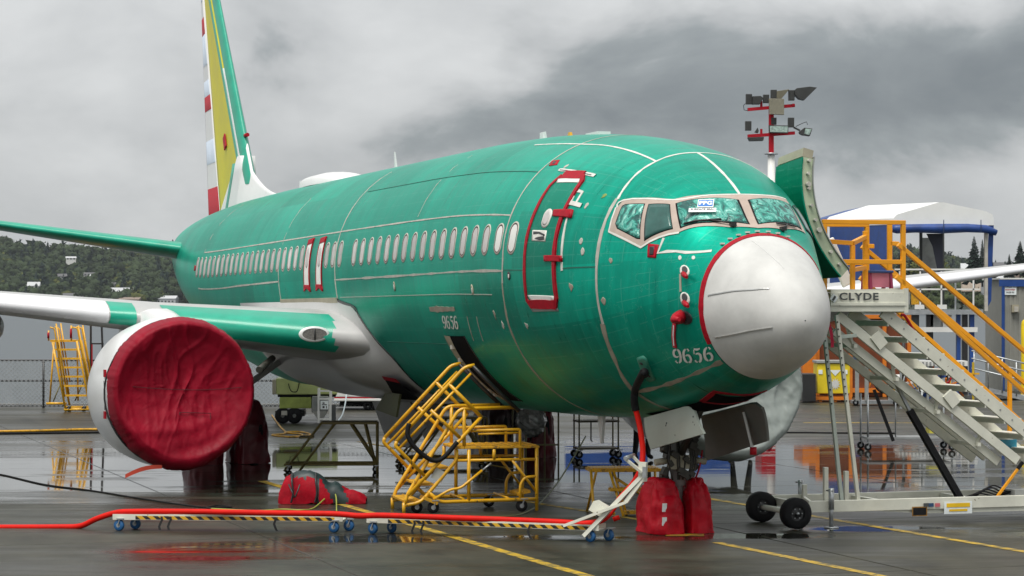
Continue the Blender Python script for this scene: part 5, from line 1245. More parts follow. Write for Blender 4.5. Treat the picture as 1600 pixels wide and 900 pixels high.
def a_stool():
    t = thing('step_stool', 'small bright yellow step stool with ribbed top next to the nose wheels', 'step stool', G(958, 803), R(6))
    def pl(u, v, d): p = at(u, v, 35.5 + d) - t.location; return Matrix.Rotation(-R(6), 3, 'Z') @ p
    W_ = .55
    b = MB(); a_ = pl(917, 733, 0); c_ = pl(1030, 733, 0); zt = a_.z; x0, x1 = a_.x, c_.x
    b.box(((x0 + x1) / 2, W_ / 2, zt), (x1 - x0, W_, .045)); dk = b.build('deck', YELD, t, bevel=.006)
    for k in range(22): b = MB(); b.box((x0 + .04 + k * (x1 - x0 - .06) / 22, W_ / 2, zt + .028), (.026, W_ - .04, .014)); b.build('deck_rib', YEL, dk)
    for (xa, xb, z) in ((x0 + .26, x1, .36), (x0 + .42, x1 + .03, .045)):
        b = MB(); b.box(((xa + xb) / 2, -.12 if z > .2 else -.3, z), (xb - xa, .24, .04)); tr = b.build('tread', YELD, t, bevel=.005)
        for k in range(14): b = MB(); b.box((xa + .03 + k * (xb - xa - .05) / 14, -.12 if z > .2 else -.3, z + .026), (.026, .22, .012)); b.build('tread_rib', YEL, tr)
    for p in ([(x0 + .01, .0, zt), (x0 + .0, -.42, .0)], [(x0 + .09, 0, zt), (x0 + .02, W_ - .05, 0)], [(x0 + .28, .0, zt), (x0 + .42, -.42, 0)], [(x0 + .34, .02, zt), (x0 + .5, -.2, .0)], [(x1 - .02, 0, zt), (x1, -.42, 0)], [(x1 - .02, W_ - .04, zt), (x1, W_ - .04, 0)], [(x0 + .4, .1, .5), (x1, .3, .08)], [(x0, -.4, .09), (x0 + .3, -.4, .04)]):
        b = MB(); b.tube(p, .02, 8); b.build('leg', YEL, t)
    caster('caster', t, (x0 + .06, -.38, 0), .045, w_=.03)
    return t
a_stool()

# --- passenger stairs, set square to the airplane at the port door
ST = thing('boarding_stairs', 'white mobile boarding stairs with orange-yellow handrails at the open entry door', 'stairs', PW(4.45, -2.4), R(90) + YAW)
def PS(u, v, s):
    """point of the vertical plane at station s seen at photo pixel (u, v), in stair coordinates"""
    rx = (u - 800) / FPX; rz = (HOR - v) / FPX
    y = (NOSE.x + AFT.x * s - rx * (NOSE.y + AFT.y * s)) / (rx * STB.y - STB.x); Y = NOSE.y + AFT.y * s + STB.y * y
    return Vector((s - 4.45, y + 2.4, CAMH + rz * Y))
SN, SF = 3.9, 5.0
def sbar(name, a, c, w_, h_, s0, s1=None, m=CREAM, par=None):
    b = MB(); b.bar(PS(*a, s0), PS(*c, s1 or s0), w_, h_, (0, 0, 1)); return b.build(name, m, par or ST, bevel=.004)
def other(p, s): return Vector((s - 4.45, p.y, p.z))
def pair(name, a, c, w_, h_, m=CREAM, s0=SN, s1=SF):
    for s in (s0, s1): b = MB(); b.bar(other(PS(*a, s0), s), other(PS(*c, s0), s), w_, h_); b.build(name, m, ST, bevel=.004)
# platform box
p0, p1 = PS(1298, 452, SN - .05), PS(1413, 452, SN - .05); q0 = PS(1298, 487, SN - .05)
b = MB(); b.box((0, (p0.y + p1.y) / 2, p0.z - .02), (1.2, abs(p1.y - p0.y), .04)); plat = b.build('platform_deck', CREAM, ST)
for sx in (-.6, .6): b = MB(); b.box((sx, (p0.y + p1.y) / 2, (p0.z + q0.z) / 2 - .022), (.03, abs(p1.y - p0.y) + .02, p0.z - q0.z - .04)); b.build('platform_skirt', CREAM, ST, bevel=.005)
b = MB(); b.box((-.622, (p0.y + p1.y) / 2, q0.z + .1), (.02, abs(p1.y - p0.y) + .03, .035)); b.box((0, p1.y - .02, (p0.z + q0.z) / 2), (1.25, .06, p0.z - q0.z + .03)); b.build('platform_trim', CREAM, ST)
def st_text(): 
    o = PS(1342, 465, SN - .08); V, F = text_mesh('CLYDE', .135, .004, 1.1); w_ = max(v[0] for v in V); b = MB()
    b.add([Vector((o.x - .001, o.y - (v[0] - w_ / 2) * 1.35, o.z + v[1] - .03)) for v in V], F); b.build('lettering', DGRY, ST, fix=False)
st_text()
b = MB(); o = PS(1303, 466, SN - .08); b.box(o, (.006, .09, .09), Matrix.Rotation(.6, 3, 'X')); b.build('decal', LABW, ST)
b = MB(); b.box(o + Vector((-.005, 0, 0)), (.004, .03, .07), Matrix.Rotation(.6, 3, 'X')); b.build('decal', DGRY, ST)
# platform rails
def rail(name, pts, s, w_=.06, m=ORY):
    P = [PS(u, v, s) if len(q) == 2 else PS(u, v, q[2]) for q in pts for u, v in [q[:2]]]
    for i in range(len(P) - 1): b = MB(); b.bar(P[i], P[i + 1], w_, w_); b.build(name, m, ST, bevel=.006)
zt = PS(1350, 347, SN).z; ya, yb = PS(1288, 347, SN).y, PS(1411, 347, SN).y; zf = p0.z
def box_rail(a, c, w_=.06): b = MB(); b.bar(a, c, w_, w_); b.build('platform_rail', ORY, ST, bevel=.006)
X0_, X1_ = SN - 4.45, SF - 4.45; zm = PS(1350, 409, SN).z; z2 = PS(1310, 377, SN).z
box_rail((X0_, ya + .03, zt), (X0_, yb - .03, zt)); box_rail((X0_, ya, zf - .25), (X0_, ya, zt - .03)); box_rail((X0_, yb, zf), (X0_, yb, zt - .03)); box_rail((X0_, ya - .03, zm), (X0_, yb + .03, zm))
for yy in (ya - .3, yb): 
    box_rail((X1_, yy, zf), (X1_, yy, zt - .03))
box_rail((X1_, ya - .3, zt), (X1_, yb - .03, zt)); box_rail((X1_, ya - .33, zm), (X1_, yb + .03, zm))
# folding gate inside the near rail
g0, g1, g2 = PS(1291, 377, SN + .12), PS(1332, 380, SN + .12), PS(1352, 370, SN + .55)
box_rail(g0, g1); box_rail(g1, g2); box_rail(g1 - Vector((0, 0, .03)), Vector((g1.x, g1.y, zf))); box_rail(g2 + Vector((0, 0, .08)), Vector((g2.x, g2.y, zf)))
h1 = PS(1330, 422, SN + .12); h2 = PS(1352, 418, SN + .55); box_rail(h1, h2)
g3 = PS(1365, 387, SN + .55); box_rail(g2 + Vector((0, 0, -.13)), Vector((g2.x, g3.y, g2.z - .13)))
g4, g5 = PS(1390, 350, SN + .75), PS(1390, 448, SN + .75); box_rail(g4, g5); box_rail(PS(1390, 380, SN + .75), PS(1404, 381, SN + .75)); box_rail(PS(1390, 431, SN + .75), PS(1402, 432, SN + .75))
b = MB(); b.bar(PS(1294, 374, SN + .5), PS(1325, 446, SN + .5), .05, .17); b.build('bridge_plate', WHT, ST, bevel=.02)
b = MB(); b.bar(PS(1282, 344, SN + .35), PS(1283, 420, SN + .35), .04, .11, (0, 1, 0)); b.build('door_guard_panel', CREAM, ST, bevel=.008)
# stair handrails
TOPE = (1860, 769); 
for s0, a, c in ((SN, (1403, 382), (1745, 671)), (SN, (1400, 432), (1745, 743))):
    P, Q_ = PS(*a, s0), PS(*c, s0)
    for s in (SN, SF): 
        b = MB(); b.bar(other(P, s), other(Q_, s), .06, .06); b.build('handrail', ORY, ST, bevel=.006)
    
for u, v0, v1 in ((1640, 582, 705), (1742, 668, 790)):
    P, Q_ = PS(u, v0, SN), PS(u, v1, SN)
    for s in (SN, SF): b = MB(); b.bar(other(P, s), other(Q_, s), .05, .05); b.build('handrail_post', ORY, ST)
# stringers and treads
sA, sB = PS(1379, 487, SN + .06), PS(1690, 748, SN + .06); sE = sA + (sB - sA) * ((sA.z - .12) / (sA.z - sB.z))
for s in (SN + .06, SF - .06): b = MB(); b.bar(other(sA, s), other(sE, s), .05, .17); b.build('stringer', CREAM, ST, bevel=.004)
tA, tB = PS(1308, 492, SN + .1), PS(1590, 720, SN + .1)
for s in (SN + .1, SF - .1): b = MB(); b.bar(other(tA, s), other(tB, s), .05, .13); b.build('lower_stringer', CREAM, ST, bevel=.004)
uA, uB = PS(1303, 517, SN + .2), PS(1560, 722, SN + .2)
for s in (SN + .2, SF - .2): b = MB(); b.bar(other(uA, s), other(uB, s), .04, .12); b.build('truss_beam', CREAM, ST, bevel=.004)
for k in range(16):
    v = 506 + 25.2 * k; x = (v - 487) / (748 - 487); p = sA.lerp(sB, x); b = MB(); b.box((0, p.y + .02, p.z + .03), (1.02, .27, .035)); b.box((0, p.y + .15, p.z + .005), (1.02, .02, .07)); b.build('tread', CREAM, ST, bevel=.004)
for x in (.05, .3, .55, .8):
    p = tA.lerp(tB, x); q = uA.lerp(uB, x + .06); b = MB(); b.bar(p, q, .04, .05); b.build('truss_post', CREAM, ST); b = MB(); b.bar((SN + .1 - 4.45, q.y, q.z), (SF - .1 - 4.45, q.y, q.z), .05, .05); b.build('truss_cross_bar', CREAM, ST)
for x, k in ((.22, 0), (.62, 0)):
    p = tA.lerp(tB, x); b = MB(); b.box(p + Vector((-.03, 0, .1)), (.05, .16, .22), Matrix.Rotation(-.7, 3, 'X')); b.build('splice_plate', CREAM, ST, bevel=.004)
for k in range(16):
    p = sA.lerp(sB, .04 + k * .06); b = MB(); b.cyl(p + Vector((-.03, 0, 0)), p + Vector((-.024, 0, 0)), .014, 8); b.build('bolt', GRYP, ST)
# legs
LEGM = M('leg_pale_green', (.42, .47, .42), .42, var=.12)
sbar('leg', (1286, 500), (1315, 783), .05, .05, SN + .12, m=LEGM); sbar('leg', (1307, 492), (1341, 783), .05, .05, SN + .02, m=CREAM)
for k in range(12):
    p = PS(1307 + (1341 - 1307) * (k + 1) / 26, 492 + 291 * (k + 1) / 26, SN - .01); b = MB(); b.cyl(p, p + Vector((-.006, 0, 0)), .011, 8); b.build('leg_hole', BLK, ST)
    p = PS(1286 + 29 * (k + 1) / 26, 500 + 283 * (k + 1) / 26, SN + .09); b = MB(); b.cyl(p, p + Vector((-.006, 0, 0)), .011, 8); b.build('leg_hole', BLK, ST)
sbar('leg_brace', (1308, 527), (1338, 524), .04, .05, SN + .05, m=LEGM)
# chassis
zc0 = PS(1300, 782, SN).z; zc1 = PS(1300, 800, SN).z
yL, yR = PS(1262, 790, SN).y, sE.y - .1
for s, y0 in ((SN, yL), (SF, yL + .1)):
    b = MB(); b.box((s - 4.45, (y0 + yR) / 2, (zc0 + zc1) / 2), (.07, abs(yR - y0), zc0 - zc1)); b.build('chassis_beam', CREAM, ST, bevel=.006)
b = MB(); m0, m1 = PS(1340, 800, SN - .01), PS(1610, 806, SN - .01); b.prism([(m0.x, m0.y, zc1 + .02), (m0.x, PS(1440, 800, SN).y, zc1 - .055), (m0.x, m1.y, zc1 - .06), (m0.x, m1.y, zc1 + .02)], (.05, 0, 0)); b.build('chassis_web', CREAM, ST)
for y in (yL, yL - 1.2, yL - 2.6): b = MB(); b.box((0, y, (zc0 + zc1) / 2), (1.0, .07, .1)); b.build('chassis_cross_beam', CREAM, ST)
b = MB(); b.bar((SN - 4.45, yL - .02, zc0 - .05), (SN - 4.45 + .1, PS(1207, 772, SF).y, zc0 + .0), .05, .12); b.build('axle_arm', CREAM, ST)
for s, y in ((SN - .12, PS(1243, 815, SN - .12).y), (SF - .1, PS(1243, 815, SN - .12).y), (SN - .12, yR + .35), (SF + .12, yR + .35)):
    c_ = Vector((s - 4.45, y, .215)); b = MB(); b.lathe([(-.08, .10), (-.085, .17), (-.06, .21), (.06, .21), (.085, .17), (.08, .10)], c_, (1, 0, 0), 28); wl = b.build('wheel', BLK, ST)
    b = MB(); b.lathe([(-.075, .001), (-.07, .03), (-.05, .035), (-.045, .09), (-.06, .115), (.06, .115)], c_, (1, 0, 0), 20); rm = b.build('rim', BLKP, wl)
    b = MB(); b.lathe([(-.095, .001), (-.09, .018), (-.06, .02)], c_, (1, 0, 0), 10); b.build('hub_cap', STEEL, wl)
    for k in range(6): b = MB(); q = c_ + Vector((-.05, .07 * math.cos(k * 1.047), .07 * math.sin(k * 1.047))); b.cyl(q, q + Vector((-.012, 0, 0)), .008, 6); b.build('wheel_nut', STEEL, rm)
b = MB(); b.cyl((SN - .1 - 4.45, PS(1243, 815, SN - .12).y, .215), (SF - .1 - 4.45, PS(1243, 815, SN - .12).y, .215), .04, 10); b.build('axle', CREAM, ST)
for u, v0, s in ((1290, 730, SN + .1), (1322, 736, SN + .25), (1257, 757, SF - .1)):
    p = PS(u, v0, s); b = MB(); b.bar(p, (p.x, p.y, zc1 + .02), .06, .06); b.build('stake_post', CREAM, ST, bevel=.004)
def jack(u, v0, v1, s):
    p, q = PS(u, v0, s), PS(u, v1, s); b = MB(); b.cyl((p.x, p.y, 0.02), (p.x, p.y, p.z - .12), .028, 10); b.cyl((p.x, p.y, .25), (p.x, p.y, p.z), .038, 10); b.cyl((p.x - .05, p.y, p.z - .03), (p.x + .05, p.y + .05, p.z - .03), .012, 6); b.build('jack', STEEL, ST)
    b = MB(); b.lathe([(0, .001), (0, .1), (.012, .1), (.02, .04)], (p.x, p.y, .001), (0, 0, 1), 14); b.build('jack_foot', STEEL, ST)
jack(1299, 763, 830, SN - .1); jack(1251, 750, 790, SF + .05)
sbar('hydraulic_cylinder', (1421, 641), (1502, 782), .09, .09, SN + .3, m=BLK); sbar('hydraulic_rod', (1392, 583), (1421, 641), .045, .045, SN + .3, m=STEEL)
p = PS(1497, 793, SN - .055); b = MB(); b.box(p, (.006, .43, .17), Matrix.Rotation(.0, 3, 'X')); wl = b.build('warning_label', LABW, ST)
b = MB(); b.box(p + Vector((-.006, 0, .035)), (.004, .36, .055)); b.build('label_band', M('label_yellow', (.8, .5, .01), .5), wl); b = MB(); b.box(p + Vector((-.006, 0, -.035)), (.004, .28, .03)); b.build('label_band', MATS['label_yellow'], wl)
for u, c_ in ((1447, DGRY), (1455, M('label_navy', (.02, .06, .14), .4)), (1465, M('flag_red', (.5, .12, .14), .4))):
    b = MB(); b.box(PS(u, 789, SN - .055), (.006, .075, .05)); b.build('decal', c_, ST)
b = MB(); b.box(PS(1437, 799, SN - .056), (.006, .2, .10)); b.build('forklift_pocket', BLK, ST); b = MB(); b.box(PS(1437, 799, SN - .053), (.006, .23, .13)); b.build('pocket_rust', M('rust', (.32, .16, .03), .8, var=.4, scale=20), ST)
b = MB(); b.box(PS(1574, 696, SF - .2), (.01, .30, .17)); b.build('blue_placard', M('placard_blue', (.02, .25, .38), .4, var=.4, scale=12), ST)
sbar('jack_handle', (1558, 776), (1590, 733), .035, .035, SN + .1, m=ORY); sbar('jack_handle_grip', (1590, 733), (1598, 722), .042, .042, SN + .1, m=BLK)
b = MB(); b.box(PS(1592, 775, SN + .2), (.3, .3, .2)); b.build('pump_box', GRYP, ST)
for k in range(5):
    b = MB(); b.tube(spline([PS(1505 + 4 * k, 778, SN + .25), PS(1530 + 5 * k, 771 - 3 * k, SN + .2), PS(1555 + 4 * k, 775 - 2 * k, SN + .15), PS(1585, 768, SN + .2)]), .012, 5); b.build('hydraulic_hose', BLK, ST)
b = MB(); rows = [[PS(u + dx, 503 + k * 5, SN + .15) for dx in (-2, 3)] for k, u in enumerate((1294, 1295, 1297, 1298, 1299, 1299, 1300, 1300, 1300))]; b.grid(rows); b.build('streamer', M('streamer_pink', (.6, .02, .07), .6), ST)
b = MB(); b.tube(spline([PS(1408, 492, SN + .3), PS(1414, 494, SN + .3), PS(1425, 512, SN + .3), PS(1436, 532, SN + .3)]), .022, 6); b.build('red_cable', REDP, ST)
# tool stool on the platform
sg = thing('step_stool', 'small maroon plastic stool standing on the boarding stairs platform', 'stool', PLANE.matrix_basis @ Vector((0, 0, 0)), 0)
pm = Matrix.Translation(PW(4.45, -2.4)) @ Matrix.Rotation(R(90) + YAW, 4, 'Z'); c_ = PS(1370, 451, SN + .8); sg.location = pm @ Vector((c_.x, c_.y, zf + .002)); sg.rotation_euler = (0, 0, R(90) + YAW)
MAR = M('maroon_plastic', (.25, .02, .07), .4, var=.2)
b = MB(); b.box((0, 0, .25), (.3, .38, .035)); b.build('seat', M('navy_plastic', (.02, .05, .16), .5), sg, bevel=.01)
for y in (-.16, .16): b = MB(); b.prism([(-.15, y - .02, 0), (-.12, y - .02, .232), (.12, y - .02, .232), (.15, y - .02, 0), (.09, y - .02, 0), (.07, y - .02, .13), (-.07, y - .02, .13), (-.09, y - .02, 0)], (0, .035, 0)); b.build('leg_panel', MAR, sg)
b = MB(); b.box((-.1, 0, .13), (.02, .28, .2)); b.build('front_panel', M('pink_plastic', (.5, .16, .22), .5), sg)
# ------------------------------------------------------------------ shelf carts, power unit, ladder, fence
def shelf_cart(lab, loc, rz, W_, D_, H_, shelves, m, shelf_m, r=.016):
    t = thing('shelf_cart', lab, 'cart', loc, rz)
    for x in (-W_ / 2, W_ / 2):
        for y in (-D_ / 2, D_ / 2):
            b = MB(); b.cyl((x, y, .16), (x, y, H_), r, 6); b.build('post', m, t); caster('caster', t, (x, y, 0), .075, w_=.04)
    for z in shelves: b = MB(); b.box((0, 0, z), (W_ + .04, D_ + .04, .035)); b.build('shelf', shelf_m, t)
    return t
OLT = MATS['dull_olive_tube']
sc = shelf_cart('thin dark shelf cart on casters below the fuselage left of the nose gear', G(932, 716) + Vector((0, .2, 0)), R(10), .78, .5, 1.15, (.19, .72), OLT, M('plywood_grey', (.22, .19, .14), .7))
b = MB(); b.tube([(-.16, -.27, .72), (-.16, -.27, .36), (-.13, -.27, .33)], .014, 6); b.build('hook', BLKP, sc)
rk = shelf_cart('grey tubular steel rack on casters seen under the boarding stairs', G(1420, 704) + Vector((0, .35, 0)), R(4), 1.75, .7, 1.15, (.26,), STEEL, M('rack_mesh_grey', (.3, .31, .31), .5), .02)
for x in (-.3, .25): b = MB(); b.cyl((x, -.35, .26), (x, -.35, 1.3), .015, 6); b.build('post', STEEL, rk)
b = MB(); b.box((.62, 0, .4), (.34, .3, .12)); b.build('tool_tray', M('faded_yellow', (.5, .45, .06), .6), rk)
b = MB(); b.bar((-.75, -.36, 1.25), (-.35, -.36, .2), .06, .06); b.build('black_strut', BLK, rk)

gp = thing('power_unit', 'lime green wheeled ground power unit parked behind the wing root', 'power unit', G(470, 662), R(3))
LIME = M('faded_lime_paint', (.42, .47, .18), .5, var=.15, scale=2.5); LIMED = M('stained_lime_paint', (.30, .36, .08), .6, var=.35, scale=3)
s_ = 62 / FPX
def gpx(u, v): return ((u - 470) * s_, (662 - v) * s_)
def gbox(name, u0, v0, u1, v1, d, m, y=0, par=None): x0, z1 = gpx(u0, v0); x1, z0 = gpx(u1, v1); b = MB(); b.box(((x0 + x1) / 2, y + d / 2, (z0 + z1) / 2), (x1 - x0, d, z1 - z0)); return b.build(name, m, par or gp, bevel=.02)
gbox('canopy', 432, 592, 526, 617, 1.4, LIME); gbox('end_panel', 426, 594, 432, 617, 1.35, TAN); gbox('gap_band', 434, 617.2, 524, 621, 1.3, BLK, .04); gbox('engine_housing', 437, 621.2, 486, 638.5, 1.3, LIMED, .02); gbox('control_box', 486.2, 624, 506, 645, 1.1, GRYP, .05)
gbox('chassis', 430, 642, 476, 651, 1.2, BLKP, .1); gbox('mud_flap', 440, 642, 449, 649, .02, SEAM, -.03)
for u in (442, 460):
    x, z = gpx(u, 655); b = MB(); b.lathe([(-.09, .05), (-.09, .16), (-.06, .2), (.06, .2), (.09, .16), (.09, .05)], (x, .1, .2), (0, 1, 0), 20); wl = b.build('wheel', BLK, gp); b = MB(); b.lathe([(-.07, .01), (-.05, .1), (.05, .1)], (x, .1, .2), (0, 1, 0), 12); b.build('rim', GRYP, wl)
b = MB(); b.tube(spline([(gpx(451, 600)[0], -.03, gpx(451, 600)[1]), (gpx(455, 611)[0], -.06, gpx(455, 611)[1]), (gpx(464, 612)[0], -.06, gpx(464, 612)[1]), (gpx(468, 598)[0], -.03, gpx(468, 598)[1])]), .012, 5); b.build('cable_loop', BLK, gp)
hp = thing('hopper_stand', 'white ladder-framed hopper with a black and white label beside the green power unit', 'hopper', G(508, 664), R(2))
def hx(u, v): return ((u - 508) * s_, (664 - v) * s_)
for u in (498, 516):
    for y in (0, .45): x, z = hx(u, 608); b = MB(); b.bar((x, y, .06), (x, y, z), .05, .05); b.build('ladder_post', WHT, hp)
for v in (612, 624, 655): x0, z = hx(498, v); x1, _ = hx(516, v); b = MB(); b.bar((x0, 0, z), (x1, 0, z), .04, .04); b.build('ladder_rung', WHT, hp)
b = MB(); x0, z0 = hx(488, 643); x1, z1 = hx(512, 621); b.box(((x0 + x1) / 2, .3, (z0 + z1) / 2), (x1 - x0, .4, z1 - z0)); b.build('hopper_bin', GRYP, hp)
b = MB(); b.lathe([(0, .05), (.28, .27)], ((x0 + x1) / 2, .3, z0 - .28), (0, 0, 1), 4, smooth=False); b.build('hopper_cone', WHT, hp)
b = MB(); x0, z0 = hx(501, 640); x1, z1 = hx(513, 627); b.box(((x0 + x1) / 2, -.035, (z0 + z1) / 2), (x1 - x0, .01, z1 - z0)); lb = b.build('label', LABW, hp)
for k, (dx, dz, w_, h_) in enumerate(((-.02, .05, .05, .03), (.0, .01, .12, .02), (-.02, -.05, .05, .05), (.05, -.05, .02, .06))): b = MB(); b.box(((x0 + x1) / 2 + dx, -.042, (z0 + z1) / 2 + dz), (w_, .004, h_)); b.build('label_print', LBLK, lb)
b = MB(); x, z = hx(521, 650); b.box((x, .1, .25), (.1, .2, .5)); b.build('drain_pump', DGRY, hp)

tr = thing('flatbed_trailer', 'long low white trailer with a red stripe behind the belly', 'trailer', G(650, 641), 0); s2 = 69. / FPX
def tbox(name, u0, v0, u1, v1, d, m, y=0): x0, z1 = (u0 - 650) * s2, (641 - v0) * s2; x1, z0 = (u1 - 650) * s2, (641 - v1) * s2; b = MB(); b.box(((x0 + x1) / 2, y + d / 2, (z0 + z1) / 2), (x1 - x0, d, z1 - z0)); return b.build(name, m, tr, bevel=.02)
tbox('side_body', 522, 600, 800, 620.5, 2., WHT); tbox('red_stripe', 522, 620.7, 800, 622.5, 1.9, REDP, -.005); tbox('sill', 522, 622.7, 800, 627, 1.9, WHT, -.02); tbox('undercarriage', 530, 627.2, 800, 634, 1.5, BLK, .2)
for u in (574, 586, 730, 742): b = MB(); b.lathe([(-.1, .05), (-.1, .13), (.1, .13), (.1, .05)], ((u - 650) * s2, .15, .132), (0, 1, 0), 16); b.build('wheel', BLK, tr)

# yellow rolling warehouse ladder
ld = thing('rolling_ladder', 'tall yellow rolling ladder with seven steps in front of the chain-link fence', 'ladder', G(122, 643), 0); s3 = 67.9 / FPX
def LD(zx, zy, d): return Vector(((zx / 5 - 122) * s3, d, (643 - (480 + zy / 5)) * s3))
def lp(name, pts, d, r=.03, m=YEL, rad=.08): b = MB(); b.tube(arc_path([LD(x, y, d) for x, y in pts], rad, 4), r, 7); return b.build(name, m, ld)
for d, o in ((0, 0), (.7, -8)):
    lp('stringer', [(515, 815), (410, 270)], d); lp('handrail', [(520, 790), (380 + 2 * o, 155), (410, 152)] if False else [(505, 700), (425, 165), (390, 155)], d, .022); lp('stringer', [(708, 805), (600, 260)], d); lp('handrail', [(700, 690), (605, 160), (560, 155)], d, .022)
    lp('rail_post', [(690, 600), (612, 140)], d, .02)
    lp('handrail', [(510, 590), (438, 125)], d, .02)
for k, zy in enumerate((780, 690, 615, 542, 470, 400, 330)):
    x0 = 515 - (815 - zy) * .193; x1 = 708 - (805 - zy) * .198; a_, c_ = LD(x0, zy, 0), LD(x1, zy, 0); b = MB(); b.box(((a_.x + c_.x) / 2, .2, a_.z), (c_.x - a_.x, .4, .05)); b.build('step', YEL, ld)
a_, c_ = LD(380, 262, 0), LD(585, 262, 0); b = MB(); b.box(((a_.x + c_.x) / 2, .45, a_.z), (c_.x - a_.x, .5, .06)); b.build('top_deck', YEL, ld)
lp('back_leg', [(345, 755), (380, 270)], .8, .025); lp('back_leg', [(570, 740), (562, 270)], .8, .025); lp('base_rail', [(340, 757), (500, 757)], .4, .035); lp('brace', [(378, 745), (448, 575)], .7, .018, OLT); lp('brace', [(550, 740), (622, 580)], .7, .018, OLT); lp('base_rail', [(500, 800), (710, 798)], 0, .035)
for x, y0, y1 in ((378, 240, 195), (555, 240, 165)): lp('red_tape', [(x, y0), (x, y1)], -.02, .032, REDP)
lp('top_post', [(378, 260), (378, 180)], .02, .025); lp('top_post', [(556, 260), (556, 140)], .02, .025)
for x in (535, 655): caster('caster', ld, LD(x, 815, 0), .07)

# chain-link fence along the apron edge
fc = thing('chain_link_fence', 'black chain-link fence along the lake edge behind the yellow ladder', 'fence', G(68, 637), 0)
FY = G(68, 637).y; fx0, fx1 = -14., 13.; FH = (637 - 563) * FY / FPX
for k in range(-5, 6):
    b = MB(); b.cyl((k * 2.66, 0, 0), (k * 2.66, 0, FH), .04, 8); b.build('fence_post', BLKP, fc)
for z in (FH, FH * .57, .06): b = MB(); b.cyl((fx0, .0, z), (fx1, .0, z), .028, 8); b.build('fence_rail', BLKP, fc)
b = MB(); st = .125; k = fx0 - FH
WIRE = M('fence_wire', (.34, .36, .37), .45, metal=.4)
while k < fx1:
    for sg_ in (1, -1):
        a_, c_ = (k, -.03, .04), (k + FH, -.03, FH)
        if sg_ < 0: a_, c_ = (k, -.034, FH), (k + FH, -.034, .04)
        d_ = Vector((.007 * 1, 0, -.007 * sg_)); A_, C_ = Vector(a_), Vector(c_)
        b.add([A_ + d_, A_ - d_, C_ - d_, C_ + d_], [(0, 1, 2, 3)])
    k += st
b.build('wire_mesh', WIRE, fc)['kind'] = 'stuff'
# dark mast and ladder frame beside the fence, behind the engine
mt = thing('scaffold_tower', 'black steel scaffold tower standing by the fence behind the near engine', 'scaffold', G(142, 640), 0); s4 = 69.5 / FPX
for u in (142, 164): b = MB(); b.bar(((u - 142) * s4, 0, 0), ((u - 142) * s4 + (0 if u == 142 else -.1), 0, 2.55), .07, .05); b.build('upright', BLKP, mt)
for z in (.6, 1.2, 1.87): b = MB(); b.bar((0, 0, z), (22 * s4 - .04, 0, z), .05, .04); b.build('rung', BLKP, mt)
b = MB(); b.bar((.04, -.04, .9), (.04, -.04, 1.85), .04, .03); b.build('red_strip', REDP, mt)

# cables on the ground
def cable(name, lab, pts, r, m):
    o = G(*pts[0][:2]); t = MB(); t.tube(spline([G(u, v) - o + Vector((0, 0, r + (q[0] if q else 0))) for u, v, *q in pts], 8), r, 6); c_ = t.build(name, m); c_.location = o; return tag(c_, lab, 'cable')
cable('ground_cable', 'thin black cable running from the left edge to the hose trolley', [(-60, 735), (0, 742), (70, 758), (140, 767), (220, 780), (310, 793), (345, 794), (362, 793), (340, 791), (325, 795), (380, 798), (420, 798)], .011, BLK)
cable('ground_cable', 'yellow-green cable loops beside the red duffel bag', [(330, 796), (400, 799), (440, 797), (470, 798), (490, 795), (512, 787, .1), (524, 788, .14), (526, 800)], .011, M('yellow_green_cable', (.30, .33, .05), .5))
cable('ground_cable', 'dark olive cable sagging from the yellow step stool to the ground', [(690, 808), (760, 809), (820, 803), (860, 780, .1), (890, 752, .28), (915, 737, .62)], .013, M('olive_cable', (.08, .09, .04), .5))
cable('ground_cable', 'long yellow and black hoses lying across the apron behind the engine', [(-80, 676), (0, 676), (60, 675), (130, 673), (180, 673), (240, 674)], .03, YELD)
cable('ground_cable', 'black hose lying beside the yellow one behind the engine', [(-80, 679), (0, 679), (80, 678), (180, 677), (240, 677)], .025, BLK)
cable('ground_cable', 'tangle of yellow cable below the wing near the main wheels', [(425, 650), (438, 668), (446, 678), (425, 681), (460, 684), (472, 680), (445, 677), (470, 676), (485, 681), (450, 684)], .02, YELD)
cable('ground_cable', 'pale blue hose hanging in a curve below the belly', [(528, 659), (536, 655, .15), (541, 645, .5), (537, 633, .9), (525, 625, 1.2)], .02, M('pale_blue_hose', (.5, .6, .62), .3))
cable('ground_cable', 'black cable lying along the apron behind the far engine', [(1215, 677), (1260, 677), (1300, 677.5), (1400, 678)], .018, BLK)

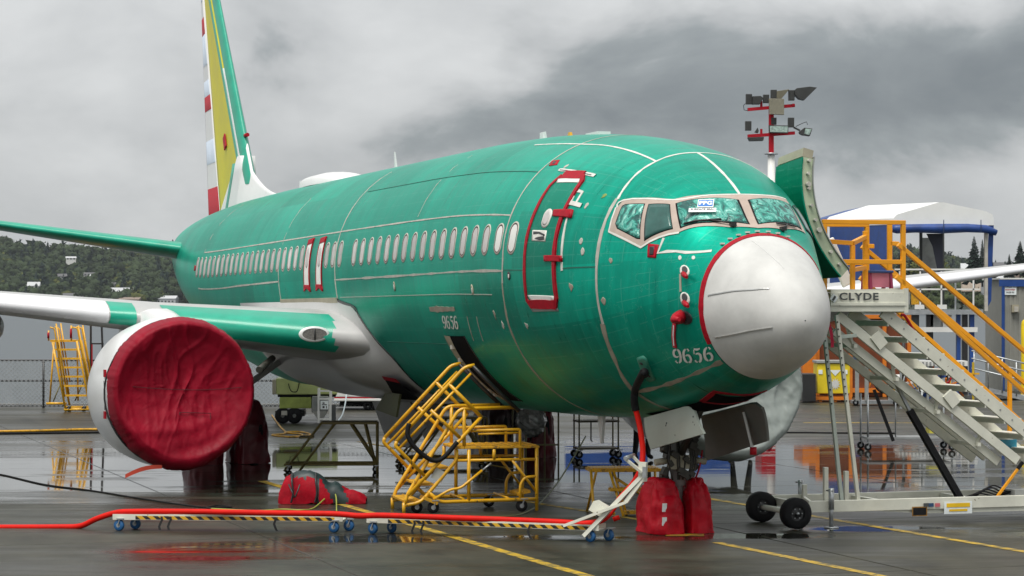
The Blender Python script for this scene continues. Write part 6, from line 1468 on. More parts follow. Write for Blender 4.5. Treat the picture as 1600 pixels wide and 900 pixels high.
# ------------------------------------------------------------------ people (mostly hidden by the airplane)
def person(lab, loc, rz, pants, shirt, stance=.12, shoe=BLK, hairc=(.05, .03, .02)):
    t = thing('person', lab, 'person', loc, rz)
    J = {'pelvis': (0, 0, .96), 'waist': (0, 0, 1.1), 'chest': (0, .01, 1.32), 'neck': (0, .01, 1.48), 'head0': (0, 0, 1.56), 'head1': (0, -.01, 1.70)}
    V = []; E_ = []; Rr = []
    def v(p, r): V.append(p); Rr.append(r); return len(V) - 1
    pe = v(J['pelvis'], (.17, .12)); wa = v(J['waist'], (.15, .11)); ch = v(J['chest'], (.19, .12)); ne = v(J['neck'], (.07, .065)); h0 = v(J['head0'], (.075, .085)); h1 = v((0, -.015, 1.64), (.085, .10)); h2 = v((0, 0, 1.74), (.06, .07))
    E_ += [(pe, wa), (wa, ch), (ch, ne), (ne, h0), (h0, h1), (h1, h2)]
    for s in (-1, 1):
        hp_ = v((s * .10, 0, .90), (.095, .10)); kn = v((s * (.10 + stance * .4), -.03, .50), (.065, .07)); an = v((s * (.10 + stance * .8), .02, .09), (.045, .05)); to = v((s * (.11 + stance), -.12, .045), (.045, .04))
        E_ += [(pe, hp_), (hp_, kn), (kn, an), (an, to)]
        sh = v((s * .19, 0, 1.42), (.065, .07)); el_ = v((s * .27, .02, 1.13), (.045, .048)); wr = v((s * .25, -.10, .90), (.03, .034)); ha = v((s * .245, -.14, .80), (.028, .045))
        E_ += [(ch, sh), (sh, el_), (el_, wr), (wr, ha)]
        for fi in range(4):
            f1 = v((s * .245 + s * (fi - 1.5) * .003, -.165 + fi * .022, .745), (.009, .009)); f2 = v((s * .235, -.16 + fi * .022, .705 - .006 * (1.5 - abs(fi - 1.5))), (.008, .008)); E_ += [(ha, f1), (f1, f2)]
        th = v((s * .225, -.185, .79), (.011, .011)); th2 = v((s * .215, -.195, .755), (.009, .009)); E_ += [(ha, th), (th, th2)]
    nz = v((0, -.115, 1.635), (.014, .018)); E_.append((h1, nz))
    for s in (-1, 1): er = v((s * .095, 0, 1.64), (.012, .022)); E_.append((h1, er))
    me = bpy.data.meshes.new('body'); me.from_pydata(V, E_, []); o = bpy.data.objects.new('body', me); COL.objects.link(o); o.parent = t
    md = o.modifiers.new('skin', 'SKIN'); md.branch_smoothing = .6
    for i, r in enumerate(Rr): me.skin_vertices[0].data[i].radius = r
    me.skin_vertices[0].data[pe].use_root = True
    sb = o.modifiers.new('sub', 'SUBSURF'); sb.levels = 2; sb.render_levels = 2
    # clothing by height, procedurally
    m = bpy.data.materials.new('clothing'); m.use_nodes = True; n = m.node_tree.nodes; l = m.node_tree.links
    tc_ = n.new('ShaderNodeTexCoord'); sp_ = n.new('ShaderNodeSeparateXYZ'); l.new(tc_.outputs['Object'], sp_.inputs[0]); r = n.new('ShaderNodeValToRGB'); r.color_ramp.interpolation = 'CONSTANT'
    mp_ = n.new('ShaderNodeMath'); mp_.operation = 'DIVIDE'; mp_.inputs[1].default_value = 1.85; l.new(sp_.outputs[2], mp_.inputs[0]); l.new(mp_.outputs[0], r.inputs[0])
    el = r.color_ramp.elements; el[0].color = (.02, .018, .016, 1); el[1].position = .1 / 1.85; el[1].color = (*pants, 1)
    for p, c in ((.99 / 1.85, shirt), (1.51 / 1.85, (.42, .24, .17)), (1.70 / 1.85, hairc)): x = el.new(p); x.color = (*c, 1)
    l.new(r.outputs[0], n['Principled BSDF'].inputs['Base Color']); n['Principled BSDF'].inputs['Roughness'].default_value = .8
    me.materials.append(m); return t
person('person in dark trousers and shoes standing behind the hose, upper body hidden by the nose', G(1003, 719), R(25), (.018, .02, .026), (.35, .3, .03), .06)
person('person in dark trousers whose feet show below the grey far engine cover', G(1158, 716), R(-20), (.018, .02, .024), (.5, .2, .02), .10)

# ------------------------------------------------------------------ light tower
LT = at(1205, 600, 86.); LT.z = 0; lt = thing('light_tower', 'tall white light mast with red crossarms and floodlights behind the nose', 'light mast', LT, 0); s5 = 86. / FPX
def lx(zx, zy): return ((1160 + zx / 10 - 1205) * s5, CAMH + (HOR - (130 + zy / 10)) * s5)   # from the 10x enlargement
zr0 = CAMH + (HOR - 240) * s5; zr1 = CAMH + (HOR - 172) * s5
b = MB(); b.cyl((0, 0, 0), (0, 0, zr0 - .05), .16, 14, r2=.125); b.build('mast', WHT, lt)
b = MB(); b.cyl((0, 0, zr0 - .03), (0, 0, zr0 + .02), .24, 8); b.build('flange', STEEL, lt)
b = MB(); b.box((0, 0, (zr0 + zr1) / 2 + .02), (.17, .17, zr1 - zr0 - .02)); b.build('mast_head', REDP, lt)
for a_, c_ in (((80, 415), (820, 345)), ((80, 830), (820, 775))):
    p, q = lx(*a_), lx(*c_); b = MB(); b.bar((p[0], -.1, p[1]), (q[0], .1, q[1]), .14, .11); b.build('crossarm', REDP, lt)
for zx, z0, z1 in ((295, 280, 380), (295, 715, 790), (795, 320, 350)): p, q = lx(zx, z0), lx(zx, z1); b = MB(); b.bar((p[0], 0, p[1]), (q[0], 0, q[1]), .08, .08); b.build('stub_post', REDP, lt)
LAMP = M('lamp_housing', (.03, .032, .03), .45, var=.25); LENS = M('lamp_glass', (.30, .40, .36), .12, var=.5, scale=12)
def lamp_box(x0, y0, x1, y1, d, m=LAMP, y=0., name='ballast_box'): p, q = lx(x0, y0), lx(x1, y1); b = MB(); b.box(((p[0] + q[0]) / 2, y, (p[1] + q[1]) / 2), (q[0] - p[0], d, p[1] - q[1])); return b.build(name, m, lt, bevel=.01)
for r_ in ((52, 172, 148, 330), (322, 180, 415, 310), (440, 105, 535, 240), (718, 110, 812, 270), (42, 595, 138, 740), (445, 540, 530, 650), (710, 540, 806, 690)): lamp_box(*r_, .2)
def lamp_head(pts, d, m=LAMP, y=0., lens=None):
    P = [(lx(*p)[0], y - d / 2, lx(*p)[1]) for p in pts]; b = MB(); b.prism(P, (0, d, 0)); o = b.build('floodlight', m, lt, bevel=.008)
    if lens: b = MB(); Q = [(lx(*p)[0], y - d / 2 - .012, lx(*p)[1]) for p in lens]; b.prism(Q, (0, .01, 0)); b.build('lens', LENS, o)
lamp_head([(810, 110), (840, 85), (1040, 60), (1155, 75), (960, 268), (880, 250), (815, 190)], .45); lamp_head([(530, 130), (725, 100), (600, 250), (530, 240)], .4, M('lamp_brown', (.13, .12, .08), .5))
lamp_head([(150, 210), (280, 205), (320, 240), (270, 330), (150, 330)], .4); lamp_head([(400, 250), (635, 255), (635, 505), (410, 495)], .18, M('mesh_grille', (.20, .19, .14), .5, var=.6, scale=60), -.25)
lamp_head([(400, 665), (705, 670), (700, 790), (405, 785)], .2, LAMP, -.22, [(415, 680), (695, 685), (688, 778), (418, 772)]); lamp_head([(880, 760), (960, 700), (1085, 715), (1045, 830), (930, 815), (885, 790)], .3, LAMP, -.05, [(975, 715), (1070, 725), (1035, 815), (955, 795)])
lamp_head([(80, 850), (330, 845), (320, 900), (110, 905)], .4); lamp_head([(190, 765), (235, 695), (250, 750), (240, 780)], .3)
b = MB(); b.tube([(lx(x, y)[0], -.05, lx(x, y)[1]) for x, y in ((45, 320), (15, 350), (25, 420), (85, 430))], .012, 5); b.build('wire', BLK, lt)
b = MB(); b.tube([(lx(x, y)[0], -.05, lx(x, y)[1]) for x, y in ((830, 680), (920, 635), (1000, 605), (1015, 650))], .012, 5); b.build('wire', BLK, lt)
b = MB(); b.bar((lx(800, 690)[0], 0, lx(800, 690)[1]), (lx(900, 740)[0], 0, lx(900, 740)[1]), .06, .06); b.build('lamp_bracket', LAMP, lt)

# ------------------------------------------------------------------ canopy lift on the right
TY = 80.; s6 = TY / FPX
cn = thing('canopy_shelter', 'white peaked canopy with rolled blue curtains behind the boarding stairs', 'canopy', at(1450, 472.2, TY) * 1, 0); cn.location.z = 0
def cx(u, v, d=0.): return Vector(((u - 1450) * s6 * (1 + d / TY * 0), d, CAMH + (HOR - v) * s6))
CANW = M('canopy_white_vinyl', (.74, .75, .73), .5, var=.06, scale=1.5, bump=.1, bscale=3); CANB = M('canopy_blue_vinyl', (.010, .05, .22), .45, var=.3, scale=2.5, bump=.2, bscale=5)
D_ = 5.2
F_ = [cx(1395, 351), cx(1396, 341), cx(1402, 335), cx(1467, 316), cx(1474, 316), cx(1540, 330), cx(1551, 335), cx(1553, 344), cx(1553, 352)]
Bk = [p + Vector((-1.55, D_, .10)) for p in F_]
b = MB(); rows = [F_, [p.lerp(q, .5) for p, q in zip(F_, Bk)], Bk]; b.grid(rows, smooth=False); b.add(F_, [tuple(range(len(F_)))]); b.build('roof', CANW, cn, fix=True)
b = MB(); rows = [[p + Vector((-.002, .02, -.015)) for p in Bk[:5]], [p + Vector((-.6, 1.6, -.12)) for p in Bk[:5]]]; b.grid(rows, smooth=False); b.build('blue_roof_end', CANB, cn)
# rolled curtain under the front eave
b = MB(); b.tube([cx(1392, 357, -.1), cx(1400, 358, -.12), cx(1430, 357, -.12), cx(1470, 357.5, -.12), cx(1510, 356.5, -.12), cx(1540, 358, -.12), cx(1556, 364, -.1)], [.12, .15, .14, .16, .14, .13, .10], 10); b.build('rolled_curtain', CANB, cn)
for u in (1472, 1530): b = MB(); b.bar(cx(u, 344, -.3), cx(u, 364, -.3), .05, .02); b.build('curtain_tie', M('tie_navy', (.02, .04, .1), .5), cn)
b = MB(); b.add([cx(1448, 365, .1), cx(1474, 365, .1), cx(1474, 430, .1), cx(1467, 430, .1), cx(1458, 385, .12)], [(0, 1, 2, 3, 4)]); b.build('gathered_curtain', M('dark_navy_vinyl', (.006, .008, .02), .6), cn, fix=False)
b = MB(); b.add([cx(1395, 350, .05), cx(1395, 350, .05) + Bk[0] - F_[0], cx(1395, 350, .05) + Bk[0] - F_[0] + Vector((0, 0, -3.0)), cx(1395, 452, .05)], [(0, 1, 2, 3)]); b.build('side_curtain', CANB, cn, fix=False)
# left side wall: white panel, blue panel
b = MB(); b.add([cx(1323, 345, 4.9), cx(1352, 345, 4.6), cx(1352, 450, 4.6), cx(1323, 450, 4.9)], [(0, 1, 2, 3)]); b.build('white_side_panel', CANW, cn, fix=False)
b = MB(); b.add([cx(1353, 350, 4.5), cx(1380, 350, 4.4), cx(1380, 448, 4.4), cx(1353, 448, 4.5)], [(0, 1, 2, 3)]); b.build('blue_side_panel', CANB, cn, fix=False)
b = MB(); rows = [[cx(u + .6 * math.sin(k * 2.1), v, 5.2 + .1 * math.sin(k)) for u in (1294 + k * 1.2 * (k < 4), 1304, 1323)] for k, v in enumerate((351, 362, 372, 384, 396, 410, 430))]; b.grid(rows); b.build('blue_side_curtain', CANB, cn, fix=False)
for u, d in ((1541, .05), (1474, 4.4), (1510, 4.4)): b = MB(); b.bar(cx(u, 352, d), cx(u, 486, d), .16 if u > 1535 else .08, .1); b.build('canopy_post', SEAM if u > 1535 else DGRY, cn)
b = MB(); b.add([cx(1545, 352, .02), cx(1553, 352, .02), cx(1549, 470, .02), cx(1540, 486, .02)], [(0, 1, 2, 3)]); b.build('corner_curtain', CANB, cn, fix=False)
b = MB(); b.add([cx(1476, 366, 4.35), cx(1508, 366, 4.35), cx(1508, 430, 4.35), cx(1476, 430, 4.35)], [(0, 1, 2, 3)]); b.build('clear_window_panel', M('cloudy_clear_vinyl', (.30, .31, .29), .3, var=.4, scale=2), cn, fix=False)
lf = thing('lift_platform', 'grey steel lift platform with white guard rails carrying the canopy', 'platform', cn.location, 0)
z_d = cx(1450, 487).z
b = MB(); b.box((.25, 2.4, z_d), ((1550 - 1405) * s6, 5, .10)); b.build('deck', STEEL, lf); b = MB(); p, q = cx(1405, 484), cx(1550, 491); b.box((.25, -.14, (p.z + q.z) / 2), (q.x - p.x, .06, .16)); b.build('deck_edge', STEEL, lf)
p, q = cx(1400, 512), cx(1527, 518); b = MB(); b.box(((p.x + q.x) / 2, 0, (p.z + q.z) / 2), (q.x - p.x, .12, .16)); b.build('lower_beam', WHT, lf)
for u, w_, m in ((1454, 10, BLKP), (1499, 6, BLUEP), (1509, 8, BLKP), (1520, 7, BLUEP)): p = cx(u, 490); b = MB(); b.box((p.x, .2, p.z / 2), (w_ * s6, .2, p.z - .02)); b.build('lift_column', m, lf)
for u in (1397, 1405, 1437, 1470, 1492, 1520): p = cx(u, 424); b = MB(); b.bar((p.x, -.1, z_d), (p.x, -.1, p.z), .05, .05); b.build('guard_post', WHT if u != 1492 else STEEL, lf)
for v in (421, 452): p, q = cx(1397, v), cx(1530, v); b = MB(); b.bar((p.x, -.1, p.z), (q.x, -.1, q.z), .05, .05); b.build('guard_rail', WHT, lf)
for u in (1412, 1426): p, q = cx(u, 445), cx(u + 12, 476); b = MB(); b.box(((p.x + q.x) / 2, .3, (p.z + q.z) / 2), (q.x - p.x, .05, p.z - q.z)); b.build('yellow_panel' if u == 1426 else 'grey_panel', YELD if u == 1426 else GRYP, lf)
for u in (1428, 1463): p, q = cx(u, 476), cx(u + 15, 483); b = MB(); b.box(((p.x + q.x) / 2, -.16, (p.z + q.z) / 2), (q.x - p.x, .02, p.z - q.z)); b.build('white_plate', WHT, lf)
for k, (u0, u1, m) in enumerate(((1425, 1437, DGRY), (1455, 1472, GRYP), (1474, 1488, WHT))): p, q = cx(u0, 492), cx(u1, 511); b = MB(); b.box(((p.x + q.x) / 2, .3, (p.z + q.z) / 2), (q.x - p.x, .4, p.z - q.z)); b.build('machinery_box', m, lf)

# shed, bollard, ramp
sh = thing('utility_shed', 'grey corrugated shed with blue trim and a small white sign at the right edge', 'shed', at(1566, 472.2, 84.), 0); sh.location.z = 0; s7 = 84. / FPX
SW, SH = 4.2, (610 - 436) * s7
SHEDM = M('shed_grey', (.27, .27, .24), .6, var=.1)
b = MB(); b.box((SW / 2, 1.5, SH / 2), (SW, 3, SH)); b.build('wall', SHEDM, sh)
for k in range(26): b = MB(); b.box((.12 + k * .16, -.012, SH / 2 - .1), (.07, .024, SH - .3)); b.build('corrugation', SHEDM, sh)
b = MB(); b.box((SW / 2, 1.5, SH + .03), (SW + .2, 3.2, .05)); b.build('roof', WHT, sh); b = MB(); b.box((SW / 2 - .02, -.06, SH - .12), (SW + .2, .06, .24)); b.build('blue_fascia', BLUEP, sh); b = MB(); b.box((.02, -.05, SH / 2 - .12), (.1, .06, SH - .26)); b.build('corner_trim', BLUEP, sh)
sgx = (1578 - 1566) * s7; sgz = CAMH + (HOR - 452) * s7
b = MB(); b.box((sgx, -.05, sgz), (.42, .02, .38)); sg2 = b.build('sign', LABW, sh)
flat_text('PACIFIC', .125, (sgx, -.064, sgz + .06), (1, 0, 0), (0, 0, 1), 'sign_lettering', LBLK, sg2, .003, squeeze=.85); flat_text('NORTHWEST', .07, (sgx + .0, -.064, sgz - .04), (1, 0, 0), (0, 0, 1), 'sign_lettering', REDP, sg2, .002, squeeze=.8); flat_text('SALES 425', .07, (sgx, -.064, sgz - .13), (1, 0, 0), (0, 0, 1), 'sign_lettering', LBLK, sg2, .002, squeeze=.9)
b = MB(); b.box(((1585 - 1566) * s7, -.1, CAMH + (HOR - 482) * s7), (.24, .2, .26)); lb = b.build('wall_lamp', TAN, sh); b = MB(); b.box(((1586 - 1566) * s7, -.21, CAMH + (HOR - 483) * s7), (.14, .03, .18)); b.build('lens', SEAM, lb)
bo = thing('bollard', 'yellow round-topped bollard in front of the grey shed', 'bollard', at(1602, 472.2, 80.), 0); bo.location.z = 0
b = MB(); b.lathe([(0, .14), (2.3, .14), (2.42, .11), (2.48, .05), (2.49, .001)], (0, 0, 0), (0, 0, 1), 18); b.build('post', M('bollard_yellow', (.75, .55, .01), .45), bo); b = MB(); b.lathe([(0, .22), (.02, .22), (.03, .14)], (0, 0, 0), (0, 0, 1), 18); b.build('base_plate', STEEL, bo)
rm_ = thing('access_ramp', 'grey aluminium access ramp with tubular railings by the shed', 'ramp', at(1530, 472.2, 76.), 0); rm_.location.z = 0; s8 = 76. / FPX
def rx_(u, v): return Vector(((u - 1530) * s8, 0, CAMH + (HOR - v) * s8))
p, q = rx_(1520, 600), rx_(1660, 632); b = MB(); b.prism([p, q, q - Vector((0, 0, .15)), p - Vector((0, 0, .15))], (0, 1.5, 0)); b.build('ramp_deck', STEEL, rm_)
for o_ in (548, 560, 575): p, q = rx_(1518, o_), rx_(1660, o_ + 34); b = MB(); b.tube([p, q], .025, 6); b.build('hand_rail', STEEL, rm_)
for k in range(7): p = rx_(1522 + k * 22, 548 + k * 5.2); b = MB(); b.tube([p, p - Vector((0, 0, 1.1))], .022, 6); b.build('rail_post', STEEL, rm_)

# ------------------------------------------------------------------ containers and clutter behind the stairs
def box_thing(name, lab, cat, u0, v0, u1, v1, Y, d, m, ribs=0, rm=None):
    A_, B_ = at(u0, v1, Y), at(u1, v0, Y); t = thing(name, lab, cat, ((A_.x + B_.x) / 2, Y, 0), 0); W_, z0, z1 = B_.x - A_.x, A_.z, B_.z; z0 = max(0, z0)
    b = MB(); b.box((0, d / 2, (z0 + z1) / 2), (W_, d, z1 - z0)); b.build('body', m, t, bevel=.02)
    for k in range(ribs): b = MB(); b.box((-W_ / 2 + (k + .5) * W_ / ribs, -.03, (z0 + z1) / 2), (W_ / ribs * .35, .06, (z1 - z0) * .9)); b.build('rib', rm or m, t)
    return t, W_, z0, z1
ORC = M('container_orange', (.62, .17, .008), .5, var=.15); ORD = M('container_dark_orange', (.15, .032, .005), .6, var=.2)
box_thing('cargo_container', 'bright orange steel container end next to the far engine cover', 'container', 1254, 520, 1276, 584, 77., 2.4, ORC)
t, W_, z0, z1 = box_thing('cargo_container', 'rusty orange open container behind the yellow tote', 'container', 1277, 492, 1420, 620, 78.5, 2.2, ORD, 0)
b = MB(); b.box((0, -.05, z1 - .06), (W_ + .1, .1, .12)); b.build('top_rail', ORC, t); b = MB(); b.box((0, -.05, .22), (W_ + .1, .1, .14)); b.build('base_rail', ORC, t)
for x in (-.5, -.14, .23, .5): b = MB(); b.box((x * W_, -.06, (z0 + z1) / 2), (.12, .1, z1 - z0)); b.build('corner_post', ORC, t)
box_thing('waste_bin', 'black plastic bin standing below the orange container end', 'bin', 1254, 584, 1275, 628, 74., .9, BLKP)
t, W_, z0, z1 = box_thing('tote_box', 'bright yellow tote box with a burst-shaped label seen between the stair legs', 'box', 1277, 568, 1328, 615, 74.5, 1., M('tote_yellow', (.72, .55, .015), .45, var=.12, scale=4))
b = MB(); b.box((0, .48, z1 + .05), (W_ + .06, 1.05, .08)); b.build('lid', GRYP, t, bevel=.01)
b = MB(); P = []
for k in range(24): r_ = .17 if k % 2 == 0 else .09; P.append(Vector((.05 + r_ * math.sin(k * .2618), -.012, .55 + r_ * 1.15 * math.cos(k * .2618))))
b.add(P, [tuple(range(24))]); b.build('label_burst', M('label_pale_grey', (.6, .6, .58), .5), t, fix=False)
b = MB(); b.add([(-.12, -.014, .98), (.22, -.014, .98), (.05, -.014, .80)], [(0, 1, 2)]); b.build('label_triangle', LABW, t, fix=False)
for x in (-.4, .36): b = MB(); b.box((x, -.012, .92), (.12, .02, .13)); b.build('label', LABW, t)
b = MB(); b.box((0, .5, .12), (W_ + .1, 1.1, .1)); b.build('pallet', ORC, t)
for x in (-.4, .05, .4): b = MB(); b.box((x, .5, .035), (.1, 1., .07)); b.build('pallet_foot', ORC, t)
fr = thing('steel_frame_cart', 'grey steel frame cart with hoses next to the yellow tote', 'cart', at(1365, 472.2, 72.), 0); fr.location.z = 0; s9 = 72. / FPX
def fx(u, v): return Vector(((u - 1365) * s9, 0, CAMH + (HOR - v) * s9))
for u in (1339, 1354): p, q = fx(u, 560), fx(u, 625); b = MB(); b.bar((p.x, 0, p.z), (p.x, 0, .15), .14, .1); b.build('upright', GRYP, fr)
p, q = fx(1333, 626), fx(1408, 631); b = MB(); b.box(((p.x + q.x) / 2, .3, (p.z + q.z) / 2), (q.x - p.x, .6, p.z - q.z)); b.build('base_frame', STEEL, fr)
for u in (1337, 1400): caster('caster', fr, (fx(u, 630).x, 0, 0), .09)
b = MB(); b.box((fx(1339, 558).x, 0, fx(1339, 558).z), (.2, .2, .12)); b.build('blue_cap', BLUEP, fr)
for k in range(4): c_ = fx(1383, 595); b = MB(); b.tube([(c_.x + (.32 - .05 * k) * math.cos(t_), -.05 * k, c_.z + (.36 - .05 * k) * math.sin(t_)) for t_ in [i * .2618 for i in range(24)]], .025, 6, closed=True); b.build('hose_coil', BLK, fr)
b = MB(); b.tube(spline([fx(1357, 575), fx(1362, 590), fx(1358, 606)]), .03, 6); b.build('orange_hose', ORC, fr)
b = MB(); p = fx(1400, 612); b.cyl((p.x, .2, .1), (p.x, .2, p.z + .5), .2, 14); b.build('white_tank', WHT, fr)
# tool bench with a jumble of coloured parts
tb = thing('parts_bench', 'white grated bench heaped with coloured cables behind the stair treads', 'bench', at(1450, 472.2, 70.), 0); tb.location.z = 0; s10 = 70. / FPX
def bx_(u, v): return Vector(((u - 1450) * s10, 0, CAMH + (HOR - v) * s10))
p, q = bx_(1405, 564), bx_(1512, 572); b = MB(); b.box(((p.x + q.x) / 2, .4, (p.z + q.z) / 2), (q.x - p.x, .8, p.z - q.z)); b.build('top_grate', WHT, tb)
for k in range(18): b = MB(); b.box((p.x + .05 + k * .105, -.01, (p.z + q.z) / 2), (.05, .03, (p.z - q.z) * .7)); b.build('grate_bar', GRYP, tb)
p, q = bx_(1430, 606), bx_(1524, 611); b = MB(); b.box(((p.x + q.x) / 2, .4, (p.z + q.z) / 2), (q.x - p.x, .8, p.z - q.z)); b.build('shelf', STEEL, tb)
for u in (1408, 1450, 1490, 1521): p = bx_(u, 566); b = MB(); b.bar((p.x, .05, 0), (p.x, .05, p.z), .06, .06); b.build('leg', STEEL if u != 1521 else M('hazard_post', (.5, .35, .02), .5), tb)
p, q = bx_(1502, 584), bx_(1530, 584); b = MB(); b.bar((p.x, 0, p.z), (q.x, 0, q.z), .06, .05); b.build('yellow_bar', YEL, tb)
jm = [REDP, YEL, BLUEP, BLK, WHT, ORC, STEEL]
for k in range(46):
    u, v = random.uniform(1408, 1500), random.uniform(575, 622); p = bx_(u, v); a_ = random.uniform(0, 3.1); L_ = random.uniform(.1, .35); d_ = Vector((math.cos(a_), .2, math.sin(a_) * .6)) * L_
    b = MB(); b.bar(p - d_ + Vector((0, random.uniform(0, .5), 0)), p + d_, random.uniform(.03, .08), random.uniform(.03, .1)); b.build('loose_part', random.choice(jm), tb)
for k in range(12):
    u = random.uniform(1408, 1490); p = bx_(u, random.uniform(574, 590)); b = MB(); b.tube(spline([p, p + Vector((random.uniform(-.2, .2), -.05, -.3)), p + Vector((random.uniform(-.3, .3), 0, -.55))]), .02, 5); b.build('loose_cable', random.choice(jm), tb)
bt = thing('beacon_box', 'orange beacon box mounted below the stairs platform in the distance', 'beacon', at(1412, 472.2, 74.), 0); bt.location.z = 0
b = MB(); b.box((0, 0, CAMH + (HOR - 502) * 74 / FPX), (.3, .3, .16)); b.build('housing', DGRY, bt); b = MB(); b.box((.05, -.16, CAMH + (HOR - 500) * 74 / FPX), (.12, .04, .07)); b.build('lens', ORC, bt); b = MB(); b.cyl((0, 0, 0), (0, 0, CAMH + (HOR - 506) * 74 / FPX), .05, 8); b.build('post', BLKP, bt)
# containers hidden behind the fuselage: they show as blue and red mirror images in the standing water
def mirrored(lab, u0, u1, z0, z1, m, Y=77., d=2., leg=WHT):
    A_, B_ = at(u0, 600, Y), at(u1, 600, Y); t = thing('cargo_container', lab, 'container', ((A_.x + B_.x) / 2, Y, 0), 0); W_ = B_.x - A_.x
    b = MB(); b.box((0, d / 2, (z0 + z1) / 2), (W_, d, z1 - z0)); b.build('body', m, t, bevel=.03)
    if z0 > .1: b = MB(); b.box((0, d / 2, z0 / 2), (W_ * .99, d * .98, z0 - .01)); b.build('base', leg, t)
mirrored('blue-topped white container behind the fuselage, seen mirrored in the water left of the nose gear', 884, 1012, 1.4, 2.3, BLUEP)
mirrored('small blue container behind the nose, mirrored in the puddle right of the nose gear', 1084, 1148, 1.35, 2.35, BLUEP)
mirrored('red container behind the far engine, mirrored as a red block in the puddle', 1190, 1212, 1.3, 2.4, REDP)
# ------------------------------------------------------------------ far shore: wooded hillside, houses, conifers
rng = np.random.default_rng(5)
def ridge(x):    # metres above the lake at lateral position x (the wooded hill on the left falls away to the right)
    return 62 + 10 * math.sin(x * .006 + 1) + 6 * math.sin(x * .019) + (0 if x < 150 else -.075 * (x - 150)) if x < 560 else 30 + 6 * math.sin(x * .012)
HY0, HY1 = 2050., 2500.
def terr(x, y): k = min(1, max(0, (y - HY0) / (HY1 - HY0))); return -1.2 + max(6, ridge(x)) * k ** .85
b = MB(); rows = [[(x, HY0 + (HY1 + 700 - HY0) * j / 12, terr(x, HY0 + (HY1 + 700 - HY0) * j / 12)) for x in range(-1500, 1501, 50)] for j in range(13)]
b.grid(rows); tag(b.build('hills', M('hill_undergrowth', (.022, .032, .018), .95, var=.4, scale=.02), fix=False), kind='structure')
def forest(name, n_, m, seed, hmin, hmax, conif):
    rg = np.random.default_rng(seed); V = []; F = []
    # one crown = lumpy shell of triangles plus loose leaf-clump flakes
    ico = [(0, 0, 1)] + [(math.cos(k * 1.2566) * .89, math.sin(k * 1.2566) * .89, .45) for k in range(5)] + [(math.cos(k * 1.2566 + .63) * .89, math.sin(k * 1.2566 + .63) * .89, -.45) for k in range(5)] + [(0, 0, -1)]
    IF = [(0, 1 + k, 1 + (k + 1) % 5) for k in range(5)] + [(1 + k, 6 + k, 1 + (k + 1) % 5) for k in range(5)] + [(1 + (k + 1) % 5, 6 + k, 6 + (k + 1) % 5) for k in range(5)] + [(11, 6 + (k + 1) % 5, 6 + k) for k in range(5)]
    ico = np.array(ico); IFa = np.array(IF); allV = []; allF = []; off = 0
    for i in range(n_):
        y = HY0 - 8 + (HY1 - HY0 + 30) * rg.random() ** 1.15; x = rg.uniform(-1, 1) * y * .255
        if x > 190 * 1.0 and x < 330: pass
        h = rg.uniform(hmin, hmax); z0 = terr(x, y); r = h * (.17 if conif else rg.uniform(.34, .5))
        lobes = 5 if not conif else 4
        for k in range(lobes):
            if conif: c = np.array([x, y, z0 + h * (.25 + .2 * k)]); rr = np.array([r * (1.25 - .28 * k), r * (1.25 - .28 * k), h * .2])
            else: a = rg.uniform(0, 6.28); q = r * .5 * rg.random(); c = np.array([x + q * math.cos(a), y + q * math.sin(a), z0 + h * rg.uniform(.45, .8)]); rr = np.array([1, 1, .85]) * r * rg.uniform(.45, .75)
            P = c + ico * rr * rg.uniform(.7, 1.25, (12, 1)); allV.append(P); allF.append(IFa + off); off += 12
        nf = 26
        d = rg.normal(size=(nf, 3)); d /= np.linalg.norm(d, axis=1)[:, None]
        if conif: zz = rg.random(nf); c = np.stack([x + d[:, 0] * r * 1.4 * (1.05 - zz), y + d[:, 1] * r * 1.4 * (1.05 - zz), z0 + h * (.15 + .85 * zz)], 1)
        else: c = np.array([x, y, z0 + h * .62]) + d * r * np.array([1., 1., .85]) * rg.uniform(.75, 1.1, (nf, 1))
        e1 = rg.normal(size=(nf, 3)) * h * .07; e2 = rg.normal(size=(nf, 3)) * h * .07
        P = np.stack([c + e1, c - e1 * .5 + e2, c - e1 * .5 - e2], 1).reshape(-1, 3); allV.append(P); allF.append(np.arange(nf * 3).reshape(-1, 3) + off); off += nf * 3
    V = np.concatenate(allV); F = np.concatenate(allF); me = bpy.data.meshes.new(name)
    me.vertices.add(len(V)); me.vertices.foreach_set('co', V.astype(np.float32).ravel()); me.loops.add(F.size); me.loops.foreach_set('vertex_index', F.astype(np.int32).ravel()); me.polygons.add(len(F)); me.polygons.foreach_set('loop_start', np.arange(0, F.size, 3, dtype=np.int32)); me.polygons.foreach_set('loop_total', np.full(len(F), 3, dtype=np.int32)); me.update(); me.validate()
    me.materials.append(m); o = bpy.data.objects.new(name, me); COL.objects.link(o); return o
def leafmat(name, c, var, sc): return M(name, c, .9, var=var, scale=sc, spec=.1)
tag(forest('hillside_wood', 5200, leafmat('far_broadleaf', (.032, .046, .022), .55, .035), 11, 11, 17, False), 'dark broadleaf wood covering the hillside across the lake', 'wood', kind='stuff')
tag(forest('hillside_conifers', 1000, leafmat('far_conifer', (.014, .024, .020), .4, .03), 12, 13, 19, True), 'dark conifers scattered through the wooded hillside', 'wood', kind='stuff')
tag(forest('spring_trees', 420, leafmat('far_spring_green', (.07, .078, .02), .35, .05), 13, 10, 15, False), 'yellow-green spring trees dotted over the hillside', 'wood', kind='stuff')
HW = M('house_white', (.62, .62, .60), .7); HR = M('house_roof_grey', (.10, .10, .105), .8); HRW = M('house_roof_pale', (.45, .46, .47), .6); HB = M('house_brown', (.22, .17, .14), .7); HWN = M('house_window_dark', (.03, .035, .04), .2)
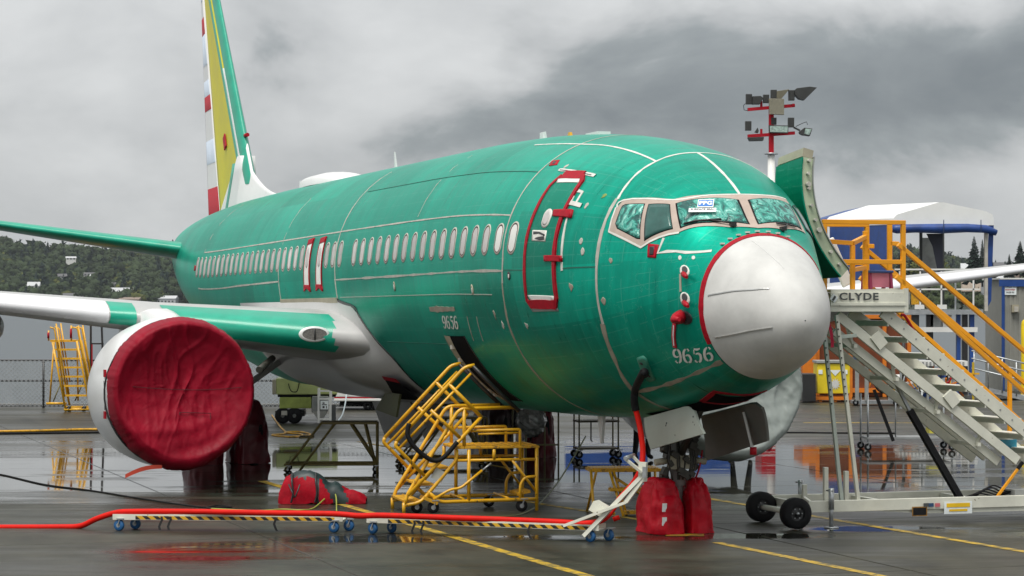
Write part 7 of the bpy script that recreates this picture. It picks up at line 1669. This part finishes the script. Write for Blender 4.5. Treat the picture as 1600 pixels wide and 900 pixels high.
def house(u, v, D, w_, d_, h_, roof_h, lab, wall=HW, roof=HR, storeys=1, hip=False):
    p = at(u, v, D); t = thing('lakeside_house', lab, 'house', (p.x, D, p.z), R(random.uniform(-12, 12)), 'houses on the far hillside')
    b = MB(); b.box((0, 0, h_ / 2 - 2), (w_, d_, h_ + 4)); b.build('wall', wall, t)
    e_ = .5; k = w_ * .3 if hip else 0
    b = MB(); b.add([(-w_ / 2 - e_, -d_ / 2 - e_, h_), (w_ / 2 + e_, -d_ / 2 - e_, h_), (w_ / 2 + e_, d_ / 2 + e_, h_), (-w_ / 2 - e_, d_ / 2 + e_, h_), (-w_ / 2 - e_ + k, 0, h_ + roof_h), (w_ / 2 + e_ - k, 0, h_ + roof_h)], [(0, 1, 5, 4), (2, 3, 4, 5), (0, 4, 3), (1, 2, 5), (3, 2, 1, 0)]); b.build('roof', roof, t)
    for s_ in range(storeys):
        for k in range(int(w_ / 3)):
            b = MB(); b.box((-w_ / 2 + 1.5 + k * 3, -d_ / 2 - .03, 1.6 + s_ * 2.8), (1.4, .1, 1.4)); wn = b.build('window', HWN, t); b = MB(); b.box((-w_ / 2 + 1.5 + k * 3, -d_ / 2 - .06, .85 + s_ * 2.8), (1.6, .12, .12)); b.build('sill', HW, wn)
    return t
house(189, 467, 2060, 20, 12, 5, 4.5, 'long white boathouse with a pale peaked roof at the far waterline', HW, HRW, 1)
house(196, 474, 2040, 26, 10, 3.2, 2, 'low brown waterside house below the white boathouse', HB, HB)
house(116, 470, 2045, 18, 9, 4, 2.5, 'row of pale low houses at the far waterline left of the boathouse', HW, HR)
house(111, 407, 2290, 9, 7, 2.2, 1.6, 'small white house high on the wooded hillside', MATS['house_grey'] if 'house_grey' in MATS else HW, HRW, 1)
house(53, 453, 2090, 10, 8, 3.5, 3.4, 'white house with a steep pale gable near the left shoreline', HW, HRW)
house(140, 437, 2170, 9, 8, 4, 2.5, 'white two-storey house halfway up the hillside', HW, HR, 2)
house(148, 439, 2165, 7, 7, 4, 2, 'smaller white house just right of the two-storey one', HW, HRW)
house(97, 441, 2150, 8, 8, 5, 2.5, 'tall pale house left of the two hillside houses', M('house_grey', (.38, .39, .40), .7), HR, 2)
house(213, 452, 2110, 9, 8, 3.5, 2.5, 'grey gabled house among trees right of the boathouse', MATS['house_grey'], HRW)
house(170, 451, 2120, 12, 8, 3.5, 2, 'grey low house behind the boathouse', MATS['house_grey'], HR)
house(262, 474, 2045, 16, 9, 4, 2.5, 'pale waterside house beside the fuselage edge', MATS['house_grey'], HRW)
house(1520, 440, 1000, 9, 8, 4.5, 3, 'cream house with a pale gable seen under the canopy', M('house_cream', (.55, .45, .36), .7), HRW, 2)
house(1552, 436, 1020, 8, 8, 4.5, 2.5, 'peach coloured house right of the canopy post', MATS['house_cream'], HR, 2)
house(1571, 441, 1000, 11, 8, 5, 2.5, 'brown house with a dark roof above the shed', HB, HR, 2)
house(1556, 456, 960, 10, 8, 5, 2, 'grey house above the blue shed roof', MATS['house_grey'], HRW, 2)
house(1590, 458, 960, 8, 7, 4, 2, 'white house at the right edge above the shed', HW, HR)
# right-hand shore, nearer and lower
b = MB(); rows = []
for j in range(9):
    y = 880 + j * 60; rows.append([(x, y, -1.2 + (8 + 3 * math.sin(x * .03)) * min(1, j / 5) * min(1, max(0, (x - 60) / 60))) for x in range(60, 900, 20)])
b.grid(rows); tag(b.build('hills', MATS['hill_undergrowth'], fix=False), kind='structure')
HY0s, HY1s = HY0, HY1
def small_wood():
    global terr, HY0, HY1
    t0 = terr; HY0, HY1 = 880., 1250.
    def terr2(x, y): return -1.2 + (8 + 3 * math.sin(x * .03)) * min(1, (y - 880) / 300) * min(1, max(0, (x - 60) / 60))
    terr = terr2; o = None
    rg = np.random.default_rng(3)
    o = forest('right_shore_wood', 900, leafmat('right_shore_leaf', (.045, .06, .026), .5, .06), 21, 5, 8, False)
    # keep only what stands on the right-hand shore
    me = o.data; bm = bmesh.new(); bm.from_mesh(me); bmesh.ops.delete(bm, geom=[v_ for v_ in bm.verts if v_.co.x < 130], context='VERTS'); bm.to_mesh(me); bm.free()
    terr = t0; HY0, HY1 = HY0s, HY1s; return o
tag(small_wood(), 'green wood on the nearer shore behind the canopy and shed', 'wood', kind='stuff')
CONM = leafmat('conifer_needles', (.020, .036, .026), .45, .5); CONT = M('conifer_bark', (.06, .045, .03), .9)
def conifer(u, v_top, v_base, D, wf, lab):
    p = at(u, v_base, D); h = (v_base - v_top) * D / FPX; t = thing('conifer_tree', lab, 'tree', (p.x, D, p.z), 0, 'conifers on the far right shore')
    b = MB(); b.tube([(0, 0, -1), (0, 0, h * .5), (0, 0, h * .97)], [h * .022, h * .014, h * .003], 7); b.build('trunk', CONT, t)
    b = MB(); V = []; F = []
    nb = 240
    for k in range(nb):
        z = h * (.10 + .9 * (k / nb)); rr = h * wf * (1.02 - (z / h)) ** .85 * random.uniform(.55, 1.15); a_ = k * 2.399; d_ = Vector((math.cos(a_), math.sin(a_), 0)); sd = Vector((-d_.y, d_.x, 0)); tip = d_ * rr + Vector((0, 0, z - rr * random.uniform(.15, .45))); o = len(V)
        m_ = d_ * rr * .55 + Vector((0, 0, z - rr * .08)); w_ = rr * .26 + h * .008
        V += [Vector((0, 0, z)), m_ + sd * w_, tip, m_ - sd * w_, m_ - Vector((0, 0, w_ * .9))]; F += [(o, o + 1, o + 2), (o, o + 2, o + 3), (o + 1, o + 4, o + 2), (o + 3, o + 2, o + 4)]
    b.add(V, F); b.build('crown', CONM, t, fix=False); return t
for a_ in ((1452, 377, 445, 900, .26, 'lone slim conifer seen left of the dark canopy curtain'), (1522, 369, 446, 880, .30, 'broad conifer framed by the canopy posts'), (1535, 374, 444, 890, .20, 'narrow conifer half hidden by the right canopy post'), (1594, 376, 432, 900, .34, 'wide conifer at the right edge above the wing tip'), (1577, 397, 436, 920, .3, 'small conifer among the houses on the right shore'), (1406, 398, 450, 900, .3, 'dark conifer behind the boarding stairs handrail'), (1425, 392, 450, 920, .28, 'second dark conifer between the stairs and the canopy opening'), (1549, 400, 440, 930, .3, 'little conifer just right of the canopy corner')): conifer(*a_)
def broad_tree(u, v_top, v_base, D, wf, lab, m):
    p = at(u, v_base, D); h = (v_base - v_top) * D / FPX; t = thing('broadleaf_tree', lab, 'tree', (p.x, D, p.z), 0)
    b = MB(); b.tube([(0, 0, -1), (.1, 0, h * .3), (0, 0, h * .6)], [h * .04, h * .03, h * .012], 7)
    for k in range(5): a_ = k * 1.26; b.tube([(0, 0, h * .3), (math.cos(a_) * h * wf * .6, math.sin(a_) * h * wf * .6, h * .7)], [h * .018, h * .005], 5)
    b.build('trunk', CONT, t); V = []; F = []
    for k in range(900):
        d_ = Vector((random.gauss(0, 1), random.gauss(0, 1), random.gauss(0, 1))).normalized(); r_ = random.random() ** .4; q = Vector((d_.x * h * wf * r_, d_.y * h * wf * r_, h * .6 + d_.z * h * .38 * r_)) * (1 + .25 * noise.noise(d_ * 2)); e1 = Vector((random.gauss(0, 1), random.gauss(0, 1), random.gauss(0, 1))).normalized() * h * .045; e2 = e1.orthogonal().normalized() * h * .035; o = len(V)
        V += [q + e1, q + e2, q - e1, q - e2]; F.append((o, o + 1, o + 2, o + 3))
    b = MB(); b.add(V, F); b.build('crown', m, t, fix=False)
broad_tree(1452, 398, 452, 860, .6, 'olive green bushy tree below the slim conifer', leafmat('olive_leaf', (.085, .095, .03), .4, .6))

# ------------------------------------------------------------------ haze: the damp air between here and the far shore
b = MB(); b.box((0, 1650, 43), (3400, 3500, 92)); hz_ = b.build('haze', None)
hz_.data.materials.clear(); HM = bpy.data.materials.new('damp_air'); HM.use_nodes = True; n = HM.node_tree.nodes; n.remove(n['Principled BSDF'])
pv = n.new('ShaderNodeVolumePrincipled'); pv.inputs['Color'].default_value = (.72, .78, .84, 1); pv.inputs['Density'].default_value = .000045; pv.inputs['Anisotropy'].default_value = .2
HM.node_tree.links.new(pv.outputs[0], n['Material Output'].inputs['Volume']); hz_.data.materials.append(HM); tag(hz_, kind='stuff')
